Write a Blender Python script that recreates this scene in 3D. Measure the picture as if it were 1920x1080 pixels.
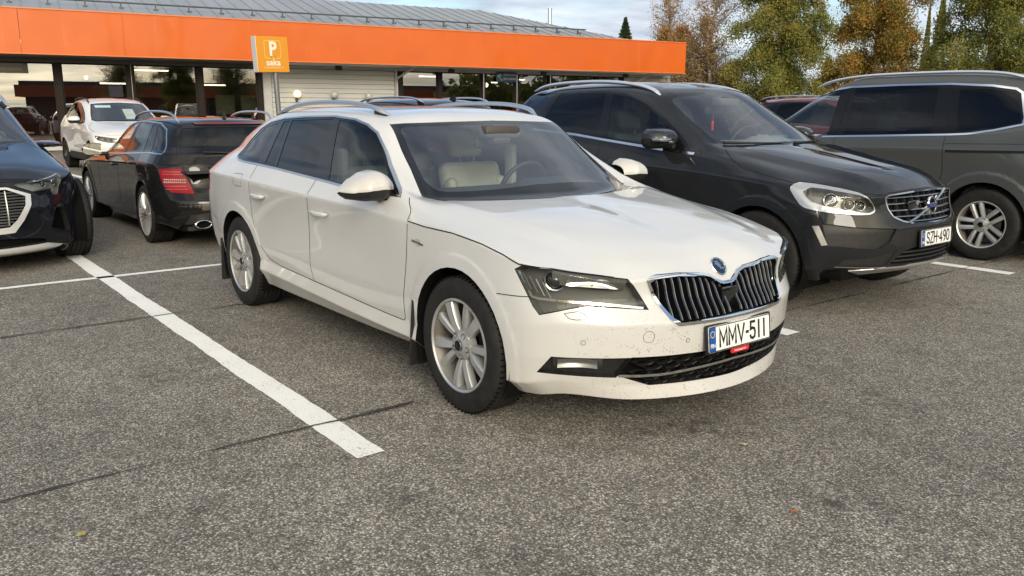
import bpy, bmesh, math, random
import numpy as np
from mathutils import Vector, Matrix
from mathutils.bvhtree import BVHTree
for o in list(bpy.data.objects): bpy.data.objects.remove(o, do_unlink=True)
SC = bpy.context.scene
COL = SC.collection
rad = math.radians
# ---------------------------------------------------------------- camera
cam = bpy.data.cameras.new('camera'); cam_o = bpy.data.objects.new('camera', cam); COL.objects.link(cam_o); SC.camera = cam_o
def cam_axes(yaw, pitch, roll):
    cy, sy, cp, sp = math.cos(yaw), math.sin(yaw), math.cos(pitch), math.sin(pitch)
    f = Vector((cy*cp, sy*cp, -sp)); r = Vector((sy, -cy, 0)); u = r.cross(f)
    return math.cos(roll)*r + math.sin(roll)*u, -math.sin(roll)*r + math.cos(roll)*u, f
cr_, cu_, cf_ = cam_axes(rad(142.04), rad(12.09), rad(.15))
cam_o.matrix_world = Matrix(((cr_.x, cu_.x, -cf_.x, 3.158), (cr_.y, cu_.y, -cf_.y, -3.038), (cr_.z, cu_.z, -cf_.z, 1.431), (0, 0, 0, 1)))
cam.sensor_width = 36; cam.lens = 36*1554/1920; cam.clip_start = .05; cam.clip_end = 4000
# ---------------------------------------------------------------- world: sky with broken cloud
SUN_EL, SUN_AZ = rad(24), rad(-28)          # azimuth of the sun, from +x towards +y
W = bpy.data.worlds.new('World'); SC.world = W; W.use_nodes = True
nt = W.node_tree; N = nt.nodes; L = nt.links
bg = N['Background']
sky = N.new('ShaderNodeTexSky'); sky.sky_type = 'NISHITA'; sky.sun_disc = False
sky.sun_elevation = SUN_EL; sky.sun_rotation = math.pi/2 - SUN_AZ; sky.air_density = 1.0; sky.dust_density = 1.5; sky.ozone_density = 1.5
tc = N.new('ShaderNodeTexCoord'); sep = N.new('ShaderNodeSeparateXYZ'); L.new(tc.outputs['Generated'], sep.inputs[0])
def wmath(op, a, b=None, clamp=False):
    n = N.new('ShaderNodeMath'); n.operation = op; n.use_clamp = clamp
    for i, v in enumerate((a, b)):
        if v is None: continue
        if isinstance(v, (int, float)): n.inputs[i].default_value = v
        else: L.new(v, n.inputs[i])
    return n.outputs[0]
zc = wmath('MAXIMUM', wmath('ADD', sep.outputs[2], .10), .06)
cmb = N.new('ShaderNodeCombineXYZ'); L.new(wmath('DIVIDE', sep.outputs[0], zc), cmb.inputs[0]); L.new(wmath('DIVIDE', sep.outputs[1], zc), cmb.inputs[1])
n1 = N.new('ShaderNodeTexNoise'); n1.inputs['Scale'].default_value = .62; n1.inputs['Detail'].default_value = 9; n1.inputs['Roughness'].default_value = .56; n1.inputs['Distortion'].default_value = .35
off = N.new('ShaderNodeMapping'); off.inputs['Location'].default_value = (3.7, 1.9, 0.0); off.inputs['Scale'].default_value = (1, .75, 1); L.new(cmb.outputs[0], off.inputs['Vector']); L.new(off.outputs[0], n1.inputs['Vector'])
n2 = N.new('ShaderNodeTexNoise'); n2.inputs['Scale'].default_value = 1.5; n2.inputs['Detail'].default_value = 7; L.new(off.outputs[0], n2.inputs['Vector'])
r1 = N.new('ShaderNodeValToRGB'); r1.color_ramp.elements[0].position = .40; r1.color_ramp.elements[1].position = .55; L.new(n1.outputs[0], r1.inputs[0])
r2 = N.new('ShaderNodeValToRGB'); e = r2.color_ramp.elements; e[0].position = .30; e[0].color = (2.5, 2.9, 3.4, 1); e[1].position = .68; e[1].color = (9.2, 9.1, 8.8, 1); L.new(n2.outputs[0], r2.inputs[0])
# clouds are brighter towards the hidden sun, as real thin cloud is
dotn = N.new('ShaderNodeVectorMath'); dotn.operation = 'DOT_PRODUCT'; L.new(tc.outputs['Generated'], dotn.inputs[0]); dotn.inputs[1].default_value = (math.cos(SUN_EL)*math.cos(SUN_AZ), math.cos(SUN_EL)*math.sin(SUN_AZ), math.sin(SUN_EL))
glow = wmath('POWER', wmath('MAXIMUM', dotn.outputs['Value'], 0.0), 4.0)
gl = N.new('ShaderNodeMixRGB'); gl.blend_type = 'MULTIPLY'; gl.inputs[0].default_value = 1; L.new(r2.outputs[0], gl.inputs[1])
gc = N.new('ShaderNodeMixRGB'); gc.inputs[1].default_value = (.66, .71, .80, 1); gc.inputs[2].default_value = (5.2, 4.4, 3.0, 1); L.new(glow, gc.inputs[0]); L.new(gc.outputs[0], gl.inputs[2])
mx = N.new('ShaderNodeMixRGB'); L.new(r1.outputs[0], mx.inputs[0]); L.new(sky.outputs[0], mx.inputs[1]); L.new(gl.outputs[0], mx.inputs[2])
L.new(mx.outputs[0], bg.inputs[0]); bg.inputs[1].default_value = .12
# ---------------------------------------------------------------- sun (behind thin cloud) and exposure
sun = bpy.data.lights.new('sun', 'SUN'); sun.energy = 1.35; sun.angle = rad(22); sun.color = (1, .95, .86)
sun_o = bpy.data.objects.new('sun', sun); COL.objects.link(sun_o)
sun_o.rotation_euler = Vector((-math.cos(SUN_EL)*math.cos(SUN_AZ), -math.cos(SUN_EL)*math.sin(SUN_AZ), -math.sin(SUN_EL))).to_track_quat('-Z', 'Y').to_euler()
SC.view_settings.view_transform = 'Standard'; SC.view_settings.look = 'None'; SC.view_settings.gamma = 1; SC.view_settings.use_curve_mapping = False
SC.view_settings.exposure = .52
SC.render.engine = 'CYCLES'; SC.cycles.max_bounces = 9; SC.cycles.transparent_max_bounces = 16; SC.cycles.glossy_bounces = 5; SC.cycles.diffuse_bounces = 4
SC.cycles.use_denoising = True; SC.cycles.caustics_reflective = False; SC.cycles.caustics_refractive = False; SC.cycles.sample_clamp_indirect = 6
# ---------------------------------------------------------------- materials
MAT = {}
def mat(name, col=(.5, .5, .5), rough=.5, metal=0, coat=0, spec=.5, emit=None, estr=0, coat_rough=.03, build=None):
    if name in MAT: return MAT[name]
    m = bpy.data.materials.new(name); m.use_nodes = True; b = m.node_tree.nodes['Principled BSDF']
    if name.startswith('paint_') and 'white' not in name and 'slate' not in name: b.inputs['Coat IOR'].default_value = 1.40
    b.inputs['Base Color'].default_value = (*col, 1); b.inputs['Roughness'].default_value = rough; b.inputs['Metallic'].default_value = metal
    b.inputs['Coat Weight'].default_value = coat; b.inputs['Coat Roughness'].default_value = coat_rough; b.inputs['Specular IOR Level'].default_value = spec
    if emit: b.inputs['Emission Color'].default_value = (*emit, 1); b.inputs['Emission Strength'].default_value = estr
    if build: build(m, m.node_tree.nodes, m.node_tree.links, b)
    MAT[name] = m; return m
def nz(N, L, scale, detail=4, rough=.55, coord=None, vec=None, kind='ShaderNodeTexNoise'):
    t = N.new(kind)
    if coord is None:
        c = N.new('ShaderNodeTexCoord'); coord = c.outputs['Object']
    if vec:
        mp = N.new('ShaderNodeMapping'); mp.inputs['Scale'].default_value = vec; L.new(coord, mp.inputs['Vector']); coord = mp.outputs[0]
    L.new(coord, t.inputs['Vector']); t.inputs['Scale'].default_value = scale
    if kind == 'ShaderNodeTexNoise': t.inputs['Detail'].default_value = detail; t.inputs['Roughness'].default_value = rough
    return t
def ramp(N, L, src, stops):
    r = N.new('ShaderNodeValToRGB'); el = r.color_ramp.elements
    while len(el) < len(stops): el.new(.5)
    for e_, (p, c) in zip(el, stops): e_.position = p; e_.color = (*c, 1) if len(c) == 3 else c
    L.new(src, r.inputs[0]); return r.outputs[0]
def mixc(N, L, fac, a, b, mode='MIX'):
    m = N.new('ShaderNodeMixRGB'); m.blend_type = mode
    for i, v in enumerate((fac, a, b)):
        if isinstance(v, (int, float)): m.inputs[i].default_value = v
        elif isinstance(v, tuple): m.inputs[i].default_value = (*v, 1)
        else: L.new(v, m.inputs[i])
    return m.outputs[0]
def bump(N, L, b, h, strength=.3, dist=.01):
    n = N.new('ShaderNodeBump'); n.inputs['Strength'].default_value = strength; n.inputs['Distance'].default_value = dist
    L.new(h, n.inputs['Height']); L.new(n.outputs[0], b.inputs['Normal'])
def mth(N, L, op, a, b=None, clamp=False):
    n = N.new('ShaderNodeMath'); n.operation = op; n.use_clamp = clamp
    for i, v in enumerate((a, b)):
        if v is None: continue
        if isinstance(v, (int, float)): n.inputs[i].default_value = v
        else: L.new(v, n.inputs[i])
    return n.outputs[0]
def two_sided(N, L, b, front, back):
    g = N.new('ShaderNodeNewGeometry'); L.new(mixc(N, L, g.outputs['Backfacing'], front, back), b.inputs['Base Color'])
    L.new(mth(N, L, 'SUBTRACT', 1.0, g.outputs['Backfacing']), b.inputs['Coat Weight'])
def white_paint(m, N, L, b):
    t = nz(N, L, 3, 3); c = ramp(N, L, t.outputs[0], [(.3, (.525, .525, .522)), (.7, (.555, .555, .55))])
    # road dirt: fine film low on the body, and dry insect specks on the nose
    co = N.new('ShaderNodeTexCoord'); s = N.new('ShaderNodeSeparateXYZ'); L.new(co.outputs['Object'], s.inputs[0])
    low = ramp(N, L, s.outputs[2], [(.22, (1, 1, 1)), (.62, (0, 0, 0))])
    f = nz(N, L, 9, 6, .7); film = mth(N, L, 'MULTIPLY', mth(N, L, 'MULTIPLY', low, f.outputs[0]), .55)
    c = mixc(N, L, film, c, (.42, .36, .27))
    nose = ramp(N, L, s.outputs[0], [(.55, (0, 0, 0)), (.85, (1, 1, 1))])
    zb = ramp(N, L, s.outputs[2], [(.50, (1, 1, 1)), (.66, (.12, .12, .12))])
    v = nz(N, L, 105, kind='ShaderNodeTexVoronoi', vec=(1, .75, 1.3)); p = nz(N, L, 26, 4, .7)
    dotm = mth(N, L, 'LESS_THAN', v.outputs['Distance'], mth(N, L, 'MULTIPLY', mth(N, L, 'SUBTRACT', p.outputs[0], .42), 1.75))
    sp = mth(N, L, 'MULTIPLY', mth(N, L, 'MULTIPLY', dotm, nose), zb)
    c = mixc(N, L, mth(N, L, 'MULTIPLY', sp, .72), c, (.20, .16, .11))
    two_sided(N, L, b, c, (.05, .05, .05)) if m.name != 'paint_white_solid' else L.new(c, b.inputs['Base Color'])
def dark_paint(col, col2):
    def f(m, N, L, b):
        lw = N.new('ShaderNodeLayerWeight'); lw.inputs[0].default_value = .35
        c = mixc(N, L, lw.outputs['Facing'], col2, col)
        t = nz(N, L, 5, 5); c = mixc(N, L, mth(N, L, 'MULTIPLY', t.outputs[0], .05), c, (.16, .145, .12))
        two_sided(N, L, b, c, (.02, .02, .02))
        d = nz(N, L, 14, 6); L.new(ramp(N, L, d.outputs[0], [(.35, (.015,)*3), (.8, (.05,)*3)]), b.inputs['Coat Roughness'])
    return f
PAINT_W = mat('paint_white', rough=.42, coat=1, spec=.4, build=white_paint)
PAINT_W1 = mat('paint_white_solid', rough=.42, coat=1, spec=.4, build=white_paint)
PAINT_V1 = mat('paint_graphite_solid', (.012, .0135, .017), .4, coat=1, spec=.2); PAINT_M1 = mat('paint_black_solid', (.006, .006, .007), .4, coat=1, spec=.2); PAINT_S1 = mat('paint_slate_solid', (.045, .048, .05), .4, coat=1, spec=.3); PAINT_A1 = mat('paint_navy_solid', (.007, .009, .018), .4, coat=1, spec=.2); PAINT_K1 = mat('paint_white_clean_solid', (.70, .69, .67), .35, coat=1)
PAINT_KW = mat('paint_white_clean', (.62, .61, .60), .35, coat=1, build=lambda m, N, L, b: two_sided(N, L, b, (.62, .61, .60), (.03, .03, .03)))
PAINT_V = mat('paint_graphite', rough=.5, metal=.0, coat=1, spec=.0, build=dark_paint((.019, .021, .026), (.009, .0105, .0135)))
PAINT_S = mat('paint_slate', rough=.5, metal=.0, coat=1, spec=.0, build=dark_paint((.085, .092, .094), (.055, .060, .061)))
PAINT_M = mat('paint_black', rough=.5, metal=0, coat=1, spec=.0, build=dark_paint((.008, .008, .009), (.004, .004, .0045)))
PAINT_A = mat('paint_navy', rough=.5, metal=.0, coat=1, spec=.0, build=dark_paint((.009, .0105, .017), (.004, .0048, .0085)))
PAINT_R = mat('paint_red', rough=.35, metal=.2, coat=1, build=dark_paint((.20, .018, .025), (.13, .010, .015)))
def glass(name, tint, ior=1.52, rough=0, mixt=None):
    if name in MAT: return MAT[name]
    m = bpy.data.materials.new(name); m.use_nodes = True; N = m.node_tree.nodes; L = m.node_tree.links
    N.remove(N['Principled BSDF']); out = N['Material Output']
    t = N.new('ShaderNodeBsdfTransparent'); t.inputs[0].default_value = (*tint, 1)
    g = N.new('ShaderNodeBsdfGlossy'); g.inputs['Roughness'].default_value = rough
    fr = N.new('ShaderNodeFresnel'); fr.inputs['IOR'].default_value = ior
    geo = N.new('ShaderNodeNewGeometry')
    fac = mth(N, L, 'MULTIPLY', fr.outputs[0], mth(N, L, 'SUBTRACT', 1.0, geo.outputs['Backfacing']))
    if mixt is not None:
        d = N.new('ShaderNodeBsdfDiffuse'); d.inputs[0].default_value = (*mixt[0], 1)
        mm = N.new('ShaderNodeMixShader'); mm.inputs[0].default_value = mixt[1]; L.new(t.outputs[0], mm.inputs[1]); L.new(d.outputs[0], mm.inputs[2]); base = mm.outputs[0]
    else: base = t.outputs[0]
    x = N.new('ShaderNodeMixShader'); L.new(fac, x.inputs[0]); L.new(base, x.inputs[1]); L.new(g.outputs[0], x.inputs[2]); L.new(x.outputs[0], out.inputs[0])
    MAT[name] = m; return m
G_WS = glass('glass_windscreen', (.84, .92, .89), 2.65)
G_CL = glass('glass_side', (.58, .66, .63), 1.65)
G_SD = glass('glass_front_side', (.30, .36, .34), 1.62)
G_PR = glass('glass_privacy', (.045, .045, .05), 1.52)
G_LAMP = glass('glass_lamp', (.90, .91, .90), 1.48)
G_RED = glass('glass_red', (.62, .02, .03), 1.5, mixt=((.35, .008, .012), .55))
G_SHOP = glass('glass_shop', (.42, .42, .38), 3.2)
BLK = mat('black_gloss', (.006, .006, .007), .14, spec=.35)
FRIT = mat('black_frit', (.008, .009, .010), .05, spec=.6)
PLA = mat('black_plastic', (.014, .014, .015), .55, build=lambda m, N, L, b: L.new(ramp(N, L, nz(N, L, 30, 6).outputs[0], [(.3, (.006, .006, .007)), (.75, (.017, .016, .015))]), b.inputs['Base Color']))
DARK = mat('void_black', (.004, .004, .004), .9, spec=.1)
SEAM = mat('seam_black', (.012, .012, .012), .8, spec=.2)
CHR = mat('chrome', (.86, .86, .85), .10, 1)
CHRD = mat('chrome_dull', (.62, .62, .61), .28, 1)
ALU = mat('anodised_rail', (.52, .56, .60), .36, .85)
def rubber(m, N, L, b):
    t = nz(N, L, 18, 6); L.new(ramp(N, L, t.outputs[0], [(.3, (.006, .006, .006)), (.75, (.019, .018, .017))]), b.inputs['Base Color']); bump(N, L, b, nz(N, L, 120, 3).outputs[0], .15, .002)
RUB = mat('tyre_rubber', rough=.72, spec=.35, build=rubber)
def alloy(c0, c1):
    def f(m, N, L, b):
        t = nz(N, L, 7, 6); L.new(ramp(N, L, t.outputs[0], [(.35, c0), (.72, c1)]), b.inputs['Base Color'])
    return f
ALLOY = mat('alloy_silver', rough=.40, metal=.75, build=alloy((.58, .59, .60), (.46, .46, .45)))
ALLOYB = mat('alloy_barrel', rough=.55, metal=.5, build=alloy((.20, .195, .185), (.13, .115, .095)))
ALLOYD = mat('alloy_dark', (.03, .03, .03), .35, .6)
STEEL = mat('brake_steel', (.16, .145, .13), .45, .9)
CREAM = mat('leather_cream', (.52, .47, .38), .55, build=lambda m, N, L, b: bump(N, L, b, nz(N, L, 60, 5).outputs[0], .2, .004))
TRIM = mat('cabin_dark', (.022, .023, .025), .6)
TRIMG = mat('cabin_grey', (.17, .17, .165), .7)
WHT = mat('plate_white', (.80, .80, .77), .35, coat=.3)
EUB = mat('plate_blue', (.010, .07, .32), .35, coat=.3)
INK = mat('ink_black', (.010, .010, .010), .4)
REDP = mat('red_plastic', (.55, .02, .03), .3, coat=.6)
LAMPW = mat('lamp_white', (.88, .88, .86), .25)
# ---------------------------------------------------------------- mesh helpers
class MB:
    def __init__(s): s.v = []; s.f = []; s.mi = []; s.sm = []
    def add(s, vs, fs, M=None, mi=0, smooth=False):
        o = len(s.v)
        s.v += [tuple(M @ Vector(p)) if M else tuple(p) for p in vs]
        s.f += [tuple(o+i for i in f) for f in fs]; s.mi += [mi]*len(fs); s.sm += [smooth]*len(fs); return s
    def box(s, x0, x1, y0, y1, z0, z1, M=None, mi=0):
        return s.add([(x, y, z) for z in (z0, z1) for y in (y0, y1) for x in (x0, x1)], [(0, 2, 3, 1), (4, 5, 7, 6), (0, 1, 5, 4), (2, 6, 7, 3), (0, 4, 6, 2), (1, 3, 7, 5)], M, mi)
    def rbox(s, x0, x1, y0, y1, z0, z1, r=.02, M=None, mi=0, seg=2, smooth=True):
        bm = bmesh.new(); bmesh.ops.create_cube(bm, size=1)
        bmesh.ops.scale(bm, vec=(x1-x0, y1-y0, z1-z0), verts=bm.verts); bmesh.ops.translate(bm, vec=((x0+x1)/2, (y0+y1)/2, (z0+z1)/2), verts=bm.verts)
        bmesh.ops.bevel(bm, geom=bm.edges[:], offset=min(r, .49*min(x1-x0, y1-y0, z1-z0)), segments=seg, affect='EDGES', profile=.5)
        s.bm(bm, M, mi, smooth); return s
    def bm(s, b, M=None, mi=0, smooth=True):
        b.verts.index_update(); s.add([v.co[:] for v in b.verts], [[v.index for v in f.verts] for f in b.faces], M, mi, smooth); b.free(); return s
    def grid(s, rows, closed_u=False, closed_v=False, M=None, mi=0, smooth=True, flip=False):
        n, m = len(rows), len(rows[0]); vs = [p for r in rows for p in r]; fs = []
        for i in range(n if closed_v else n-1):
            for j in range(m if closed_u else m-1):
                a, b, c, d = i*m+j, i*m+(j+1) % m, ((i+1) % n)*m+(j+1) % m, ((i+1) % n)*m+j
                fs.append((a, d, c, b) if flip else (a, b, c, d))
        return s.add(vs, fs, M, mi, smooth)
    def lathe(s, prof, n=32, M=None, mi=0, smooth=True, axis='y'):
        rows = []
        for r, h in prof:
            rows.append([(r*math.cos(2*math.pi*k/n), h, r*math.sin(2*math.pi*k/n)) if axis == 'y' else (r*math.cos(2*math.pi*k/n), r*math.sin(2*math.pi*k/n), h) for k in range(n)])
        return s.grid(rows, True, False, M, mi, smooth, flip=(axis == 'y'))
    def tube(s, pts, r, n=8, M=None, mi=0, caps=True, smooth=True):
        pts = [Vector(p) for p in pts]; rr_ = r if isinstance(r, (list, tuple)) else [r]*len(pts); rows = []
        up = Vector((0, 0, 1))
        for i, p in enumerate(pts):
            t = (pts[min(i+1, len(pts)-1)]-pts[max(i-1, 0)]).normalized()
            a = t.cross(up if abs(t.z) < .95 else Vector((1, 0, 0))).normalized(); b = a.cross(t).normalized()
            rows.append([p + rr_[i]*(math.cos(2*math.pi*k/n)*a + math.sin(2*math.pi*k/n)*b) for k in range(n)])
        s.grid(rows, True, False, M, mi, smooth, flip=True)
        if caps:
            for row, fl in ((rows[0], 0), (rows[-1], 1)):
                s.add(row, [tuple(range(n)) if not fl else tuple(range(n))[::-1]], M, mi)
        return s
    def prism(s, poly, h0, h1, M=None, mi=0, smooth=False):
        n = len(poly); vs = [(x, y, h0) for x, y in poly]+[(x, y, h1) for x, y in poly]
        fs = [tuple(range(n))[::-1], tuple(range(n, 2*n))]+[(i, (i+1) % n, n+(i+1) % n, n+i) for i in range(n)]
        return s.add(vs, fs, M, mi, smooth)
    def sphere(s, c, rx, ry=None, rz=None, n=16, m=10, M=None, mi=0):
        ry = ry or rx; rz = rz or rx; rows = []
        for i in range(m+1):
            th = math.pi*i/m
            rows.append([(c[0]+rx*math.sin(th)*math.cos(2*math.pi*k/n), c[1]+ry*math.sin(th)*math.sin(2*math.pi*k/n), c[2]-rz*math.cos(th)) for k in range(n)])
        return s.grid(rows, True, False, M, mi, True)
    def mesh(s, name, mats):
        me = bpy.data.meshes.new(name); me.from_pydata(s.v, [], s.f)
        for m in (mats if isinstance(mats, (list, tuple)) else [mats]): me.materials.append(m)
        me.polygons.foreach_set('material_index', s.mi); me.polygons.foreach_set('use_smooth', s.sm); me.update(); return me
    def obj(s, name, mats, parent=None, sharp=35):
        me = s.mesh(name, mats)
        if any(s.sm) and sharp: me.set_sharp_from_angle(angle=rad(sharp))
        return link(name, me, parent)
def link(name, data, parent=None):
    o = bpy.data.objects.new(name, data); COL.objects.link(o)
    if parent: o.parent = parent
    return o
def tag(o, label=None, cat=None, group=None, kind=None):
    if label: o['label'] = label
    if cat: o['category'] = cat
    if group: o['group'] = group
    if kind: o['kind'] = kind
    return o
def empty(name, loc=(0, 0, 0), rz=0, parent=None):
    o = bpy.data.objects.new(name, None); COL.objects.link(o); o.location = loc; o.rotation_euler = (0, 0, rz); o.empty_display_size = .2
    if parent: o.parent = parent
    return o
def text(name, body, size, M, m, parent=None, ext=.0008, sx=1, bold=0, shear=0, space=1, align='CENTER'):
    c = bpy.data.curves.new(name, 'FONT'); c.body = body; c.size = size; c.extrude = ext; c.align_x = align; c.align_y = 'CENTER'; c.offset = bold; c.shear = shear; c.space_character = space; c.resolution_u = 4
    t_ = bpy.data.objects.new(name, c); me = bpy.data.meshes.new_from_object(t_); bpy.data.objects.remove(t_); bpy.data.curves.remove(c); me.materials.clear(); me.materials.append(m)
    o = link(name, me, parent); o.matrix_local = M @ Matrix.Diagonal((sx, 1, 1, 1)); return o
def frame(o, x, y, z):
    x, y, z = Vector(x).normalized(), Vector(y).normalized(), Vector(z).normalized()
    return Matrix(((x.x, y.x, z.x, o[0]), (x.y, y.y, z.y, o[1]), (x.z, y.z, z.z, o[2]), (0, 0, 0, 1)))
def fillet(pts, r, n=4):
    out = []; k = len(pts)
    for i in range(k):
        p = Vector(pts[i][:2]); a = Vector(pts[i-1][:2])-p; b = Vector(pts[(i+1) % k][:2])-p
        d = min(r, a.length*.45, b.length*.45); p0 = p+a.normalized()*d; p1 = p+b.normalized()*d
        for t in range(n+1):
            u = t/n; q = (1-u)**2*p0+2*u*(1-u)*p+u*u*p1; out.append((q.x, q.y))
    return out
def offs(poly, d):
    """inset a simple polygon by d (d>0 shrinks)"""
    A = sum(poly[i][0]*poly[(i+1) % len(poly)][1]-poly[(i+1) % len(poly)][0]*poly[i][1] for i in range(len(poly)))
    sg = 1 if A > 0 else -1; out = []; k = len(poly)
    for i in range(k):
        p = Vector(poly[i]); a = (p-Vector(poly[i-1])); b = (Vector(poly[(i+1) % k])-p)
        if a.length < 1e-9 or b.length < 1e-9: out.append(tuple(p)); continue
        na = Vector((-a.y, a.x)).normalized()*sg; nb = Vector((-b.y, b.x)).normalized()*sg
        m = (na+nb); m = m.normalized() if m.length > 1e-6 else na
        out.append(tuple(p+m*(d/max(.35, m.dot(na)))))
    return out
def spl(pts, n=6, closed=False):
    """Catmull-Rom through 2-D or 3-D points"""
    P = [Vector(p) for p in pts]; k = len(P); out = []
    rng = range(k) if closed else range(k-1)
    for i in rng:
        p0 = P[i-1] if (closed or i > 0) else P[0]*2-P[1]; p1 = P[i]; p2 = P[(i+1) % k]; p3 = P[(i+2) % k] if (closed or i+2 < k) else P[-1]*2-P[-2]
        for t in range(n):
            u = t/n; out.append(tuple(.5*((2*p1)+(p2-p0)*u+(2*p0-5*p1+4*p2-p3)*u*u+(3*p1-p0-3*p2+p3)*u**3)))
    if not closed: out.append(tuple(P[-1]))
    return out
def herm(P, creases=(), n=6, closed_lo=None, closed_hi=None):
    """P: list of points (k,3). n: samples per span (int or list). closed_lo/hi: mirrored neighbour for end tangents. -> (N,3)"""
    P=np.asarray(P,float); k=len(P)
    h=np.maximum(np.linalg.norm(np.diff(P,axis=0),axis=1),1e-6)**.6
    def tan(i,side):
        if i==0 and closed_lo is None: return (P[1]-P[0])/h[0]
        if i==k-1 and closed_hi is None: return (P[-1]-P[-2])/h[-1]
        if i in creases: return (P[i+1]-P[i])/h[i] if side>0 else (P[i]-P[i-1])/h[i-1]
        if i==0: a,ha,b,hb=closed_lo,h[0],P[1],h[0]
        elif i==k-1: a,ha,b,hb=P[-2],h[-1],closed_hi,h[-1]
        else: a,ha,b,hb=P[i-1],h[i-1],P[i+1],h[i]
        return ((P[i]-a)/ha*hb+(b-P[i])/hb*ha)/(ha+hb)
    out=[]
    for i in range(k-1):
        m=n if isinstance(n,int) else n[i]
        t=np.linspace(0,1,m,endpoint=False)[:,None]
        a,b=tan(i,1)*h[i],tan(i+1,-1)*h[i]
        out.append((2*t**3-3*t**2+1)*P[i]+(t**3-2*t**2+t)*a+(-2*t**3+3*t**2)*P[i+1]+(t**3-t**2)*b)
    out.append(P[-1:]); return np.concatenate(out)
def mir(p): return np.array([p[0],-p[1],p[2]])
def hull(net, creases, nu, nv):
    net=np.asarray(net,float)            # rings x cols x 3
    R=[herm(r,(),nu,mir(r[1]),mir(r[-2])) for r in net]
    R=np.stack(R)                        # rings x U x 3
    G=np.stack([herm(R[:,j],creases,nv,None,mir(R[-2,j])) for j in range(R.shape[1])],1)
    G[...,1]=np.maximum(G[...,1],0); G[:,0,1]=0; G[:,-1,1]=0; G[-1,:,1]=0
    return G
def ring(xf,bow,X,W,zs,xr,bowr,zf=None,zr=None,wf=None,wr=None):
    """one ring of 16 control points. X,W: 8 side stations; zs: 8 side heights; zf,zr: heights of the 4 front / 4 rear points"""
    wf=wf or W[0]; wr=wr or W[-1]
    zf=zf or [zs[0]]*4; zr=zr or [zs[-1]]*4
    P=[(xf,0,zf[0]),(xf-.12*bow,.36*wf,zf[1]),(xf-.46*bow,.68*wf,zf[2]),(xf-bow,.92*wf,zf[3])]
    P+=[(X[i],W[i],zs[i]) for i in range(8)]
    P+=[(xr+bowr,.92*wr,zr[3]),(xr+.38*bowr,.68*wr,zr[2]),(xr+.10*bowr,.36*wr,zr[1]),(xr,0,zr[0])]
    return P
XS=[.46,0,-.46,-.95,-1.6,-2.4,-2.85,-3.35]
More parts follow.
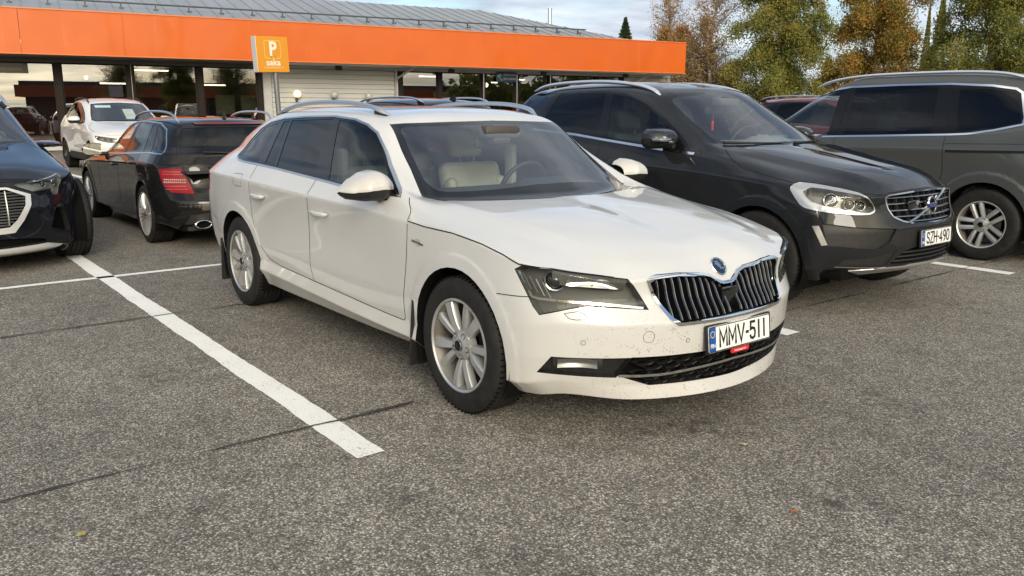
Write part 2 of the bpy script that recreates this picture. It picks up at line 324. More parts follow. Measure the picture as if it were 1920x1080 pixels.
SK=[
 ring(.918,.335,XS,[.80,.83,.845,.855,.855,.85,.83,.79],[.20,.22,.225,.225,.225,.225,.23,.26],-3.80,.25,[.195,.198,.205,.222],[.29]*4),
 ring(.893,.33,XS,[.87,.905,.905,.905,.905,.905,.90,.86],[.265,.28,.28,.288,.31,.335,.34,.36],-3.88,.25,[.252,.256,.272,.290],[.36]*4),
 ring(.925,.34,XS,[.885,.905,.888,.886,.886,.888,.905,.875],[.39,.365,.353,.358,.384,.402,.41,.43],-3.91,.25,[.375,.38,.39,.395],[.45]*4),
 ring(.935,.34,XS,[.89,.912,.902,.898,.898,.905,.918,.89],[.53,.50,.50,.50,.50,.51,.53,.55],-3.92,.25,[.54,.545,.55,.55],[.56]*4),
 ring(.876,.30,XS,[.885,.914,.906,.902,.903,.912,.925,.90],[.66,.66,.67,.68,.69,.71,.73,.75],-3.90,.24,[.62,.63,.64,.66],[.75]*4),
 [(.850,0,.672),(.822,.27,.738),(.765,.54,.724),(.635,.770,.765),(.45,.868,.80),(.02,.900,.878),(-.46,.914,.891),(-.95,.924,.908),(-1.6,.930,.927),(-2.4,.932,.948),(-2.85,.930,.958),(-3.35,.90,.965),(-3.62,.82,.965),(-3.76,.60,.965),(-3.83,.31,.965),(-3.85,0,.965)],
 [(.735,0,.79),(.72,.25,.797),(.66,.48,.797),(.52,.665,.815),(.30,.775,.852),(-.10,.838,.908),(-.47,.868,.958),(-.85,.880,.998),(-1.6,.877,1.012),(-2.4,.868,1.048),(-2.85,.852,1.068),(-3.30,.80,1.075),(-3.53,.71,1.075),(-3.64,.50,1.075),(-3.69,.26,1.075),(-3.71,0,1.075)],
 [(.32,0,.895),(.30,.24,.908),(.24,.45,.905),(.09,.60,.915),(-.10,.70,.936),(-.34,.775,.960),(-.515,.838,.990),(-.87,.842,1.04),(-1.6,.848,1.06),(-2.4,.840,1.09),(-2.82,.822,1.105),(-3.22,.765,1.115),(-3.47,.67,1.115),(-3.59,.48,1.115),(-3.64,.25,1.115),(-3.66,0,1.115)],
 [(-.28,0,.968),(-.30,.25,.968),(-.36,.47,.970),(-.44,.60,.974),(-.50,.68,.978),(-.555,.725,.985),(-.60,.805,1.020),(-.90,.812,1.09),(-1.6,.828,1.11),(-2.4,.82,1.13),(-2.80,.80,1.14),(-3.15,.735,1.15),(-3.41,.64,1.15),(-3.53,.46,1.15),(-3.58,.24,1.15),(-3.60,0,1.15)],
 [(-.63,0,1.195),(-.645,.23,1.193),(-.69,.43,1.185),(-.735,.55,1.18),(-.775,.615,1.175),(-.815,.664,1.168),(-.865,.725,1.172),(-1.07,.758,1.215),(-1.65,.77,1.24),(-2.4,.762,1.25),(-2.75,.742,1.25),(-3.04,.69,1.25),(-3.28,.60,1.25),(-3.41,.44,1.25),(-3.47,.23,1.25),(-3.49,0,1.25)],
 [(-1.00,0,1.398),(-1.01,.21,1.396),(-1.035,.40,1.388),(-1.055,.50,1.38),(-1.07,.56,1.372),(-1.088,.608,1.36),(-1.13,.635,1.358),(-1.28,.668,1.378),(-1.72,.682,1.398),(-2.38,.676,1.392),(-2.68,.658,1.372),(-2.90,.62,1.35),(-3.08,.54,1.34),(-3.22,.41,1.342),(-3.29,.22,1.345),(-3.32,0,1.348)],
 [(-1.14,0,1.429),(-1.15,.19,1.428),(-1.17,.34,1.423),(-1.19,.42,1.418),(-1.205,.475,1.413),(-1.22,.515,1.408),(-1.26,.545,1.409),(-1.38,.575,1.420),(-1.8,.59,1.436),(-2.36,.585,1.431),(-2.62,.57,1.415),(-2.82,.53,1.397),(-2.97,.46,1.378),(-3.10,.34,1.378),(-3.17,.19,1.380),(-3.20,0,1.382)],
 [(-1.32,0,1.447),(-1.325,0,1.447),(-1.335,0,1.448),(-1.345,0,1.449),(-1.36,0,1.450),(-1.38,0,1.451),(-1.42,0,1.453),(-1.55,0,1.457),(-1.85,0,1.464),(-2.34,0,1.458),(-2.55,0,1.448),(-2.72,0,1.426),(-2.84,0,1.418),(-2.94,0,1.411),(-3.0,0,1.406),(-3.04,0,1.402)],
]
def rr(x,w,z,bow,dz=0):
    return [(x+bow,.92*w,z),(x+.38*bow,.68*w,z+dz*.6),(x+.10*bow,.36*w,z+dz),(x,0,z+dz)]
def ce(r,xs,zs): return [(x,0,z) for x,z in zip(xs,zs)]
XV=[.46,0,-.5,-1.0,-1.7,-2.4,-2.78,-3.28]
VO=[
 ring(.72,.30,XV,[.80,.86,.88,.885,.885,.88,.86,.82],[.26,.27,.28,.28,.28,.28,.30,.36],-3.62,.2,[.30,.30,.29,.275],[.42]*4),
 ring(.835,.32,XV,[.885,.92,.915,.915,.915,.915,.92,.88],[.345,.34,.34,.34,.34,.34,.36,.42],-3.70,.22,[.35,.35,.35,.348],[.47]*4),
 ring(.855,.33,XV,[.905,.93,.92,.915,.915,.92,.93,.90],[.46,.44,.43,.43,.43,.44,.46,.50],-3.74,.22,[.47,.47,.465,.46],[.55]*4),
 ring(.865,.34,XV,[.912,.935,.922,.915,.915,.922,.938,.91],[.60,.57,.55,.55,.55,.56,.58,.62],-3.76,.22,[.635,.632,.62,.61],[.66]*4),
 ring(.805,.31,XV,[.91,.938,.930,.925,.925,.93,.943,.915],[.76,.76,.76,.76,.77,.78,.80,.84],-3.74,.22,[.765,.765,.76,.76],[.85]*4),
 [(.765,0,.885),(.745,.30,.875),(.68,.57,.855),(.52,.77,.868),(.28,.878,.912),(0,.912,.938),(-.48,.934,.958),(-1.0,.945,.975),(-1.7,.945,.995),(-2.4,.945,1.015),(-2.78,.94,1.03),(-3.24,.90,1.05)]+rr(-3.70,.90,1.06,.2),
 [(.60,0,.965),(.58,.27,.962),(.53,.49,.952),(.40,.66,.952),(.20,.775,.970),(-.10,.838,1.012),(-.50,.875,1.068),(-.90,.893,1.095),(-1.7,.89,1.165),(-2.4,.878,1.21),(-2.74,.86,1.235),(-3.16,.805,1.26)]+rr(-3.62,.80,1.26,.2),
 [(.15,0,1.062),(.13,.25,1.062),(.08,.46,1.06),(-.03,.60,1.062),(-.16,.69,1.075),(-.36,.77,1.102),(-.60,.82,1.13),(-.92,.852,1.150),(-1.7,.86,1.20),(-2.4,.85,1.24),(-2.71,.835,1.265),(-3.11,.775,1.29)]+rr(-3.57,.775,1.29,.2),
 [(-.38,0,1.155),(-.40,.25,1.157),(-.46,.48,1.162),(-.52,.60,1.167),(-.56,.67,1.172),(-.60,.72,1.180),(-.70,.765,1.20),(-.98,.812,1.23),(-1.7,.838,1.26),(-2.4,.828,1.295),(-2.69,.81,1.315),(-3.06,.745,1.34)]+rr(-3.50,.745,1.34,.2),
 [(-.80,0,1.41),(-.815,.22,1.41),(-.85,.42,1.402),(-.89,.52,1.397),(-.92,.58,1.392),(-.955,.635,1.387),(-1.03,.69,1.39),(-1.2,.742,1.41),(-1.75,.77,1.44),(-2.4,.758,1.455),(-2.66,.74,1.46),(-2.97,.68,1.465)]+rr(-3.38,.68,1.465,.2),
 [(-1.16,0,1.615),(-1.17,.20,1.614),(-1.20,.37,1.605),(-1.225,.45,1.598),(-1.245,.51,1.59),(-1.27,.565,1.576),(-1.33,.605,1.574),(-1.48,.645,1.592),(-1.85,.672,1.606),(-2.4,.66,1.603),(-2.65,.64,1.596),(-2.88,.59,1.584)]+rr(-3.28,.59,1.58,.2),
 [(-1.32,0,1.645),(-1.325,.18,1.644),(-1.34,.31,1.638),(-1.355,.38,1.634),(-1.37,.43,1.63),(-1.385,.47,1.624),(-1.43,.50,1.628),(-1.56,.535,1.642),(-1.9,.56,1.658),(-2.4,.55,1.656),(-2.62,.535,1.648),(-2.82,.49,1.638)]+rr(-3.2,.49,1.63,.2),
 ce(0,[-1.5,-1.505,-1.51,-1.52,-1.53,-1.55,-1.58,-1.7,-1.95,-2.4,-2.58,-2.74,-2.85,-2.95,-3.0,-3.05],[1.672,1.672,1.673,1.674,1.675,1.677,1.68,1.69,1.70,1.698,1.692,1.685,1.68,1.675,1.67,1.668]),
]
XH=[.46,0,-.5,-1.0,-1.7,-2.5,-2.92,-3.45]
SH=[
 ring(.78,.28,XH,[.80,.86,.88,.885,.885,.88,.86,.82],[.24,.24,.24,.24,.24,.24,.26,.30],-3.92,.22),
 ring(.86,.30,XH,[.88,.92,.92,.92,.92,.92,.92,.88],[.33,.32,.32,.32,.32,.32,.34,.36],-3.98,.22),
 ring(.90,.30,XH,[.90,.935,.925,.92,.92,.925,.935,.90],[.48]*8,-3.99,.22),
 ring(.89,.30,XH,[.91,.942,.932,.928,.928,.935,.945,.91],[.66,.66,.66,.66,.66,.67,.69,.7],-3.98,.22),
 ring(.85,.30,XH,[.905,.945,.938,.936,.936,.94,.948,.915],[.78,.84,.86,.86,.86,.87,.88,.88],-3.96,.22,[.74]*4),
 [(.80,0,.82),(.78,.30,.82),(.70,.56,.83),(.56,.76,.85),(.40,.87,.90),(0,.915,.98),(-.48,.935,1.02),(-1.0,.942,1.04),(-1.7,.945,1.055),(-2.5,.945,1.07),(-2.92,.94,1.08),(-3.40,.90,1.09)]+rr(-3.92,.9,1.09,.2),
 [(.62,0,.90),(.60,.27,.90),(.54,.49,.90),(.42,.66,.92),(.22,.79,.95),(-.1,.85,1.02),(-.45,.88,1.08),(-.80,.895,1.12),(-1.7,.895,1.165),(-2.5,.89,1.195),(-2.88,.88,1.215),(-3.34,.83,1.28)]+rr(-3.85,.83,1.25,.2),
 [(.38,0,1.0),(.36,.25,1.0),(.30,.46,1.0),(.18,.62,1.01),(.02,.72,1.03),(-.2,.80,1.07),(-.5,.845,1.12),(-.82,.872,1.15),(-1.7,.88,1.19),(-2.5,.872,1.22),(-2.87,.86,1.24),(-3.31,.805,1.30)]+rr(-3.82,.805,1.28,.2),
 [(.12,0,1.09),(.10,.25,1.09),(.03,.48,1.095),(-.06,.61,1.10),(-.14,.69,1.11),(-.24,.76,1.13),(-.48,.81,1.16),(-.85,.845,1.20),(-1.7,.862,1.23),(-2.5,.855,1.26),(-2.86,.84,1.28),(-3.28,.785,1.33)]+rr(-3.79,.785,1.33,.2),
 [(-.35,0,1.37),(-.37,.24,1.37),(-.42,.45,1.37),(-.47,.56,1.37),(-.51,.63,1.37),(-.56,.69,1.37),(-.68,.74,1.40),(-.95,.785,1.44),(-1.7,.808,1.47),(-2.5,.80,1.48),(-2.84,.785,1.48),(-3.2,.73,1.48)]+rr(-3.70,.73,1.48,.2),
 [(-.82,0,1.64),(-.83,.22,1.64),(-.86,.41,1.635),(-.89,.51,1.63),(-.91,.57,1.625),(-.94,.62,1.615),(-1.02,.665,1.62),(-1.2,.705,1.69),(-1.75,.725,1.718),(-2.48,.718,1.715),(-2.8,.70,1.70),(-3.1,.645,1.66)]+rr(-3.60,.645,1.66,.2),
 [(-1.0,0,1.69),(-1.005,.19,1.69),(-1.03,.35,1.685),(-1.05,.43,1.68),(-1.07,.48,1.677),(-1.09,.53,1.672),(-1.15,.565,1.70),(-1.3,.61,1.772),(-1.8,.635,1.796),(-2.45,.63,1.794),(-2.74,.61,1.782),(-3.02,.56,1.75)]+rr(-3.5,.545,1.73,.2),
 ce(0,[-1.2,-1.205,-1.21,-1.22,-1.24,-1.26,-1.32,-1.45,-1.85,-2.42,-2.68,-2.95,-3.1,-3.2,-3.27,-3.3],[1.73,1.73,1.731,1.733,1.736,1.742,1.76,1.79,1.818,1.818,1.81,1.795,1.785,1.775,1.765,1.76]),
]
XM=[.42,0,-.46,-.92,-1.7,-2.3,-2.76,-3.2]
ME=[
 ring(.70,.25,XM,[.76,.80,.82,.825,.825,.82,.80,.76],[.19,.20,.20,.20,.20,.20,.21,.22],-3.62,.24,None,[.20]*4),
 ring(.78,.27,XM,[.83,.86,.86,.86,.86,.86,.865,.85],[.26,.25,.25,.25,.25,.25,.26,.26],-3.72,.30,None,[.25]*4),
 ring(.80,.28,XM,[.845,.87,.862,.86,.86,.862,.875,.865],[.36]*7+[.38],-3.75,.32,None,[.38]*4),
 ring(.80,.28,XM,[.85,.873,.868,.866,.866,.87,.88,.872],[.48,.47,.46,.46,.47,.48,.49,.50],-3.745,.34,None,[.50]*4),
 ring(.76,.28,XM,[.85,.877,.875,.874,.875,.878,.885,.872],[.60,.61,.62,.62,.63,.64,.65,.66],-3.64,.30,None,[.64]*4),
 [(.72,0,.66),(.70,.28,.67),(.64,.52,.67),(.52,.70,.69),(.38,.82,.72),(0,.862,.775),(-.44,.875,.795),(-.92,.882,.81),(-1.7,.885,.835),(-2.3,.885,.855),(-2.76,.88,.87),(-3.16,.85,.87)]+rr(-3.56,.85,.87,.27),
 [(.56,0,.74),(.54,.25,.74),(.49,.45,.74),(.36,.62,.75),(.18,.73,.77),(-.10,.80,.815),(-.46,.825,.84),(-.85,.835,.86),(-1.7,.832,.92),(-2.3,.825,.95),(-2.72,.81,.97),(-3.10,.775,.985)]+rr(-3.50,.775,.985,.26),
 [(.15,0,.82),(.13,.24,.82),(.08,.44,.82),(-.05,.57,.825),(-.2,.66,.838),(-.40,.74,.86),(-.62,.785,.878),(-.92,.80,.895),(-1.7,.805,.945),(-2.3,.80,.975),(-2.69,.785,.995),(-3.07,.745,1.01)]+rr(-3.47,.745,1.01,.25),
 [(-.34,0,.88),(-.36,.24,.88),(-.41,.45,.882),(-.48,.57,.885),(-.54,.64,.89),(-.60,.695,.90),(-.72,.735,.915),(-1.0,.765,.94),(-1.7,.785,.985),(-2.3,.78,1.01),(-2.66,.765,1.03),(-3.02,.72,1.045)]+rr(-3.42,.72,1.045,.24),
 [(-.80,0,1.10),(-.81,.22,1.10),(-.85,.41,1.095),(-.89,.51,1.09),(-.93,.57,1.087),(-.98,.62,1.082),(-1.05,.655,1.085),(-1.2,.69,1.10),(-1.75,.715,1.14),(-2.3,.71,1.155),(-2.62,.695,1.16),(-2.92,.65,1.165)]+rr(-3.33,.65,1.165,.24),
 [(-1.32,0,1.295),(-1.33,.2,1.295),(-1.36,.36,1.288),(-1.385,.45,1.282),(-1.41,.50,1.276),(-1.44,.55,1.268),(-1.52,.58,1.27),(-1.65,.605,1.285),(-1.95,.62,1.30),(-2.35,.615,1.30),(-2.6,.60,1.295),(-2.82,.56,1.28)]+rr(-3.22,.56,1.275,.25),
 [(-1.5,0,1.325),(-1.505,.18,1.325),(-1.52,.3,1.32),(-1.535,.37,1.316),(-1.55,.42,1.312),(-1.57,.46,1.306),(-1.62,.49,1.31),(-1.72,.51,1.322),(-2.0,.525,1.332),(-2.35,.52,1.33),(-2.56,.505,1.325),(-2.75,.47,1.318)]+rr(-3.16,.47,1.31,.25),
 ce(0,[-1.65,-1.655,-1.66,-1.67,-1.68,-1.7,-1.74,-1.8,-2.03,-2.33,-2.5,-2.66,-2.8,-2.9,-2.98,-3.02],[1.348,1.348,1.349,1.349,1.35,1.351,1.353,1.355,1.36,1.358,1.354,1.35,1.345,1.34,1.337,1.335]),
]
def xf(n,sx=1,sy=1,sz=1): return [[(a*sx,b*sy,c*sz) for a,b,c in r] for r in n]
def flip(n): return [[(-a,b,c) for a,b,c in r][::-1] for r in n]
VC=(1,3,5,8)
# ================================================================ car construction
def in_poly(x, y, poly):
    c = False; j = len(poly)-1
    for i in range(len(poly)):
        xi, yi = poly[i]; xj, yj = poly[j]
        if (yi > y) != (yj > y) and x < (xj-xi)*(y-yi)/(yj-yi)+xi: c = not c
        j = i
    return c
R2 = math.sqrt(.5)
VIEWS = {'S': (lambda p: (p.x, p.z), lambda a, b: ((a, 3, b), (0, -1, 0)), (Vector((1, 0, 0)), Vector((0, 0, 1)))),
         'F': (lambda p: (p.y, p.z), lambda a, b: ((3, a, b), (-1, 0, 0)), (Vector((0, 1, 0)), Vector((0, 0, 1)))),
         'R': (lambda p: (p.y, p.z), lambda a, b: ((-8, a, b), (1, 0, 0)), (Vector((0, 1, 0)), Vector((0, 0, 1)))),
         'T': (lambda p: (p.x, p.y), lambda a, b: ((a, b, 4), (0, 0, -1)), (Vector((1, 0, 0)), Vector((0, 1, 0)))),
         'D': (lambda p: ((p.y-p.x)*R2, p.z), lambda a, b: ((-a*R2+3*R2, a*R2+3*R2, b), (-R2, -R2, 0)), (Vector((-R2, R2, 0)), Vector((0, 0, 1)))),
         'E': (lambda p: ((p.y+p.x)*R2, p.z), lambda a, b: ((a*R2-4*R2, a*R2+4*R2, b), (R2, -R2, 0)), (Vector((R2, R2, 0)), Vector((0, 0, 1))))}
def D3(pts): return [((y-x)*R2, z) for x, y, z in pts]       # 3-D traced points -> the diagonal front view
def E3(pts): return [((y+x)*R2, z) for x, y, z in pts]       # ... -> the diagonal rear view
class Car:
    def __init__(s, name, label, cat, net, cr, loc, rz=0, nu=8, nv=6, group=None):
        s.root = tag(empty(name, loc, rz), label, cat, group)
        G = hull(net, cr, nu, nv); NV, NU = G.shape[:2]
        bm = s.bm = bmesh.new(); s.idl = bm.faces.layers.int.new('pid'); s.ul = bm.faces.layers.int.new('iu'); s.vl = bm.faces.layers.int.new('iv')
        V = [[bm.verts.new(G[i, j]) for j in range(NU)] for i in range(NV)]
        for i in range(NV-1):
            for j in range(NU-1):
                q = []
                for v in (V[i][j], V[i+1][j], V[i+1][j+1], V[i][j+1]):
                    if v not in q and all((v.co-w.co).length > 1e-7 for w in q): q.append(v)
                if len(q) < 3: continue
                f = bm.faces.new(q); f[s.ul] = j//nu; f[s.vl] = i//nv; f[s.idl] = 0
        bm.normal_update()
        s.bvh = BVHTree.FromBMesh(bm); s.ids = {'body': 0}
        # outward winding
        f = max(bm.faces, key=lambda f: f.calc_center_median().y)
        if f.normal.y < 0:
            bmesh.ops.reverse_faces(bm, faces=bm.faces[:]); bm.normal_update(); s.bvh = BVHTree.FromBMesh(bm)
    def id(s, n): return s.ids.setdefault(n, len(s.ids))
    def region(s, name, fn):
        k = s.id(name)
        for f in s.bm.faces:
            if fn(f[s.ul], f[s.vl], f.calc_center_median()): f[s.idl] = k
    def cut(s, name, view, poly, filt=None, only=None):
        to2 = VIEWS[view][0]; ax, ay = VIEWS[view][2]; bm = s.bm
        x0, x1 = min(p[0] for p in poly), max(p[0] for p in poly); y0, y1 = min(p[1] for p in poly), max(p[1] for p in poly)
        onl = None if only is None else {s.id(o) for o in only}
        cand = set()
        for f in bm.faces:
            if onl is not None and f[s.idl] not in onl: continue
            c = f.calc_center_median()
            if filt and not filt(c, f.normal): continue
            P = [to2(v.co) for v in f.verts]
            if max(p[0] for p in P) < x0 or min(p[0] for p in P) > x1 or max(p[1] for p in P) < y0 or min(p[1] for p in P) > y1: continue
            cand.add(f)
        for i in range(len(poly)):
            p, q = poly[i-1], poly[i]; dx, dy = q[0]-p[0], q[1]-p[1]; l = math.hypot(dx, dy)
            if l < 1e-7: continue
            nx, ny = -dy/l, dx/l
            ex0, ex1, ey0, ey1 = min(p[0], q[0])-1e-4, max(p[0], q[0])+1e-4, min(p[1], q[1])-1e-4, max(p[1], q[1])+1e-4
            sub = []
            for f in cand:
                if not f.is_valid: continue
                P = [to2(v.co) for v in f.verts]
                if max(a[0] for a in P) < ex0 or min(a[0] for a in P) > ex1 or max(a[1] for a in P) < ey0 or min(a[1] for a in P) > ey1: continue
                ds = [(a[0]-p[0])*nx+(a[1]-p[1])*ny for a in P]
                if min(ds) < -1e-5 and max(ds) > 1e-5: sub.append(f)
            if not sub: continue
            geom = set(sub)
            for f in sub: geom.update(f.verts); geom.update(f.edges)
            r = bmesh.ops.bisect_plane(bm, geom=list(geom), dist=1e-5, plane_co=ax*p[0]+ay*p[1], plane_no=ax*nx+ay*ny)
            cand |= {g for g in r['geom'] if isinstance(g, bmesh.types.BMFace)}
        if name is None: return
        k = s.id(name)
        for f in cand:
            if f.is_valid:
                a = to2(f.calc_center_median())
                if in_poly(a[0], a[1], poly): f[s.idl] = k
    def hit(s, view, a, b):
        o, d = VIEWS[view][1](a, b); h = s.bvh.ray_cast(Vector(o), Vector(d))
        return (h[0], h[1]) if h[0] else (None, None)
    def near(s, p):
        h = s.bvh.find_nearest(Vector(p)); return h[0], h[1]
    def displace(s, fn):
        s.bm.normal_update(); mv = [(v, v.normal.copy(), fn(v.co)) for v in s.bm.verts]
        for v, n, d in mv:
            if d: v.co += n*d
    def ready(s):
        s.bm.normal_update(); s.vn = {v: v.normal.copy() for v in s.bm.verts}
        for v in s.vn:
            if abs(v.co.y) < 1e-5: n = s.vn[v]; n.y = 0; n.normalize()
    def emit(s, ids, name, mats, mode='split', off=0, skirt=None, parent=None, skirt_mi=1, lipto=None, lip=.05):
        """mode join: one mesh of both halves; split: an object per side. off: move along the normal (negative = recessed)"""
        ks = {s.id(i) for i in ([ids] if isinstance(ids, str) else ids)}; parent = parent or s.root
        faces = [f for f in s.bm.faces if f[s.idl] in ks]
        if not faces: return []
        fs_set = set(faces); idx = {}; V = []; Nn = []; F = []; MI = []
        def vid(v):
            if v not in idx: idx[v] = len(V); V.append(v.co+s.vn[v]*off); Nn.append(s.vn[v])
            return idx[v]
        for f in faces: F.append([vid(v) for v in f.verts]); MI.append(0)
        if skirt or lipto:
            lk = s.id(lipto) if lipto else None
            for f in faces:
                for lp in f.loops:
                    e = lp.edge; oth = [g for g in e.link_faces if g is not f]
                    if oth and oth[0] in fs_set: continue
                    a, b = lp.vert, lp.link_loop_next.vert
                    if abs(a.co.y) < 1e-5 and abs(b.co.y) < 1e-5: continue
                    if lipto and not (oth and oth[0][s.idl] == lk): continue
                    q = len(V)
                    if lipto:
                        pa, pb = V[idx[a]], V[idx[b]]; d = Vector((0, -lip, 0)); V.extend([pa, pb, pb+d, pa+d]); mi = 1
                    else: V.extend([V[idx[a]], V[idx[b]], b.co.copy(), a.co.copy()]); mi = skirt_mi
                    n = (V[q+1]-V[q]).cross(V[q+3]-V[q]); n = n.normalized() if n.length > 1e-9 else Vector((0, 0, 1))
                    Nn.extend([n]*4); F.append([q+1, q, q+3, q+2]); MI.append(mi); Nn[-4:] = [-n]*4
        def build(V, F, Nn):
            me = bpy.data.meshes.new(name); me.from_pydata([tuple(v) for v in V], [], F)
            for m in (mats if isinstance(mats, (list, tuple)) else [mats]): me.materials.append(m)
            me.polygons.foreach_set('material_index', (MI*2)[:len(F)]); me.polygons.foreach_set('use_smooth', [True]*len(F)); me.update()
            me.normals_split_custom_set_from_vertices([tuple(n) for n in Nn]); return me
        mV = [Vector((v.x, -v.y, v.z)) for v in V]; mN = [Vector((n.x, -n.y, n.z)) for n in Nn]; mF = [f[::-1] for f in F]
        if mode == 'half': return [link(name, build(V, F, Nn), parent)]
        if mode == 'join':
            o = len(V); return [link(name, build(V+mV, F+[[i+o for i in f] for f in mF], Nn+mN), parent)]
        return [link(name, build(mV, mF, mN), parent), link(name, build(V, F, Nn), parent)]      # right side first
    def strip(s, view, pts, w, h=.0012, n=24, both=True, mb=None, mi=0, thick=0):
        """a ribbon lying on the hull along a traced polyline"""
        mb = mb or MB(); P = [Vector(p) for p in pts]; L = [0]
        for i in range(len(P)-1): L.append(L[-1]+(P[i+1]-P[i]).length)
        m = max(2, int(L[-1]/.03)+1); out = []
        for k in range(m+1):
            t = L[-1]*k/m; i = max(j for j in range(len(P)-1) if L[j] <= t+1e-9); q = P[i].lerp(P[i+1], (t-L[i])/max(1e-9, L[i+1]-L[i]))
            loc, nor = s.hit(view, q[0], q[1])
            if loc: out.append((loc, nor))
        rows = []; ws = w if isinstance(w, (list, tuple)) else [w, w]
        for k, (p, nn) in enumerate(out):
            tg = (out[min(k+1, len(out)-1)][0]-out[max(k-1, 0)][0]).normalized(); b = tg.cross(nn).normalized(); wk = ws[0]+(ws[-1]-ws[0])*k/max(1, len(out)-1)
            a = p+nn*h; rows.append([a-b*wk/2-nn*thick, a-b*wk/2, a+b*wk/2, a+b*wk/2-nn*thick] if thick else [a-b*wk/2, a+b*wk/2])
        if len(rows) < 2: return mb
        mb.grid(rows, mi=mi, smooth=not thick)
        if both: mb.grid([[(q.x, -q.y, q.z) for q in r] for r in rows], mi=mi, smooth=not thick, flip=True)
        return mb
def both(fn):
    """run a builder for the right (-1) and the left (+1) side"""
    return [fn(-1), fn(1)]
def wheel_mesh(R, rr, w, style, dark=False):
    """meshes of one wheel, axle along y, outer face at y = 0 (negative y = inboard): tyre, rim, disc, cap"""
    T = MB(); s = .010
    prof = [(rr-.004, -.012), (rr+.004, -.002), (rr+.012, .001), (rr+.5*(R-rr), .006), (R-.030, .001), (R-.012, -.010), (R-.004, -.022)]
    k = 5; g0, g1 = -.030, -w+.030
    for i in range(k):
        a = g0+(g1-g0)*(i+.12)/k; b = g0+(g1-g0)*(i+.5)/k; c = g0+(g1-g0)*(i+.88)/k
        prof += [(R, a-.002), (R, b), (R, c), (R-s, c-.002), (R-s, g0+(g1-g0)*(i+1.08)/k)]
    prof = prof[:-2]+[(R-.004, -w+.022), (R-.012, -w+.010), (R-.03, -w), (rr+.3*(R-rr), -w+.002), (rr, -w+.02)]
    T.lathe(prof, 56)
    # tread blocks: short cross sipes on the shoulders
    for q in range(72):
        a = 2*math.pi*q/72; ca, sa = math.cos(a), math.sin(a)
        M = Matrix(((-sa, 0, ca, R*ca), (0, 1, 0, 0), (ca, 0, sa, R*sa), (0, 0, 0, 1)))
        for y0, y1 in ((-.034, -.012), (-w+.012, -w+.034)): T.box(-.0022, .0022, y0, y1, -.008, .0004, M, 1)
    tyre = T.mesh('tyre', [RUB, DARK]); tyre.set_sharp_from_angle(angle=rad(40))
    Rm = MB(); d = .030 if style != 'multi' else .02
    Rm.lathe([(rr-.002, -.016), (rr+.003, -.004), (rr+.001, .002), (rr-.006, .002), (rr-.012, -.006), (rr-.020, -.020), (rr-.030, -.05), (rr-.034, -.11), (rr-.02, -w+.02), (rr-.01, -w+.01)], 56, mi=1)
    Rm.lathe([(rr+.001, .0025), (rr-.005, .0035), (rr-.012, -.004)], 56, mi=0)
    def spoke(a, r0, r1, w0, w1, sk0=0, sk1=0, y0=-.028, y1=-.008, ridge=.3, dep=.028, mi=0, bev=.010):
        ca, sa = math.cos(a), math.sin(a); rows = []
        for t in (0, .35, .7, 1):
            r = r0+(r1-r0)*t; h = w0+(w1-w0)*t; o = sk0+(sk1-sk0)*t; y = y0+(y1-y0)*(t**.8)+.008*math.sin(math.pi*t); rg = o+h*ridge
            row = [(o-h, y-dep), (o-h, y-bev), (o-h*.86, y-.001), (rg, y+.003), (o+h*.86, y-.004), (o+h, y-bev), (o+h, y-dep)]
            rows.append([(r*ca-q*sa, yy, r*sa+q*ca) for q, yy in row])
        Rm.grid(rows, mi=mi, smooth=False, flip=False)
    hubr = .062
    if style == 'blade':
        for k in range(5):
            a = rad(90+72*k)
            spoke(a-rad(16), .045, rr-.006, .017, .030, -.010, -.014, ridge=-.62, dep=.036)
            spoke(a+rad(17), .045, rr-.006, .015, .024, .011, .014, ridge=.55, y1=-.014, dep=.036)
    elif style == 'five':
        for k in range(5):
            a = rad(98+72*k); spoke(a-rad(4), .05, rr-.006, .018, .024, -.026, -.028, ridge=.2); spoke(a+rad(4), .05, rr-.006, .018, .024, .026, .028, ridge=-.2)
            spoke(a, .05, rr-.03, .012, .010, 0, 0, y0=-.04, y1=-.03, mi=2, dep=.015)
    elif style == 'multi':
        for k in range(7):
            a = rad(90+360/7*k); spoke(a, .05, rr-.006, .008, .009, -.016, -.030, y0=-.02, dep=.03); spoke(a, .05, rr-.006, .008, .009, .016, .030, y0=-.02, dep=.03)
            spoke(a+rad(180/7), .05, rr-.01, .006, .007, -.006, -.02, y0=-.02, dep=.03); spoke(a+rad(180/7), .05, rr-.01, .006, .007, .006, .02, y0=-.02, dep=.03)
    else:
        for k in range(10):
            a = rad(36*k+9); spoke(a, .05, rr-.006, .016, .022 if k % 2 else .03, 0, .006, ridge=.1)
    Rm.lathe([(.012, -.006), (.034, -.007), (.050, -.014), (.074, -.020), (.078, -.06)], 30)
    for k in range(5):
        a = rad(54+72*k if style != 'five' else 62+72*k); M = Matrix.Translation((.056*math.cos(a), -.0125, .056*math.sin(a)))
        Rm.lathe([(.0001, -.006), (.009, -.006), (.0115, .0008), (.0150, .0010), (.0155, -.01)], 12, M, 1)
    rim = Rm.mesh('rim', [ALLOYD if dark else ALLOY, ALLOYD if dark else ALLOYB, DARK]); rim.set_sharp_from_angle(angle=rad(30))
    Ds = MB(); Ds.lathe([(.06, -.085), (rr*.62, -.085), (rr*.66, -.088), (rr*.66, -.10), (.06, -.10)], 40); Ds.rbox(rr*.38, rr*.76, -.115, -.07, -.07, .07, .012, mi=1)
    disc = Ds.mesh('brake_disc', [STEEL, TRIM]); disc.set_sharp_from_angle(angle=rad(40))
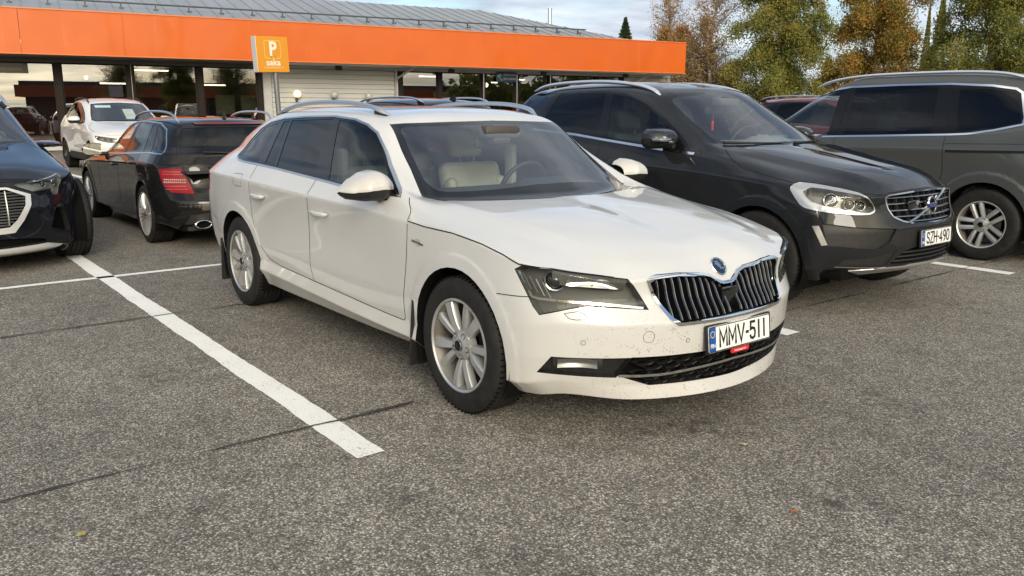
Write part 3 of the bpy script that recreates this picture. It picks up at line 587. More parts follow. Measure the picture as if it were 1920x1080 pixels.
    Cp = MB(); Cp.lathe([(.0001, .001), (.024, .0005), (.029, -.003), (.029, -.012)], 24); Cp.lathe([(.0255, .0012), (.028, .0012), (.0285, -.002)], 24, mi=1)
    cap = Cp.mesh('hub_cap', [BLK, CHRD]); cap.set_sharp_from_angle(angle=rad(40))
    return {'tyre': tyre, 'rim': rim, 'brake_disc': disc, 'hub_cap': cap}
def put_wheels(car, ax, yo, R, meshes, spin=0, steer=0):
    for i, x in enumerate(ax):
        for sg in (-1, 1):
            e = empty('wheel', (x, sg*yo, R), 0, car.root)
            e.rotation_euler = (0, rad(spin+17*i*sg), (0 if sg > 0 else math.pi) + (steer if i == 0 else 0))
            for n, m in meshes.items(): link(n, m, e)
def wheelhouse(car, ax, z, R, y0, y1):
    for x in ax:
        for sg in (1, -1):
            mb = MB(); rows = [[(x+R*math.cos(t), sg*y, z+R*math.sin(t)) for t in [rad(-25+230*k/28) for k in range(29)]] for y in (y1, y1-.12, y0)]
            mb.grid(rows, mi=0, flip=sg > 0); c = [(x+R*math.cos(t), sg*y0, z+R*math.sin(t)) for t in [rad(-25+230*k/28) for k in range(29)]]
            mb.add(c, [tuple(range(29))]); mb.obj('wheel_arch_liner', DARK, car.root)
def floorpan(car, x0, x1, w, z):
    mb = MB(); mb.rbox(x0, x1, -w, w, z, z+.10, .03); mb.obj('underbody', DARK, car.root)
def rail(car, pts, r=.017, m=ALU, foot=True, h=.045, wr=.024):
    """roof rails: a flattened tube along 3-D points given for the +y side, standing on a black plinth"""
    for sg in (-1, 1):
        mb = MB(); P = [Vector((p[0], sg*p[1], p[2])) for p in spl(pts, 8)]; rows = []
        for i, p in enumerate(P):
            t = (P[min(i+1, len(P)-1)]-P[max(i-1, 0)]).normalized(); a = Vector((0, sg, 0)); b = t.cross(a).normalized(); b = b if b.z > 0 else -b
            e = min(1, .35+min(i, len(P)-1-i)/6)
            rows.append([p+a*wr*e*math.cos(2*math.pi*k/12)*(.8 if math.sin(2*math.pi*k/12) > 0 else 1)+b*r*e*math.sin(2*math.pi*k/12) for k in range(12)])
        mb.grid(rows, True, flip=True); n = 12
        mb.add(rows[0], [tuple(range(n))]); mb.add(rows[-1], [tuple(range(n))])
        o = mb.obj('roof_rail', m, car.root)
        if foot:
            for i0, i1 in ((1, 7), (len(P)-8, len(P)-2)):
                fb = MB(); q = []
                for i in range(i0, i1+1):
                    l, nn = car.near((P[i].x, abs(P[i].y), P[i].z)); l = Vector((l.x, sg*l.y, l.z))
                    q.append([P[i]+Vector((0, sg*.013, -.006)), l+Vector((0, sg*.016, -.004)), l+Vector((0, -sg*.016, -.004)), P[i]+Vector((0, -sg*.013, -.006))])
                fb.grid(q, True, smooth=False); fb.add(q[0], [(0, 1, 2, 3)]); fb.add(q[-1], [(3, 2, 1, 0)]); fb.obj('rail_foot', PLA, o)
GLYPH = {'M': (.62, [[(0, 0), (0, 1), (.31, .25), (.62, 1), (.62, 0)]]), 'V': (.58, [[(0, 1), (.29, 0), (.58, 1)]]), 'S': (.46, [[(.46, .80), (.40, .95), (.23, 1), (.06, .95), (0, .78), (.06, .60), (.40, .42), (.46, .24), (.40, .05), (.23, 0), (.06, .05), (0, .20)]]),
 'Z': (.48, [[(0, 1), (.48, 1), (0, 0), (.48, 0)]]), 'H': (.50, [[(0, 0), (0, 1)], [(.50, 0), (.50, 1)], [(0, .52), (.50, .52)]]), '1': (.30, [[(.15, 0), (.15, 1)]]), '5': (.46, [[(.42, 1), (.05, 1), (.03, .56), (.22, .63), (.40, .56), (.46, .34), (.40, .08), (.22, 0), (.05, .06), (0, .18)]]),
 '4': (.50, [[(.36, 0), (.36, 1), (0, .27), (.50, .27)]]), '9': (.46, [[(.44, .62), (.36, .46), (.20, .42), (.05, .52), (0, .72), (.06, .92), (.23, 1), (.40, .93), (.46, .72), (.43, .40), (.32, .12), (.16, 0)]]), '0': (.48, [[(.24, 0), (.06, .09), (0, .35), (0, .65), (.06, .91), (.24, 1), (.42, .91), (.48, .65), (.48, .35), (.42, .09), (.24, 0)]]), '-': (.16, [[(0, .47), (.16, .47)]])}
def plate_text(letters, digits, e, h=.076, st=.0128, gap=.0165):
    body = letters+'-'+digits; tot = sum(GLYPH[ch][0]*h for ch in body)+gap*(len(body)-1); x = .021-tot/2
    for ch in body:
        w, strokes = GLYPH[ch]; mb = MB()
        for pl in strokes:
            P = [Vector((x+a*h, -h/2+b*h)) for a, b in pl]; rows = []
            for i, p in enumerate(P):
                a = (p-P[i-1]).normalized() if i else (P[1]-P[0]).normalized(); b = (P[i+1]-p).normalized() if i < len(P)-1 else a
                na, nb = Vector((-a.y, a.x)), Vector((-b.y, b.x)); m = na+nb; m = m.normalized() if m.length > .3 else na; k = st/2/max(.45, m.dot(na)); q = p-a*st*.4 if i == 0 else p+a*st*.4 if i == len(P)-1 else p
                rows.append([(q.x-m.x*k, q.y-m.y*k, .0056), (q.x+m.x*k, q.y+m.y*k, .0056)])
            mb.grid(rows, smooth=False)
        mb.obj('plate_character', INK, e); x += w*h+gap
def plate(car, loc, yaw, pitch, letters, digits, fin=True):
    """Finnish number plate facing +x of the car"""
    M = Matrix.Translation(loc) @ Matrix.Rotation(yaw, 4, 'Z') @ Matrix.Rotation(pitch, 4, 'Y')
    F = M @ Matrix(((0, 0, 1, 0), (1, 0, 0, 0), (0, 1, 0, 0), (0, 0, 0, 1)))          # local x = car +y, local y = up, local z = out
    e = empty('number_plate', (0, 0, 0), 0, car.root); e.matrix_local = F
    a = MB(); a.rbox(-.232, .232, -.066, .066, -.012, .002, .008); a.obj('plate_holder', INK, e)
    b = MB(); b.prism(fillet([(-.220, -.058), (.220, -.058), (.220, .058), (-.220, .058)], .012), .002, .0045); b.prism(fillet([(-.216, -.054), (.216, -.054), (.216, .054), (-.216, .054)], .010), .0045, .0048); b.obj('plate', WHT, e)
    rim = MB(); P = fillet([(-.219, -.057), (.219, -.057), (.219, .057), (-.219, .057)], .012); Q = offs(P, .004)
    rim.grid([[(x, y, .0056) for x, y in P], [(x, y, .0056) for x, y in Q]], True, smooth=False, flip=True); rim.obj('plate_border', INK, e)
    u = MB(); u.prism(fillet([(-.2145, -.053), (-.172, -.053), (-.172, .053), (-.2145, .053)], .004), .0048, .0054); u.obj('country_band', EUB, e)
    st = MB()
    for k in range(12):
        t = 2*math.pi*k/12; st.prism([(-.1935+.0135*math.sin(t)+.0028*math.cos(q), .022+.0135*math.cos(t)+.0028*math.sin(q)) for q in [2*math.pi*j/5 for j in range(5)]], .0054, .0058)
    st.obj('star_ring', mat('star_yellow', (.7, .6, .1), .4), e)
    if fin: text('country_letters', 'FIN', .026, Matrix.Translation((-.1935, -.030, .0056)), WHT, e, .0003, .85, .0004)
    plate_text(letters, digits, e)
    return e
def seat(car, x, y, z, m, name='seat', head=True):
    mb = MB(); mb.rbox(x-.24, x+.26, y-.25, y+.25, z, z+.16, .06, seg=3)
    B = Matrix.Translation((x-.20, y, z+.10)) @ Matrix.Rotation(rad(-18), 4, 'Y')
    mb.rbox(-.07, .07, -.245, .245, 0, .60, .055, B, seg=3); mb.rbox(-.04, .10, -.245, -.17, .05, .48, .035, B, seg=3); mb.rbox(-.04, .10, .17, .245, .05, .48, .035, B, seg=3)
    if head: mb.rbox(-.05, .05, -.13, .13, .64, .83, .04, B, seg=3, mi=1); mb.tube([(0, -.06, .58), (0, -.06, .70)], .007, 6, B, 2); mb.tube([(0, .06, .58), (0, .06, .70)], .007, 6, B, 2)
    mb.obj(name, [m, TRIM if head == 2 else m, CHRD], car.root, 50)
def cabin(car, xd, zd, xs, w, zf, m, wheel_y=.37, dash=TRIM, sill=None, head=1):
    """dashboard, wheel, seats and a lined tub. xd,zd: front edge of the dash; xs: front seat x; w: half width"""
    d = MB(); pr = [(xd, zd-.03), (xd-.16, zd+.005), (xd-.34, zd+.012), (xd-.46, zd-.03), (xd-.52, zd-.14), (xd-.50, zd-.34), (xd-.10, zd-.40)]
    rows = [[(x, y, z+(.028 if abs(y-wheel_y) < .20 and -.5 < x-xd < -.3 else 0)) for x, z in pr] for y in [(-w+2*w*k/24) for k in range(25)]]
    d.grid(rows); d.obj('dashboard', dash, car.root, 60)
    sw = MB(); M = Matrix.Translation((xd-.60, wheel_y, zd-.045)) @ Matrix.Rotation(rad(-66), 4, 'Y')
    sw.grid([[((.178+.015*math.cos(b))*math.cos(a), (.178+.015*math.cos(b))*math.sin(a), .015*math.sin(b)) for b in [2*math.pi*j/8 for j in range(8)]] for a in [2*math.pi*i/32 for i in range(32)]], True, True, M)
    sw.rbox(-.055, .055, -.065, .065, -.03, .015, .02, M)
    for a in (90, 270, 180): t = rad(a); sw.tube([(.05*math.cos(t), .05*math.sin(t), -.005), (.17*math.cos(t), .17*math.sin(t), 0)], .014, 6, M)
    sw.obj('steering_wheel', TRIM, car.root, 50)
    for y in (-.38, .38): seat(car, xs, y, zf, m, head=head)
    for y in (-.40, .40): seat(car, xs-.95, y, zf+.02, m, 'rear_seat', head=2)
    tub = MB(); tub.box(xd-3.0, xd-.1, -w, w, zf-.16, zf-.12); tub.box(xd-2.1, xd-2.06, -w, w, zf, zd-.02); tub.box(xd-3.1, xd-2.1, -w, w, zd-.14, zd-.12)
    tub.obj('cabin_tub', TRIM, car.root)
def lerp_lin(tab, t):
    if t <= tab[0][0]: return tab[0][1]
    for (a, b), (c, d) in zip(tab, tab[1:]):
        if t <= c: return b+(d-b)*(t-a)/(c-a)
    return tab[-1][1]
MIR_A = ([(0, .26), (.08, .40), (.30, .50), (.52, .44), (.76, .24), (.92, .03), (1, -.10)], [(0, -.42), (.1, -.5), (.5, -.5), (.82, -.42), (.94, -.30), (1, -.20)])
MIR_B = ([(0, .34), (.07, .46), (.35, .50), (.75, .45), (.93, .28), (1, .05)], [(0, -.36), (.1, -.49), (.7, -.50), (.90, -.40), (.97, -.22), (1, -.05)])
def lerp_tab(tab, t):
    for (a, b), (c, d) in zip(tab, tab[1:]):
        if t <= c: u = (t-a)/(c-a); u = u*u*(3-2*u)*.5+u*.5; return b+(d-b)*u
    return tab[-1][1]
def mirror(car, loc, size, caps, base, glassy=True, ind=False, rz=0, lower=.42, shape=MIR_B):
    """door mirrors. loc: centre of the housing on +y side, size: (depth x, width y, height z)"""
    for sg in (-1, 1):
        e = empty('door_mirror', (loc[0], sg*loc[1], loc[2]), 0, car.root); sx, sy, sz = size; n = 18
        def shell(a0, a1, m, grow=0):
            rows = []
            for j in range(n+1):
                t = j/n; zt, zb = lerp_tab(shape[0], t)*sz, lerp_tab(shape[1], t)*sz; dp = sx*lerp_tab([(0, .60), (.25, .95), (.6, .92), (.9, .55), (1, .12)], t); mid, hf = (zt+zb)/2, (zt-zb)/2; row = []
                sp = math.acos(max(-.98, min(.98, (1-2*(1-lower)))))
                for k in range(m+1):
                    a = (sp*k/m) if a0 == 0 else sp+(math.pi-sp)*k/m
                    row.append((-.35*sx+dp*math.sin(a)**.7+grow*math.sin(a)-.05*sx*t, sg*sy*(t-.5), mid+hf*math.cos(a)))
                rows.append(row)
            return rows
        u = MB(); u.grid(shell(0, 1, 10), flip=sg > 0); u.obj('mirror_cap', caps, e, 70)
        b = MB(); b.grid(shell(1, 2, 8, -.006), flip=sg > 0); b.rbox(-sx*.30, sx*.20, *sorted((-sg*sy*.36, -sg*(sy*.5+.09))), -sz*.56, -sz*.26, .018); b.obj('mirror_base', base, e, 60)
        g = MB(); P = [(-.345*sx-.05*sx*j/n, sg*sy*(j/n-.5), lerp_tab(shape[0], j/n)*sz-.006) for j in range(1, n)]+[(-.345*sx-.05*sx*j/n, sg*sy*(j/n-.5), lerp_tab(shape[1], j/n)*sz+.006) for j in range(n-1, 0, -1)]
        g.add(P, [tuple(range(len(P)))]); g.obj('mirror_glass', mat('mirror_silver', (.45, .45, .45), .06, 1), e)
        if ind: q = MB(); q.rbox(sx*.18, sx*.62, *sorted((sg*sy*.02, sg*sy*.47)), -.020, .004, .006); q.obj('indicator', CHRD, e)
def handle(car, x, z, w=.20, m=None, dz=0, rec=True):
    for sg in (-1, 1):
        p, n = car.hit('S', x, z); p2, _ = car.hit('S', x-w, z+dz)
        if p is None or p2 is None: return
        X = Vector((p2.x-p.x, sg*(p2.y-p.y), p2.z-p.z)).normalized(); Z = Vector((n.x, sg*n.y, n.z)); Y = Z.cross(X)
        M = frame((p.x, sg*p.y, p.z), X, Y, Z); mb = MB()
        mb.grid([[(-t*w if False else t*w, .016*math.cos(a)*(1 if 0 < t < 1 else .3)*(1-.25*(2*t-1)**2), .003+.026*math.sin(math.pi*min(1, max(0, t)))**.45+.010*math.sin(a)) for a in [2*math.pi*k/12 for k in range(12)]] for t in [i/14 for i in range(15)]], True, M=M, flip=True)
        o = mb.obj('door_handle', m or PAINT_W, car.root, 60)
        if rec: r = MB(); r.sphere((w*.42, -.004, -.012), .07, .030, .014, 16, 8, M); r.obj('handle_recess', SEAM if m is None else m, o)
def fin(car, x, z, m, h=.06, l=.16):
    mb = MB(); mb.grid([[(x-l*t+h*.5*k*(1-t), .022*(1-k)**.7*math.sin(math.pi*min(1, .15+.85*t))*s_, z+h*k*(.25+.75*t)-.01) for s_ in (1, 0, -1)] for k in (0, .4, .8, 1) for t in (0, .3, .6, .85, 1)][0:5]+[], smooth=True)
    mb = MB()
    for k0, k1 in ((0, .5), (.5, 1)):
        pass
    B = [(0, 0), (-l*.35, .024), (-l*.75, .024), (-l, .010), (-l, -.010), (-l*.75, -.024), (-l*.35, -.024)]
    Tp = [(-l*.72, 0), (-l*.75, .004), (-l*.85, .005), (-l*.9, .003), (-l*.9, -.003), (-l*.85, -.005), (-l*.75, -.004)]
    mb.grid([[(x+a, b, z-.012) for a, b in B], [(x+.5*(a+c)-.02*l, .6*b+.4*d, z+h*.45) for (a, b), (c, d) in zip(B, Tp)], [(x+c, d, z+h) for c, d in Tp]], True, flip=True); mb.add([(x+c, d, z+h) for c, d in Tp], [tuple(range(7))])
    mb.obj('roof_antenna', m, car.root, 60)
def wiper(car, a, b, m=PLA):
    """wiper arm lying on the screen between two (y, z) points"""
    pa, na = car.hit('F', abs(a[0]), a[1]); pb, nb = car.hit('F', abs(b[0]), b[1])
    if pa is None or pb is None: return
    pa = Vector((pa.x, math.copysign(pa.y, a[0]), pa.z)); pb = Vector((pb.x, math.copysign(pb.y, b[0]), pb.z)); pts = []
    for k in range(9):
        q = pa.lerp(pb, k/8); l, n = car.hit('F', abs(q.y), q.z); pts.append(Vector((l.x, math.copysign(l.y, q.y) if abs(q.y) > 1e-4 else 0, l.z))+Vector((n.x, 0, n.z))*.018)
    mb = MB(); mb.tube(pts, [.013, .012, .010, .009, .008, .007, .006, .006, .005], 6); mb.obj('wiper', m, car.root)

def lines(car, items, m=None, name='shut_line', default=.0048, h=.0012, thick=0):
    """each traced line is a part of its own on each side"""
    for it in items:
        v, p = it[0], it[1]; w = it[2] if len(it) > 2 else default
        for sg in (-1, 1):
            mb = MB(); car.strip(v, p, w, h, both=False, mb=mb, thick=thick)
            if not mb.v: continue
            if sg < 0: mb.v = [(x, -y, z) for x, y, z in mb.v]; mb.f = [f[::-1] for f in mb.f]
            mb.obj(name, m or SEAM, car.root)
# ================================================================ ground, markings
def asphalt(m, N, L, b):
    co = N.new('ShaderNodeTexCoord'); o = co.outputs['Object']
    v1 = nz(N, L, 128, coord=o, kind='ShaderNodeTexVoronoi'); v2 = nz(N, L, 250, coord=o, kind='ShaderNodeTexVoronoi')
    s1 = N.new('ShaderNodeSeparateColor'); L.new(v1.outputs['Color'], s1.inputs[0]); s2 = N.new('ShaderNodeSeparateColor'); L.new(v2.outputs['Color'], s2.inputs[0])
    c1 = ramp(N, L, s1.outputs[0], [(0, (.100, .095, .086)), (.42, (.21, .198, .178)), (.66, (.335, .317, .286)), (.82, (.53, .503, .455)), (1, (.80, .765, .70))])
    c2 = ramp(N, L, s2.outputs[0], [(0, (.096, .091, .083)), (.6, (.255, .24, .216)), (1, (.60, .57, .515))])
    c = mixc(N, L, .34, c1, c2)
    tint = ramp(N, L, s1.outputs[1], [(.0, (1.16, .96, .86)), (.10, (1.03, 1, .97)), (.85, (1, 1, 1)), (1, (.90, .98, 1.03))]); c = mixc(N, L, 1, c, tint, 'MULTIPLY')
    edge = ramp(N, L, v1.outputs['Distance'], [(.30, (1, 1, 1)), (.62, (.42, .41, .40))]); c = mixc(N, L, .9, c, edge, 'MULTIPLY')
    big = nz(N, L, .35, 6, .6, coord=o); c = mixc(N, L, 1, c, ramp(N, L, big.outputs[0], [(.30, (.74, .73, .72)), (.70, (1.17, 1.16, 1.13))]), 'MULTIPLY')
    oil = nz(N, L, 1.7, 3, .5, coord=o); drip = nz(N, L, 13, 2, .5, coord=o); c = mixc(N, L, mth(N, L, 'MULTIPLY', ramp(N, L, oil.outputs[0], [(.56, (0, 0, 0)), (.70, (1, 1, 1))]), ramp(N, L, drip.outputs[0], [(.50, (.10, .10, .10)), (.66, (.75, .75, .75))])), c, (.050, .046, .042))
    mid = nz(N, L, 6, 5, .65, coord=o); c = mixc(N, L, 1, c, ramp(N, L, mid.outputs[0], [(.28, (.78, .78, .78)), (.72, (1.16, 1.15, 1.13))]), 'MULTIPLY')
    L.new(c, b.inputs['Base Color'])
    h = mth(N, L, 'SUBTRACT', 1.0, v1.outputs['Distance']); bump(N, L, b, h, .55, .006)
ASPH = mat('asphalt', rough=.86, spec=.3, build=asphalt)
def paint_line(m, N, L, b):
    co = N.new('ShaderNodeTexCoord'); o = co.outputs['Object']
    t = nz(N, L, 70, 5, .75, coord=o); p = nz(N, L, 3.2, 4, coord=o); v = nz(N, L, 105, coord=o, kind='ShaderNodeTexVoronoi')
    k = mth(N, L, 'ADD', t.outputs[0], mth(N, L, 'MULTIPLY', mth(N, L, 'SUBTRACT', p.outputs[0], .5), .30))
    w = ramp(N, L, k, [(.31, (0, 0, 0)), (.41, (1, 1, 1))])
    c = mixc(N, L, w, (.12, .11, .10), mixc(N, L, p.outputs[0], (.74, .73, .69), (.84, .83, .80))); L.new(c, b.inputs['Base Color']); bump(N, L, b, mth(N, L, 'SUBTRACT', 1.0, v.outputs['Distance']), .35, .004)
LINE = mat('line_paint', rough=.75, build=paint_line)
SEALER = mat('joint_sealer', (.018, .017, .016), .75, build=lambda m, N, L, b: L.new(ramp(N, L, nz(N, L, 40, 5, .7).outputs[0], [(.35, (.014, .014, .013)), (.7, (.055, .052, .047))]), b.inputs['Base Color']))
def build_ground():
    g = MB(); g.add([(-420, -420, 0), (420, -420, 0), (420, 420, 0), (-420, 420, 0)], [(0, 1, 2, 3)]); gr = tag(g.obj('ground', ASPH), kind='structure')
    rng = random.Random(4)
    def ribbon(name, a, b, w, m, z, jit, parent=None, taper=0, wav=0, step=.05):
        a, b = Vector(a), Vector(b); l = (b-a).length; n = int(l/step); t = (b-a)/l; s = Vector((-t.y, t.x)); rows = []; e = [0, 0]; wv = 0; ph = rng.uniform(0, 9)
        for i in range(n+1):
            wv = wv*.9+rng.uniform(-1, 1)*wav
            for q in (0, 1): e[q] = e[q]*.72+rng.uniform(-1, 1)*jit+jit*.5*math.sin(i*.21+ph+q*2)*math.sin(i*.047+q)
            k = 1 if not taper else min(1, min(i, n-i)/(n*taper)+.05)
            c = a+t*(l*i/n)+s*wv; rows.append([(c+s*(w/2*k+e[0])).to_3d()+Vector((0, 0, z)), (c-s*(w/2*k+e[1])).to_3d()+Vector((0, 0, z))])
        mb = MB(); mb.grid(rows, smooth=False, flip=True); return mb.obj(name, m, parent)
    for (a, b, w) in [((.20, -1.485), (-9.8, -1.47), .135), ((.15, 1.655), (-9.8, 1.655), .15), ((.15, 5.03), (-9.8, 5.03), .14), ((-4.60, -8), (-4.60, 12), .085), ((-16.3, .69), (-21, .55), .12), ((.2, -4.62), (-9.8, -4.60), .135), ((.15, 8.3), (-9.8, 8.3), .14)]:
        tag(ribbon('parking_line', a, b, w, LINE, .004, .0034), kind='structure')
    for (a, b, w) in [((-.27, -9), (-.25, -1.95), .008), ((-.25, -2.0), (-.24, -1.0), .021), ((-.24, -.2), (-.22, 9), .012), ((-2.93, -9), (-2.86, -.4), .016), ((-2.86, 1.0), (-2.9, 9), .012)]:
        ribbon('surface_joint', a, b, w, SEALER, .008 if w > .014 else .0075, .004, gr, .06, .0035, .035)
    for i, (x, y, c, a) in enumerate([(1.60, -.52, 0, .4), (1.72, -1.67, 1, 2), (1.25, -2.35, 1, 1), (.55, -3.25, 2, .3), (1.1, -.15, 2, 4), (.2, -2.6, 1, 3), (2.1, -1.35, 0, 5)]):
        mb = MB(); s = .013+.003*(i % 3); P = [(math.cos(t)*s*(1.35 if k % 12 == 0 else 1), math.sin(t)*s*.7, .004+.006*abs(math.sin(t*1.5))) for k, t in enumerate([2*math.pi*k/12 for k in range(12)])]
        mb.add(P+[(0, 0, .012)], [(k, (k+1) % 12, 12) for k in range(12)], smooth=True); mb.tube([(s*1.2, 0, .006), (s*2.0, .004, .004)], .0008, 4)
        o = mb.obj('fallen_leaf', mat(('leaf_orange', 'leaf_yellow', 'leaf_pale')[c], ((.32, .09, .02), (.34, .27, .08), (.36, .30, .18))[c], .6)); o.location = (x, y, .002); o.rotation_euler = (0, 0, a)
        tag(o, ['orange leaf on the open asphalt nearest the right photo edge', 'small yellow leaf on the asphalt low at the left of the photo', 'yellow leaf on the asphalt closest to the lower left corner', 'pale dry leaf farthest left on the asphalt below the end of the stall line', 'pale dry leaf on the bare asphalt right in front of the estate bumper', 'small yellow leaf beside the end of the long white stall line', 'orange leaf on the asphalt low in the middle of the photo'][i], 'leaf', 'fallen leaves on the asphalt')
# ================================================================ showroom
def fascia_mat(m, N, L, b):
    t = nz(N, L, .9, 4, .5); c = ramp(N, L, t.outputs[0], [(.3, (.50, .088, .002)), (.7, (.55, .100, .003))]); st = nz(N, L, 2.2, 5, .7, vec=(1, 1, .12)); c = mixc(N, L, ramp(N, L, st.outputs[0], [(.60, (0, 0, 0)), (.78, (.34, .34, .34))]), c, (.66, .22, .06)); L.new(c, b.inputs['Base Color'])
    w = nz(N, L, .55, 2, .5, vec=(1, 1, .6)); bump(N, L, b, w.outputs[0], .5, .06); L.new(b.inputs['Normal'].links[0].from_socket, b.inputs['Coat Normal'])
FASC = mat('fascia_orange', rough=.33, spec=.35, coat=.3, coat_rough=.07, build=fascia_mat)
def zinc(m, N, L, b):
    t = nz(N, L, .5, 6, .6, vec=(1, .3, 1)); L.new(ramp(N, L, t.outputs[0], [(.3, (.27, .28, .285)), (.75, (.38, .39, .395))]), b.inputs['Base Color'])
ROOF = mat('roof_zinc', rough=.42, metal=.35, build=zinc)
SID = mat('siding_white', rough=.55, build=lambda m, N, L, b: L.new(ramp(N, L, nz(N, L, 1.2, 6, .65, vec=(1, 1, 3)).outputs[0], [(.3, (.36, .36, .345)), (.7, (.45, .45, .435))]), b.inputs['Base Color']))
MUL = mat('mullion_brown', (.014, .010, .008), .6, spec=.2)
GREYB = mat('beam_grey', (.085, .085, .08), .5)
WIN = mat('inside_wall', (.07, .06, .05), .8); REFLR = mat('reflection_red', (.11, .028, .017), .7)
def build_showroom():
    rz = math.atan2(.988, .155); r = tag(empty('showroom', (-30.0, 1.0, 0), rz), 'long low showroom with an orange fascia, grey seamed roof and big windows', 'building')
    SEAMS = [-14.4, -11.35, -8.3, -5.25, -2.2, .77, 3.8, 6.85, 9.9, 12.95, 16.0, 19.05, 22.1, 25.15, 28.15]
    for a, b in zip(SEAMS, SEAMS[1:]):
        mb = MB(); g_ = .006 if .5 < a < 1 or .5 < b < 1 else .0004; mb.box(a+g_, b-g_, -1.70, -1.62, 3.20, 4.56); mb.obj('fascia_panel', FASC, r)
    mb = MB(); mb.box(28.07, 28.146, -1.618, 1.5, 3.20, 4.56); mb.obj('fascia_panel', FASC, r)
    mb = MB(); mb.box(-14.4, 28.16, -1.73, -1.60, 4.562, 4.60); mb.box(-14.4, 28.16, -1.72, -1.60, 3.165, 3.197); mb.obj('fascia_trim', mat('trim_orange', (.62, .17, .04), .4), r)
    k = 0
    for i in range(30):
        s0 = -14.4+i*1.42
        mb = MB(); mb.box(s0+.004, s0+1.416, -1.60, .02, 3.13, 3.16); mb.obj('soffit_panel', SID if s0 > 8 else GREYB, r)
    mb = MB(); mb.box(-14.4, 8.66, -.16, .10, 3.0, 3.128); mb.obj('eave_beam', GREYB, r); mb = MB(); mb.box(8.67, 28.6, -.10, .10, 3.02, 3.128); mb.obj('eave_beam', SID, r)
    # roof: front slope, hip and back
    E0, R0 = (-1.62, 4.52), (5.0, 6.27); mb = MB(); hx, ex = 20.6, 25.6
    V = [(-15, E0[0], E0[1]), (ex, E0[0], E0[1]), (hx, R0[0], R0[1]), (-15, R0[0], R0[1]), (ex, 11.6, E0[1]), (-15, 11.6, E0[1])]
    mb.add(V, [(0, 1, 2, 3), (1, 4, 2), (3, 2, 4, 5)]); mb.obj('roof', ROOF, r)
    sm = MB(); L_ = math.hypot(R0[0]-E0[0], R0[1]-E0[1]); sm.box(-.010, .010, 0, 1, 0, .024); base = sm.mesh('roof_seam', ROOF); ang = math.atan2(R0[1]-E0[1], R0[0]-E0[0])
    for i in range(72):
        s = -14.8+i*.56
        f = 1 if s < hx else (ex-s)/(ex-hx)
        if f < .03: continue
        o = link('roof_seam', base, r); o.location = (s, E0[0], E0[1]+.002); o.rotation_euler = (ang, 0, 0); o.scale = (1, L_*f, 1)
    for i in range(1, 22):
        y = E0[0]+13.2*i/22; f = 1-abs(y-5)/6.62; o = link('roof_seam', base, r); o.location = (ex, y, E0[1]+.004); d = math.hypot((ex-hx)*f, 1.75*f); o.rotation_euler = (math.atan2(1.75, ex-hx), 0, math.pi/2); o.scale = (1, d, 1)
    g = MB()
    g.tube([(-14.5, -.25, 4.90+.17), (23.4, -.25, 4.90+.17)], .032, 6)
    g.obj('snow_guard', mat('guard_grey', (.06, .065, .07), .5), r); bk = MB(); bk.box(-.02, .02, -.03, .03, -.02, .17); bk.box(-.07, .07, -.16, .06, -.06, -.0); bm_ = bk.mesh('guard_bracket', MAT['guard_grey'])
    for i in range(34): o = link('guard_bracket', bm_, r); o.location = (-14+i*1.12, -.25, 4.90)
    mb = MB(); mb.tube([(24.05, 4.0, 4.6), (24.05, 4.0, 6.42)], .095, 12); mb.tube([(24.05, 4.0, 6.42), (24.05, 4.0, 6.47)], .115, 12); mb.obj('vent_pipe', CHRD, r)
    # walls and windows
    def bay(s0, s1, z0=.17, z1=3.0):
        f = MB()
        for a in ((s0, s0+.05, z0, z1), (s1-.05, s1, z0, z1), (s0+.05, s1-.05, z0, z0+.06), (s0+.05, s1-.05, z1-.05, z1)): f.box(a[0], a[1], -.05, .04, a[2], a[3])
        o = f.obj('window', MUL, r); p = MB(); p.add([(s0+.05, -.01, z0+.06), (s1-.05, -.01, z0+.06), (s1-.05, -.01, z1-.05), (s0+.05, -.01, z1-.05)], [(0, 1, 2, 3)]); p.obj('pane', G_SHOP, o)
    edges = [-14.4, -12.2, -9.9, -7.5, -5.2, -2.85, -.55, 1.75, 4.03, 6.38, 8.57]
    for a, b in zip(edges, edges[1:]): bay(a+.10, b-.10)
    for s in edges: mb = MB(); mb.box(s-.10, s+.10, -.12, .06, .17, 3.0); mb.obj('window_post', MUL, r)
    edR = [14.30, 16.10, 18.18, 19.85, 21.60, 24.20, 25.68]
    for a, b in zip(edR, edR[1:]): bay(a+.09, b-.09, .4, 3.02)
    for i, s in enumerate(edR): mb = MB(); mb.box(s-.09, s+.09, -.10, .06, .4, 3.02); mb.obj('window_post', MUL, r); 
    for s in (18.18, 21.60, 19.85): mb = MB(); mb.box(s-.02, s+.015, -.13, -.101, .4, 3.0); mb.obj('post_strip', CHRD, r)
    mb = MB(); mb.box(-14.5, 8.67, -.14, .06, .03, .168); mb.obj('plinth', SID, r); mb = MB(); mb.box(14.2, 25.8, -.06, .06, 0, .398); mb.obj('plinth', SID, r)
    bd = MB(); bd.add([(0, -.045, .008), (1, -.045, .008), (1, -.006, .182), (0, -.006, .182), (0, .02, .182), (1, .02, .182), (0, .02, .014), (1, .02, .014)], [(0, 1, 2, 3), (3, 2, 5, 4), (6, 7, 1, 0), (0, 3, 4, 6), (1, 7, 5, 2)]); bm_ = bd.mesh('siding_board', SID)
    for (a, b) in ((9.02, 14.06), (25.90, 28.42)):
        for k in range(16): o = link('siding_board', bm_, r); o.location = (a, 0, .06+k*.184); o.scale = (b-a, 1, 1)
        mb = MB(); mb.box(a-.2, b+.2, .021, .06, 0, 3.02); mb.obj('wall_backing', SEAM, r)
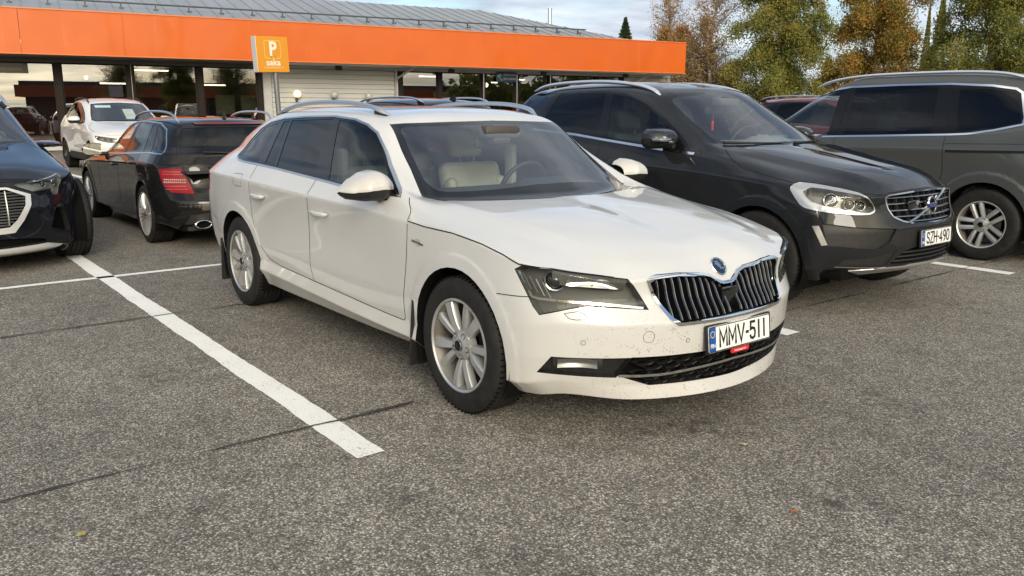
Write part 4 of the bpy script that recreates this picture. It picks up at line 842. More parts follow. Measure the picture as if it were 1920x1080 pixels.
    for a, b in ((8.68, 9.0), (14.08, 14.20), (25.78, 25.89), (28.43, 28.62)): mb = MB(); mb.box(a, b, -.06, .06, 0, 3.02); mb.obj('corner_board', SID, r)
    mb = MB(); mb.box(28.5, 28.6, .07, 12, 0, 3.6); mb.box(-14.5, 28.6, 12, 12.1, 0, 4.4); mb.box(-14.6, -14.5, 0, 12, 0, 4.4); mb.obj('outer_wall', SID, r)
    for s in (14.14, 26.25):
        mb = MB(); mb.tube([(s+.42, -1.2, 3.16), (s+.30, -.75, 3.02), (s+.02, -.16, 2.72), (s, -.12, 2.60), (s, -.12, 0)], .045, 10); mb.obj('downpipe', SID, r)
    mb = MB(); mb.rbox(4.02, 4.20, -.16, -.121, 1.52, 1.72, .01); mb.tube([(4.06, -.125, 1.72), (4.06, -.125, 3.0)], .008, 5); mb.obj('junction_box', mat('box_white', (.6, .57, .5), .5), r)
    mb = MB(); mb.rbox(9.10, 9.24, -.10, -.031, 1.62, 1.78, .01); mb.tube([(9.17, -.04, 1.78), (9.17, -.04, 2.9)], .008, 5); mb.obj('junction_box', mat('box_white'), r)
    # inside
    mb = MB(); mb.box(-14.4, 28.4, .1, 11.9, -.02, .012); mb.obj('floor', mat('floor_dark', (.10, .095, .085), .35), r); mb = MB(); mb.box(-14.4, 28.4, .1, 11.9, 3.05, 3.1); mb.obj('ceiling', mat('ceiling', (.22, .20, .17), .8), r)
    mb = MB(); mb.box(-14.4, 28.4, 9.0, 9.1, 0, 3.05); mb.box(11.0, 11.1, .1, 9, 0, 3.05); mb.obj('inner_wall', WIN, r); mb = MB(); mb.box(-10, 7.2, 3.3, 3.42, .0, 1.95); mb.box(-10, 7.2, 3.28, 3.44, 1.952, 2.0); mb.obj('reflection_band', REFLR, r)  # red band added inside, standing in for the opposite building's reflection
    def room(p, m, n): p.obj(n, m, r)
    Mt = lambda s, z, y=3.27: Matrix.Translation((s, y, z)) @ Matrix.Rotation(math.pi/2, 4, 'X')
    for ch, s, z in (('T', .22, 1.44), ('A', .86, 1.43), ('O', 5.42, 1.45), ('L', 6.02, 1.45), ('A', 6.65, 1.45)): text('reflection_lettering', ch, .46, Mt(s, z), mat('lettering_pale', (.20, .17, .15), .6), r, .01, 1, .004)  # letters added in place of those mirrored in the glass
    for s0, s1 in ((7.35, 8.10), (8.35, 8.95)):
        mb = MB()
        for k in range(16): mb.box(s0, s1, 2.6, 2.63, 1.25+k*.048, 1.25+k*.048+.034)
        mb.obj('blind', mat('blind_pale', (.50, .55, .47), .6), r)
    TUBE = mat('tube_light', emit=(1, .90, .66), estr=4.5)
    for s0, s1, z, y in ((4.47, 5.7, 2.94, 3.0), (6.95, 7.85, 2.42, 3.0), (3.2, 4.1, 2.42, 3.0), (16.45, 17.25, 2.96, 3.0), (-3, -1.8, 2.8, 4.5), (20.2, 20.5, 2.75, 3), (22.0, 22.6, 2.95, 4)):
        mb = MB(); mb.box(s0, s1, y-.05, y+.05, z-.03, z+.02); mb.obj('tube_lamp', TUBE, r)
    mb = MB(); mb.sphere((2.75, 3.0, 2.62), .07); mb.sphere((19.9, 3.0, 2.62), .11); mb.obj('globe_bulb', TUBE, r)
    mb = MB(); mb.rbox(17.6, 18.4, 4, 4.1, 1.6, 2.3, .02); mb.rbox(22, 22.8, 4, 4.1, 1.2, 1.9, .02); mb.obj('notice_board', mat('paper'), r)
    # things fixed to the wall
    Wm = Matrix.Translation((-30, 1, 0)) @ Matrix.Rotation(rz, 4, 'Z')
    W_ = lambda s, y, z: tuple(Wm @ Vector((s, y, z)))
    for s, z, lit, lab in ((9.95, 2.04, 1, 'lit yellowish globe lamp on the white boards next to the parking sign post'), (11.43, 2.03, 0, 'unlit grey globe lamp on the white boards, middle of the row of three'), (12.87, 1.98, 0, 'unlit globe lamp on the white boards nearest the downpipe, half hidden by roof rails')):
        e = tag(empty('wall_lamp', W_(s, 0, z), rz), lab, 'wall lamp', 'globe lamps on the showroom wall'); mb = MB(); mb.sphere((0, -.20, 0), .145, n=20, m=14); mb.obj('globe', mat('globe_lit', (.8, .7, .4), .3, emit=(1, .80, .40), estr=1.1) if lit else mat('globe_off', (.42, .41, .38), .25), e)
        mb = MB(); mb.lathe([(.07, -.15), (.075, -.13), (.05, -.10)], 14, Matrix.Translation((0, -.20, 0)), axis='z'); mb.tube([(0, -.20, -.15), (0, -.2, -.22), (0, -.03, -.24)], .02, 8); mb.rbox(-.05, .05, -.045, -.02, -.32, -.16, .01); mb.obj('bracket', GREYB, e)
    for i, s in enumerate((11.45, 16.3, 20.8, 25.3)):
        e = tag(empty('floodlight', W_(s, -.85, 3.06), rz), ['black floodlight under the eave above the white boards', 'black floodlight under the eave above the second window right of the boards', 'black floodlight under the eave, third along from the parking sign', 'black floodlight under the eave by the far downpipe'][i], 'floodlight', 'floodlights under the eave')
        mb = MB(); mb.rbox(-.13, .13, -.06, .07, -.10, .04, .015, Matrix.Rotation(rad(28), 4, 'X')); mb.obj('housing', PLA, e); mb = MB(); mb.rbox(-.02, .02, -.02, .02, .02, .09, .004); mb.obj('bracket', GREYB, e)
    e = tag(empty('camera_notice', W_(19.31, -.14, 2.88), rz), 'blue video control notice with a white camera symbol on a window', 'sign'); mb = MB(); mb.rbox(-.52, .52, 0, .012, -.21, .21, .02); mb.obj('panel', mat('notice_blue', (.030, .085, .17), .4), e)
    Tm = lambda x, z: Matrix.Translation((x, -.002, z)) @ Matrix.Rotation(math.pi/2, 4, 'X'); NW = mat('notice_white', (.55, .62, .66), .5)
    text('notice_lettering', 'VIDEOVALVONTA', .115, Tm(.15, .085), NW, e, .001, .68, .002); text('notice_lettering', 'VIDEO CONTROL', .115, Tm(.15, -.085), NW, e, .001, .70, .002)
    mb = MB(); mb.rbox(-.46, -.33, -.006, .0, -.02, .09, .01, Matrix.Rotation(rad(0), 4, 'Y')); mb.rbox(-.40, -.27, -.006, 0, .03, .12, .01); mb.tube([(-.36, -.004, -.01), (-.30, -.004, -.12), (-.24, -.004, -.13)], .015, 6); mb.rbox(-.25, -.22, -.006, 0, -.17, -.08, .003); mb.obj('camera_symbol', NW, e)
    e = tag(empty('window_notice', W_(.46, -.02, 2.83), rz), 'video control notice greyed by painted-in reflection at the top of the leftmost big window', 'sign'); mb = MB(); mb.rbox(-.62, .42, -.012, 0, -.21, .21, .01); mb.obj('panel', mat('notice_glare', (.16, .15, .11), .5), e); NF = mat('notice_glare_ink', (.34, .32, .25), .6)  # panel and ink greyed in colour to imitate reflection off the glass
    text('notice_lettering', 'VIDEOVALVONTA', .12, Matrix.Translation((-.10, -.0135, .085)) @ Matrix.Rotation(math.pi/2, 4, 'X'), NF, e, .001, .70, .002); text('notice_lettering', 'VIDEO CONTROL', .12, Matrix.Translation((-.10, -.0135, -.085)) @ Matrix.Rotation(math.pi/2, 4, 'X'), NF, e, .001, .72, .002)
    e = tag(text('window_lettering', 'saka', .30, Wm @ Matrix.Translation((.52, -.02, .40)) @ Matrix.Rotation(math.pi/2, 4, 'X'), mat('letter_orange', (.75, .24, .03), .5), None, .002, 1.15, .014), 'orange saka lettering low on the glass beside the white suv', 'lettering')
# ================================================================ parking sign
def build_sign():
    e = tag(empty('parking_sign', (-11.5, 3.07, 0), rad(14)), 'orange customer parking sign with a white P on a grey post', 'sign'); e.rotation_euler = (rad(2.2), 0, rad(14))
    mb = MB(); mb.tube([(-.05, .06, 0), (-.05, .06, 2.12)], .045, 14); mb.obj('post', mat('post_grey', (.20, .205, .21), .45, .6), e)
    mb = MB(); mb.rbox(-.13, .0, -.335, .335, 2.09, 2.70, .004, seg=1, smooth=False); mb.obj('sign_box', mat('sign_alu', (.62, .63, .63), .4, .4), e)
    SO = mat('sign_orange', (.70, .29, .018), .4, coat=.2); SW = mat('sign_white', (.82, .76, .62), .5)
    mb = MB(); mb.rbox(.0, .006, -.335, .335, 2.09, 2.70, .003, seg=1, smooth=False); mb.obj('sign_face', SO, e)
    T = lambda y, z, d=.0075: Matrix.Translation((d, y, z)) @ Matrix(((0, 0, 1, 0), (1, 0, 0, 0), (0, 1, 0, 0), (0, 0, 0, 1)))
    fm = MB(); P = fillet([(-.175, -.155), (.175, -.155), (.175, .155), (-.175, .155)], .04); Q = offs(P, .013); fm.grid([[(.0080, y, 2.48+z) for y, z in P], [(.0080, y, 2.48+z) for y, z in Q]], True, smooth=False); fm.obj('symbol_border', mat('sign_yellow', (.85, .50, .12), .5), e)
    text('parking_letter', 'P', .34, T(.005, 2.478), SW, e, .001, .92, .010); text('sign_lettering', 'saka', .150, T(.0, 2.252), SW, e, .001, 1.18, .003, 0); text('sign_lettering', 'ASIAKASPAIKOITUS', .042, T(.0, 2.165), mat('sign_pale', (.80, .58, .25), .5), e, .001, 1.0, .0008, space=1.15)
    mb = MB()
    for y in (-.045, .055): mb.lathe([(.011, .008), (.010, .012), (.0001, .013)], 12, Matrix.Translation((0, y, 2.345)) @ Matrix.Rotation(math.pi/2, 4, 'Y'), axis='z')
    mb.obj('bolt', STEEL, e)
def build_opposite():
    e = tag(empty('opposite_building', (62, 0, 0)), 'orange banded building across the lot, seen only mirrored in the showroom windows', 'building')
    mb = MB(); mb.box(0, 14, -14, 60, 0, 3.0); mb.obj('wall', WIN, e); mb = MB(); mb.box(-.9, 14.5, -15, 61, 3.0, 4.5); mb.obj('fascia', mat('fascia_shade', (.45, .10, .03), .5), e); mb = MB(); mb.box(-.6, 14, -14.5, 60.5, 4.51, 5.0); mb.obj('roof', GREYB, e)
# ================================================================ car 1: white estate
def circ(cx, cz, r, n=40): return [(cx+r*math.cos(2*math.pi*k/n), cz+r*math.sin(2*math.pi*k/n)) for k in range(n)]
def build_estate():
    c = Car('estate_car', 'clean-sided white estate car with insect-specked nose in the middle of the car park', 'car', SK, (1, 2, 3, 5, 8), (0, 0, 0), 0, 9, 11)
    AX = (0, -2.841); side = lambda p, n: n.y > .25
    for x in AX:
        for r in (.435, .45): c.cut(None, 'S', circ(x, .334, r), lambda p, n: p.y > .6 and p.z < .9)
    def band(p):
        if p.y < .6 or p.z > .86: return 0
        r = min(math.hypot(p.x-x, p.z-.334) for x in AX); return .0035*max(0, min(1, (.45-r)/.015))
    c.displace(band); c.bm.normal_update()
    # bonnet creases: the raised middle panel and the inner V running to the badge
    def poly_y(tab, x): return lerp_lin(tab, x)
    H1 = [(-.62, .775), (-.493, .743), (-.03, .640), (.40, .560), (.70, .490)]; H2 = [(-.45, .145), (.08, .115), (.52, .165), (.80, .235)]
    c.cut(None, 'T', [(x, y) for x, y in H1]+[(.70, .485), (-.62, .77)], lambda p, n: p.z > .7 and n.z > .4); c.cut(None, 'T', [(x, y) for x, y in H2]+[(.80, .23), (-.45, .14)], lambda p, n: p.z > .7 and n.z > .4)
    def crease(p):
        if p.z < .72 or p.x < -.50 or p.x > .80: return 0
        e = min(1, (p.x+.50)/.18, (.80-p.x)/.16); o = p.y-poly_y(H1, p.x); i = poly_y(H2, p.x)-p.y
        a = .011*(1 if o < 0 else max(0, 1-o/.13)); b = -.003*max(0, min(1, i/.10)); return e*(a+b)
    c.displace(crease); c.bm.normal_update()
    c.region('hood', lambda u, v, p: 5 <= v <= 7 and u < 6 and p.x > -.70)
    c.cut('front_bumper', 'S', [(.235, .1), (.235, .632), (.33, .648), (.475, .656), (.53, .66), (.60, .725), (.70, .76), (1.2, .80), (1.2, .1)], only=['body'])
    c.cut('tailgate', 'R', [(-.1, .62), (.52, .62), (.56, .80), (.60, 1.0), (.52, 1.30), (-.1, 1.36)], lambda p, n: p.x < -3.2)
    c.cut('rear_bumper', 'S', [(-3.30, .1), (-3.30, .60), (-4.2, .60), (-4.2, .1)], only=['body'])
    Bl = [(-1.616, .384), (-1.638, .467), (-1.624, .624), (-1.60, .76), (-1.564, .945), (-1.545, 1.02), (-1.60, 1.395)]
    FD = [(-.52, .992), (-.428, .934), (-.418, .889), (-.43, .80), (-.452, .668), (-.48, .55), (-.50, .467), (-.502, .353), (-.687, .354), (-1.1, .367)]+Bl+[(-1.366, 1.383), (-1.215, 1.356), (-1.094, 1.312), (-.988, 1.245), (-.835, 1.147)]
    RD = Bl[::-1]+[(-2.147, .403), (-2.32, .43), (-2.442, .515), (-2.506, .628), (-2.524, .705), (-2.522, .831), (-2.513, .954), (-2.50, 1.06), (-2.36, 1.382), (-2.049, 1.395)]
    c.cut('front_door', 'S', FD, side); c.cut('rear_door', 'S', RD, side)
    CH = [(-.575, .990), (-.60, 1.015), (-.835, 1.144), (-.988, 1.242), (-1.094, 1.309), (-1.215, 1.353), (-1.366, 1.381), (-1.641, 1.397), (-2.049, 1.392), (-2.388, 1.379), (-2.633, 1.352), (-2.800, 1.305), (-2.925, 1.215), (-3.01, 1.130), (-3.012, 1.092), (-2.918, 1.070), (-2.795, 1.061), (-2.531, 1.057), (-2.164, 1.045), (-1.559, 1.018), (-1.146, 1.001), (-.75, .992)]
    c.cut('window_trim', 'S', CH, side); c.cut('window_pillar', 'S', offs(CH, .010), side)
    c.cut('front_window', 'S', [(-1.546, 1.372), (-1.32, 1.356), (-1.173, 1.318), (-1.033, 1.244), (-.924, 1.176), (-.80, 1.100), (-.735, 1.015), (-1.174, 1.022), (-1.402, 1.031), (-1.50, 1.26)], side)
    c.cut('rear_window', 'S', [(-2.234, 1.362), (-1.641, 1.378), (-1.614, 1.042), (-2.194, 1.064)], side)
    c.cut('rear_window', 'S', [(-2.375, 1.355), (-2.268, 1.36), (-2.234, 1.066), (-2.41, 1.074)], side)
    c.cut('quarter_window', 'S', fillet([(-2.446, 1.346), (-2.528, 1.077), (-2.85, 1.084), (-2.962, 1.10), (-2.874, 1.203), (-2.689, 1.312)], .02), side)
    for x in AX: c.cut('arch', 'S', circ(x, .334, .378), lambda p, n: p.y > .6 and p.z < .9)
    WSO = [(-.1, 1.374), (.28, 1.366), (.56, 1.358), (.622, 1.352), (.655, 1.24), (.688, 1.12), (.738, .985), (.70, .975), (.517, .974), (.128, .972), (-.1, .972)]
    WSI = [(-.1, 1.350), (.24, 1.347), (.575, 1.337), (.603, 1.322), (.632, 1.20), (.672, 1.06), (.660, 1.02), (.62, 1.010), (.40, 1.018), (.136, 1.034), (-.1, 1.034)]
    wsf = lambda p, n: -1.3 < p.x < -.2 and p.z > .93
    c.cut('windscreen_frit', 'F', WSO, wsf); c.cut('windscreen', 'F', fillet(WSI, .03)[:], wsf)
    c.cut('sunroof', 'T', fillet([(-1.28, -.1), (-1.30, .20), (-1.40, .46), (-1.55, .475), (-2.5, .47), (-2.5, -.1)], .04), lambda p, n: p.z > 1.3)
    c.cut('rear_screen', 'R', [(-.1, 1.30), (.40, 1.29), (.46, 1.24), (.54, 1.06), (-.1, 1.06)], lambda p, n: p.x < -3.2)
    HL = [(.419, .882, .766), (.448, .871, .783), (.580, .810, .777), (.676, .687, .756), (.754, .544, .732), (.769, .526, .706), (.809, .476, .607), (.745, .604, .621), (.678, .705, .631), (.634, .765, .618), (.544, .851, .588), (.517, .863, .622), (.487, .873, .675), (.447, .880, .731)]
    dg = lambda p, n: p.x > .2 and p.y > .3
    c.cut('headlamp_seal', 'D', offs(D3(HL), -.004), dg); c.cut('headlamp', 'D', D3(HL), dg)
    GO = [(-.05, .676), (.03, .678), (.062, .690), (.095, .712), (.14, .724), (.30, .740), (.43, .738), (.466, .724), (.43, .63), (.395, .556), (.352, .529), (.15, .529), (-.05, .534)]
    GI = [(-.05, .664), (.035, .667), (.068, .680), (.102, .702), (.147, .714), (.30, .730), (.424, .727), (.448, .714), (.412, .627), (.377, .563), (.347, .543), (.15, .544), (-.05, .548)]
    fr = lambda p, n: p.x > .6
    c.cut('grille_surround', 'F', GO, fr); c.cut('grille', 'F', GI, fr)
    FG = [(.524, .848, .325), (.583, .817, .405), (.802, .545, .402), (.757, .598, .309), (.664, .724, .316)]
    c.cut('fog_recess', 'D', D3(FG), dg)
    c.cut('intake', 'F', [(-.05, .400), (.22, .397), (.40, .399), (.548, .403), (.590, .318), (.45, .262), (.067, .250), (-.05, .248)], fr)
    c.cut('tail_lamp', 'S', [(-3.46, .945), (-3.60, .955), (-4.1, .955), (-4.1, .80), (-3.62, .79), (-3.50, .82)], lambda p, n: p.y > .5)
    c.ready(); 
    c.emit('body', 'body', [PAINT_W, DARK], 'join', lipto='arch'); c.emit('hood', 'hood', PAINT_W, 'join'); bp = c.emit('front_bumper', 'front_bumper', [PAINT_W, DARK], 'join', lipto='arch')[0]
    c.emit('rear_bumper', 'rear_bumper', [PAINT_W, DARK], 'join', lipto='arch'); c.emit('tailgate', 'tailgate', PAINT_W, 'join')
    c.emit('front_door', 'front_door', PAINT_W); c.emit('rear_door', 'rear_door', [PAINT_W, DARK], lipto='arch')
    c.emit('window_trim', 'window_trim', [CHRD, SEAM], off=.003, skirt=1); c.emit('window_pillar', 'window_pillar', BLK)
    c.emit('front_window', 'side_window', [G_SD, SEAM], off=-.003, skirt=1); c.emit('rear_window', 'side_window', [G_PR, SEAM], off=-.003, skirt=1); c.emit('quarter_window', 'quarter_window', [G_PR, SEAM], off=-.002, skirt=1)
    c.emit('windscreen_frit', 'windscreen_border', FRIT, 'join'); c.emit('windscreen', 'windscreen', G_WS, 'join'); c.emit('rear_screen', 'rear_window', G_PR, 'join')
    c.emit('sunroof', 'sunroof', [BLK, SEAM], 'join', off=-.003, skirt=1)
    c.emit('headlamp_seal', 'lamp_seal', SEAM)
    BOWL = mat('lamp_bowl', (.11, .11, .105), .4)
    for sg, hl in zip((-1, 1), c.emit('headlamp', 'headlamp', [G_LAMP, SEAM])):
        def at(x, y, z, d):
            a, b = D3([(x, y, z)])[0]; p, n = c.hit('D', a, b); q = p-n*d; return Vector((q.x, sg*q.y, q.z)), Vector((n.x, sg*n.y, n.z))
        p, n = at(.585, .81, .728, .045); mb = MB(); mb.sphere(p, .036, n=20, m=12)
        X = n.cross(Vector((0, 0, 1))).normalized(); Y = n.cross(X); Mf = frame(p, X, Y, n)
        mb.lathe([(.034, -.02), (.040, .012), (.046, .016), (.047, .0)], 28, Mf, 1, axis='z'); mb.obj('projector_lens', [mat('lamp_ball', (.02, .022, .024), .02, coat=1), CHR], hl)
        rf = MB(); q0 = D3([(.632, .775, .757), (.728, .640, .740), (.748, .585, .692), (.622, .775, .712)]); rows = []
        for j in range(8):
            row = []
            for i in range(12):
                t, u = i/11, j/7; a = (q0[0][0]*(1-t)+q0[1][0]*t)*(1-u)+(q0[3][0]*(1-t)+q0[2][0]*t)*u; b = (q0[0][1]*(1-t)+q0[1][1]*t)*(1-u)+(q0[3][1]*(1-t)+q0[2][1]*t)*u
                p, n = c.hit('D', a, b); p = p-n*(.010+.018*math.sin(math.pi*u)*math.sin(math.pi*t)**.5); row.append((p.x, sg*p.y, p.z))
            rows.append(row)
        rf.grid(rows); rf.obj('reflector', mat('lamp_mirror', (.8, .8, .78), .16, 1), hl)
        fx = MB()
        for k in range(4):
            t = k*.045; A = [at(.455+t*.55, .872-t*.35, .755-.01*k, .006)[0], at(.50+t*.55, .862-t*.35, .69-.012*k, .006)[0]]
            fx.tube(A, .004, 6)
        fx.obj('lamp_fin', mat('lamp_grey', (.09, .09, .09), .3), hl)
        st = MB(); pts = D3([(.437, .877, .763), (.479, .872, .709), (.511, .863, .657), (.676, .703, .640), (.743, .602, .628), (.800, .490, .611)])
        c.strip('D', pts, .010, h=.0015, both=False, mb=st)
        if sg < 0: st.v = [(x, -y, z) for x, y, z in st.v]; st.f = [f[::-1] for f in st.f]
        st.obj('running_light_strip', CHR, hl)
    c.emit('headlamp', 'lamp_bowl', [BOWL, BOWL], off=-.062, skirt=1)
    c.emit('grille_surround', 'grille_surround', [CHR, CHR], 'join', off=.006, skirt=1)
    gr = c.emit('grille', 'grille_void', [DARK, BLK], 'join', off=-.05, skirt=1)[0]
    # grille ribs: pairs of upright blades with bright front edges
    rib = None
    for k in range(-10, 11):
        y = k*.0405
        zz = [z for z in [.53+.004*i for i in range(55)] if in_poly(abs(y), z, GI)]
        if len(zz) < 4 or abs(k) < 1: continue
        z0, z1 = zz[0]+.002, zz[-1]-.002; mb = MB(); rows = []; ed = []
        for i in range(7):
            z = z0+(z1-z0)*i/6; p, n = c.hit('F', abs(y), z)
            if p is None: continue
            xf_ = p.x-.002-.010*abs(2*i/6-1)**3
            rows.append([(xf_-.045, y-.010, z), (xf_-.006, y-.0062, z), (xf_, y-.0017, z), (xf_, y+.0017, z), (xf_-.006, y+.0062, z), (xf_-.045, y+.010, z)])
        mb.grid(rows, smooth=False); mb.mi = [1 if j % 5 == 2 else 0 for j in range(len(mb.f))]
        mb.obj('grille_rib', [BLK, CHRD], gr)
    rd = MB(); p, n = c.hit('F', .02, .60); rd.rbox(p.x-.05, p.x-.014, -.056, .056, .558, .656, .006); rd.obj('sensor_cover', mat('sensor_black', (.006, .006, .007), .05, coat=1), gr)
    it = c.emit('intake', 'intake_void', [DARK, PLA], 'join', off=-.055, skirt=1)[0]
    hx = MB()
    for r in range(-1, 9):
        for q in range(-13, 14):
            cy = q*.088+(r % 2)*.044; cz = .248+r*.0245
            P = [(cy-.029, cz), (cy-.015, cz+.0122), (cy+.015, cz+.0122), (cy+.029, cz), (cy+.015, cz-.0122), (cy-.015, cz-.0122)]
            P = [(cy+(y-cy)*1.5, z) for y, z in P]
            if not all(abs(y) < .565 and .252 < z < .398 for y, z in P): continue
            rows = []
            for d in (0, 1):
                ring_ = []
                for y, z in (P if d == 0 else [(cy+(y-cy)*.90, cz+(z-cz)*.84) for y, z in P]):
                    p, n = c.hit('F', abs(y), z); ring_.append((p.x-.012-(.004 if d else 0), y, z))
                rows.append(ring_)
            rows.append([(x-.03, y, z) for x, y, z in rows[1]]); hx.grid(rows, True, smooth=False)
    if hx.v: hx.obj('intake_mesh', PLA, it)
    st = MB(); c.strip('F', [(.585, .318), (.50, .312), (.40, .310), (.19, .322), (.0, .330)], .013, h=.002, mb=st, thick=.012); st.obj('intake_chrome_strip', CHR, it)
    for sg, fg in zip((-1, 1), c.emit('fog_recess', 'fog_lamp_recess', [PLA, PLA], off=-.035, skirt=1)):
        a, b = D3([(.66, .735, .368)])[0]; p, n = c.hit('D', a, b); p = p-n*.018; n = Vector((n.x, sg*n.y, 0)).normalized(); p = Vector((p.x, sg*p.y, p.z)); X = Vector((0, 0, 1)).cross(n)
        Mf = frame(p, X, Vector((0, 0, 1)), n); mb = MB()
        mb.add([(-.105, -.021, .012), (.105, -.019, .012), (.095, .021, .012), (-.09, .023, .012)], [(0, 1, 2, 3)], Mf, 0); mb.rbox(-.11, .11, -.024, .026, -.03, -.012, .008, Mf, 1)
        mb.grid([[(-.085+.17*q/8, -.019+.038*w_/6, -.012+.020*(abs(q-4)/4)**2+.006*abs(w_-3)/3) for q in range(9)] for w_ in range(7)], M=Mf, mi=2)
        mb.obj('fog_lamp', [G_LAMP, PLA, mat('fog_mirror', (.35, .35, .34), .35, .9)], fg)
    c.emit('tail_lamp', 'tail_lamp', [G_RED, SEAM], off=.001)
    # shut lines, drawn as narrow recessed-looking rubber seams on the hull
    G = lambda v, p, w=.0048: lines(c, [(v, p, w)])
    G('S', FD[:10]+[FD[10]]); G('S', Bl[:-1]); G('S', [Bl[0]]+RD[7:10]+RD[10:15]); G('S', [(-.418, .889), (-.269, .877), (-.032, .872), (.198, .848), (.337, .821), (.43, .79)], .006)
    G('S', [(.225, .628), (.33, .648), (.475, .656), (.51, .66)], .004); G('F', [(.466, .733), (.51, .735), (.545, .738)], .006); G('F', [(.02, .672), (.075, .698), (.15, .7265), (.30, .743), (.44, .741)], .006)
    G('D', D3([(.43, .876, .79), (.58, .812, .782), (.68, .69, .760), (.755, .55, .735)]), .006)
    G('S', [(-3.30, .50), (-3.32, .60), (-3.5, .64), (-3.60, .79)]); G('S', offs([(-2.665, .90), (-2.80, .90), (-2.83, .92), (-2.83, .985), (-2.66, .985)], 0)+[(-2.665, .90)], .003)
    G('T', [(-1.262, 0), (-1.285, .21), (-1.39, .478), (-1.55, .492), (-2.5, .487)], .010); G('R', [(.52, .62), (.56, .80), (.60, 1.0), (.52, 1.30)])
    for x, y, z, r in [(.373, .904, .471, .010), (.685, .727, .472, .011), (.898, .304, .458, .010), (.84, .489, .491, .0265)]:
        p, n = c.near((x, y, z))
        for sg in (-1, 1):
            mb = MB(); nn = Vector((n.x, sg*n.y, n.z)); X = nn.cross(Vector((0, 0, 1))).normalized(); Mf = frame((p.x, sg*p.y, p.z), X, nn.cross(X), nn)
            mb.lathe([(r, .0012), (r-.0016, .0014)], 20, Mf, 0, axis='z')
            if r < .02: mb.lathe([(r-.004, .0016), (.0001, .0018)], 14, Mf, 1, axis='z')
            mb.obj('bumper_sensor' if r < .02 else 'tow_eye_cover', [SEAM, PAINT_W], bp)
    W_ = D3([(.625, .784, .596), (.67, .728, .608), (.70, .708, .574), (.649, .768, .570), (.625, .784, .596)]); lines(c, [('D', W_, .0028)], None, 'washer_cover_line')
    for x in (-.331,):
        for sg in (-1, 1):
            p, n = c.hit('S', x, .791); nn = Vector((n.x, sg*n.y, n.z)); X = Vector((-sg, 0, 0)); Mf = frame((p.x, sg*(p.y+.0012), p.z), X, nn.cross(X), nn)
            e = MB(); e.lathe([(.024, .001), (.021, .002)], 24, Mf @ Matrix.Diagonal((1.1, .8, 1, 1)), axis='z'); o = e.obj('fender_emblem', CHRD, c.root)
            text('emblem_script', 'Laurin & Klement', .019, Mf @ Matrix.Translation((0, 0, .002)) @ Matrix.Rotation(rad(-6), 4, 'Z'), mat('script_grey', (.12, .12, .12), .3, .8), o, .0005, .8, .0003, .3)
    handle(c, -1.305, .832, .225, PAINT_W1); handle(c, -2.25, .858, .225, PAINT_W1)
    wheelhouse(c, AX, .334, .395, .50, .895); floorpan(c, -3.7, .38, .70, .20)
    put_wheels(c, AX, .902, .334, wheel_mesh(.334, .228, .215, 'blade'), spin=6)
    mb = MB()
    for sg in (-1, 1):
        for x, zt, xo in ((-.385, .52, -.04), (-3.235, .46, -.02)):
            mb = MB(); mb.add([(x, sg*.905, zt), (x, sg*.70, zt), (x+xo, sg*.70, .13), (x+xo, sg*.91, .13), (x-.02, sg*.905, zt), (x-.02, sg*.70, zt), (x+xo-.02, sg*.70, .13), (x+xo-.02, sg*.91, .13)], [(0, 1, 2, 3), (7, 6, 5, 4), (0, 3, 7, 4), (1, 5, 6, 2), (3, 2, 6, 7)]); mb.obj('mud_flap', PLA, c.root)
    mirror(c, (-.70, .985, 1.045), (.19, .265, .162), PAINT_W1, PLA, lower=.43, shape=MIR_A)
    rail(c, [(-1.19, .555, 1.400), (-1.33, .585, 1.446), (-1.6, .60, 1.474), (-2.0, .60, 1.480), (-2.35, .59, 1.467), (-2.65, .57, 1.432), (-2.86, .548, 1.388)], r=.0145, wr=.020)
    mb = MB(); p, n = c.hit('F', 0, 1.30); mb.rbox(p.x-.10, p.x-.012, -.13, .13, 1.27, 1.345, .02); mb.rbox(p.x-.14, p.x-.02, -.07, .07, 1.235, 1.29, .025); mb.obj('mirror_sensor_cover', mat('cover_brown', (.06, .05, .045), .5), c.root)
    mb = MB(); mb.rbox(p.x-.17, p.x-.13, -.12, .12, 1.205, 1.275, .02); mb.obj('interior_mirror', TRIM, c.root)
    cabin(c, -.50, .985, -1.36, .70, .40, CREAM)
    mb = MB(); mb.rbox(-1.66, -1.56, -.69, -.64, .5, 1.20, .02); mb.rbox(-1.66, -1.56, .64, .69, .5, 1.20, .02); mb.box(-2.9, -1.2, -.52, .52, 1.375, 1.38); mb.obj('headliner', mat('headliner', (.40, .38, .34), .8), c.root)
    plate(c, (.936, 0, .452), 0, rad(-6), 'MMV', '511')
    F = Matrix.Translation((.940, 0, .379)) @ Matrix(((0, 0, 1, 0), (1, 0, 0, 0), (0, 1, 0, 0), (0, 0, 0, 1)))
    mb = MB(); mb.prism(fillet([(-.064, -.011), (.064, -.011), (.064, .011), (-.064, .011)], .008), 0, .006, F); o = mb.obj('dealer_tag', REDP, c.root); text('tag_lettering', 'rinta-jouppi.com', .014, F @ Matrix.Translation((0, 0, .0062)), WHT, o, .0003, .9)
    # round bonnet badge with a winged arrow
    p, n = c.near((.80, 0, .738)); n = Vector((n.x, 0, n.z)).normalized(); n = Vector((.80, 0, .60)); X = Vector((0, 1, 0)); Mf = frame(p+n*.002, X, n.cross(X), n)
    mb = MB(); mb.lathe([(.047, -.004), (.047, .003), (.044, .006), (.040, .006), (.0385, .003)], 36, Mf, 0, axis='z'); mb.lathe([(.0385, .003), (.0001, .0035)], 36, Mf, 1, axis='z')
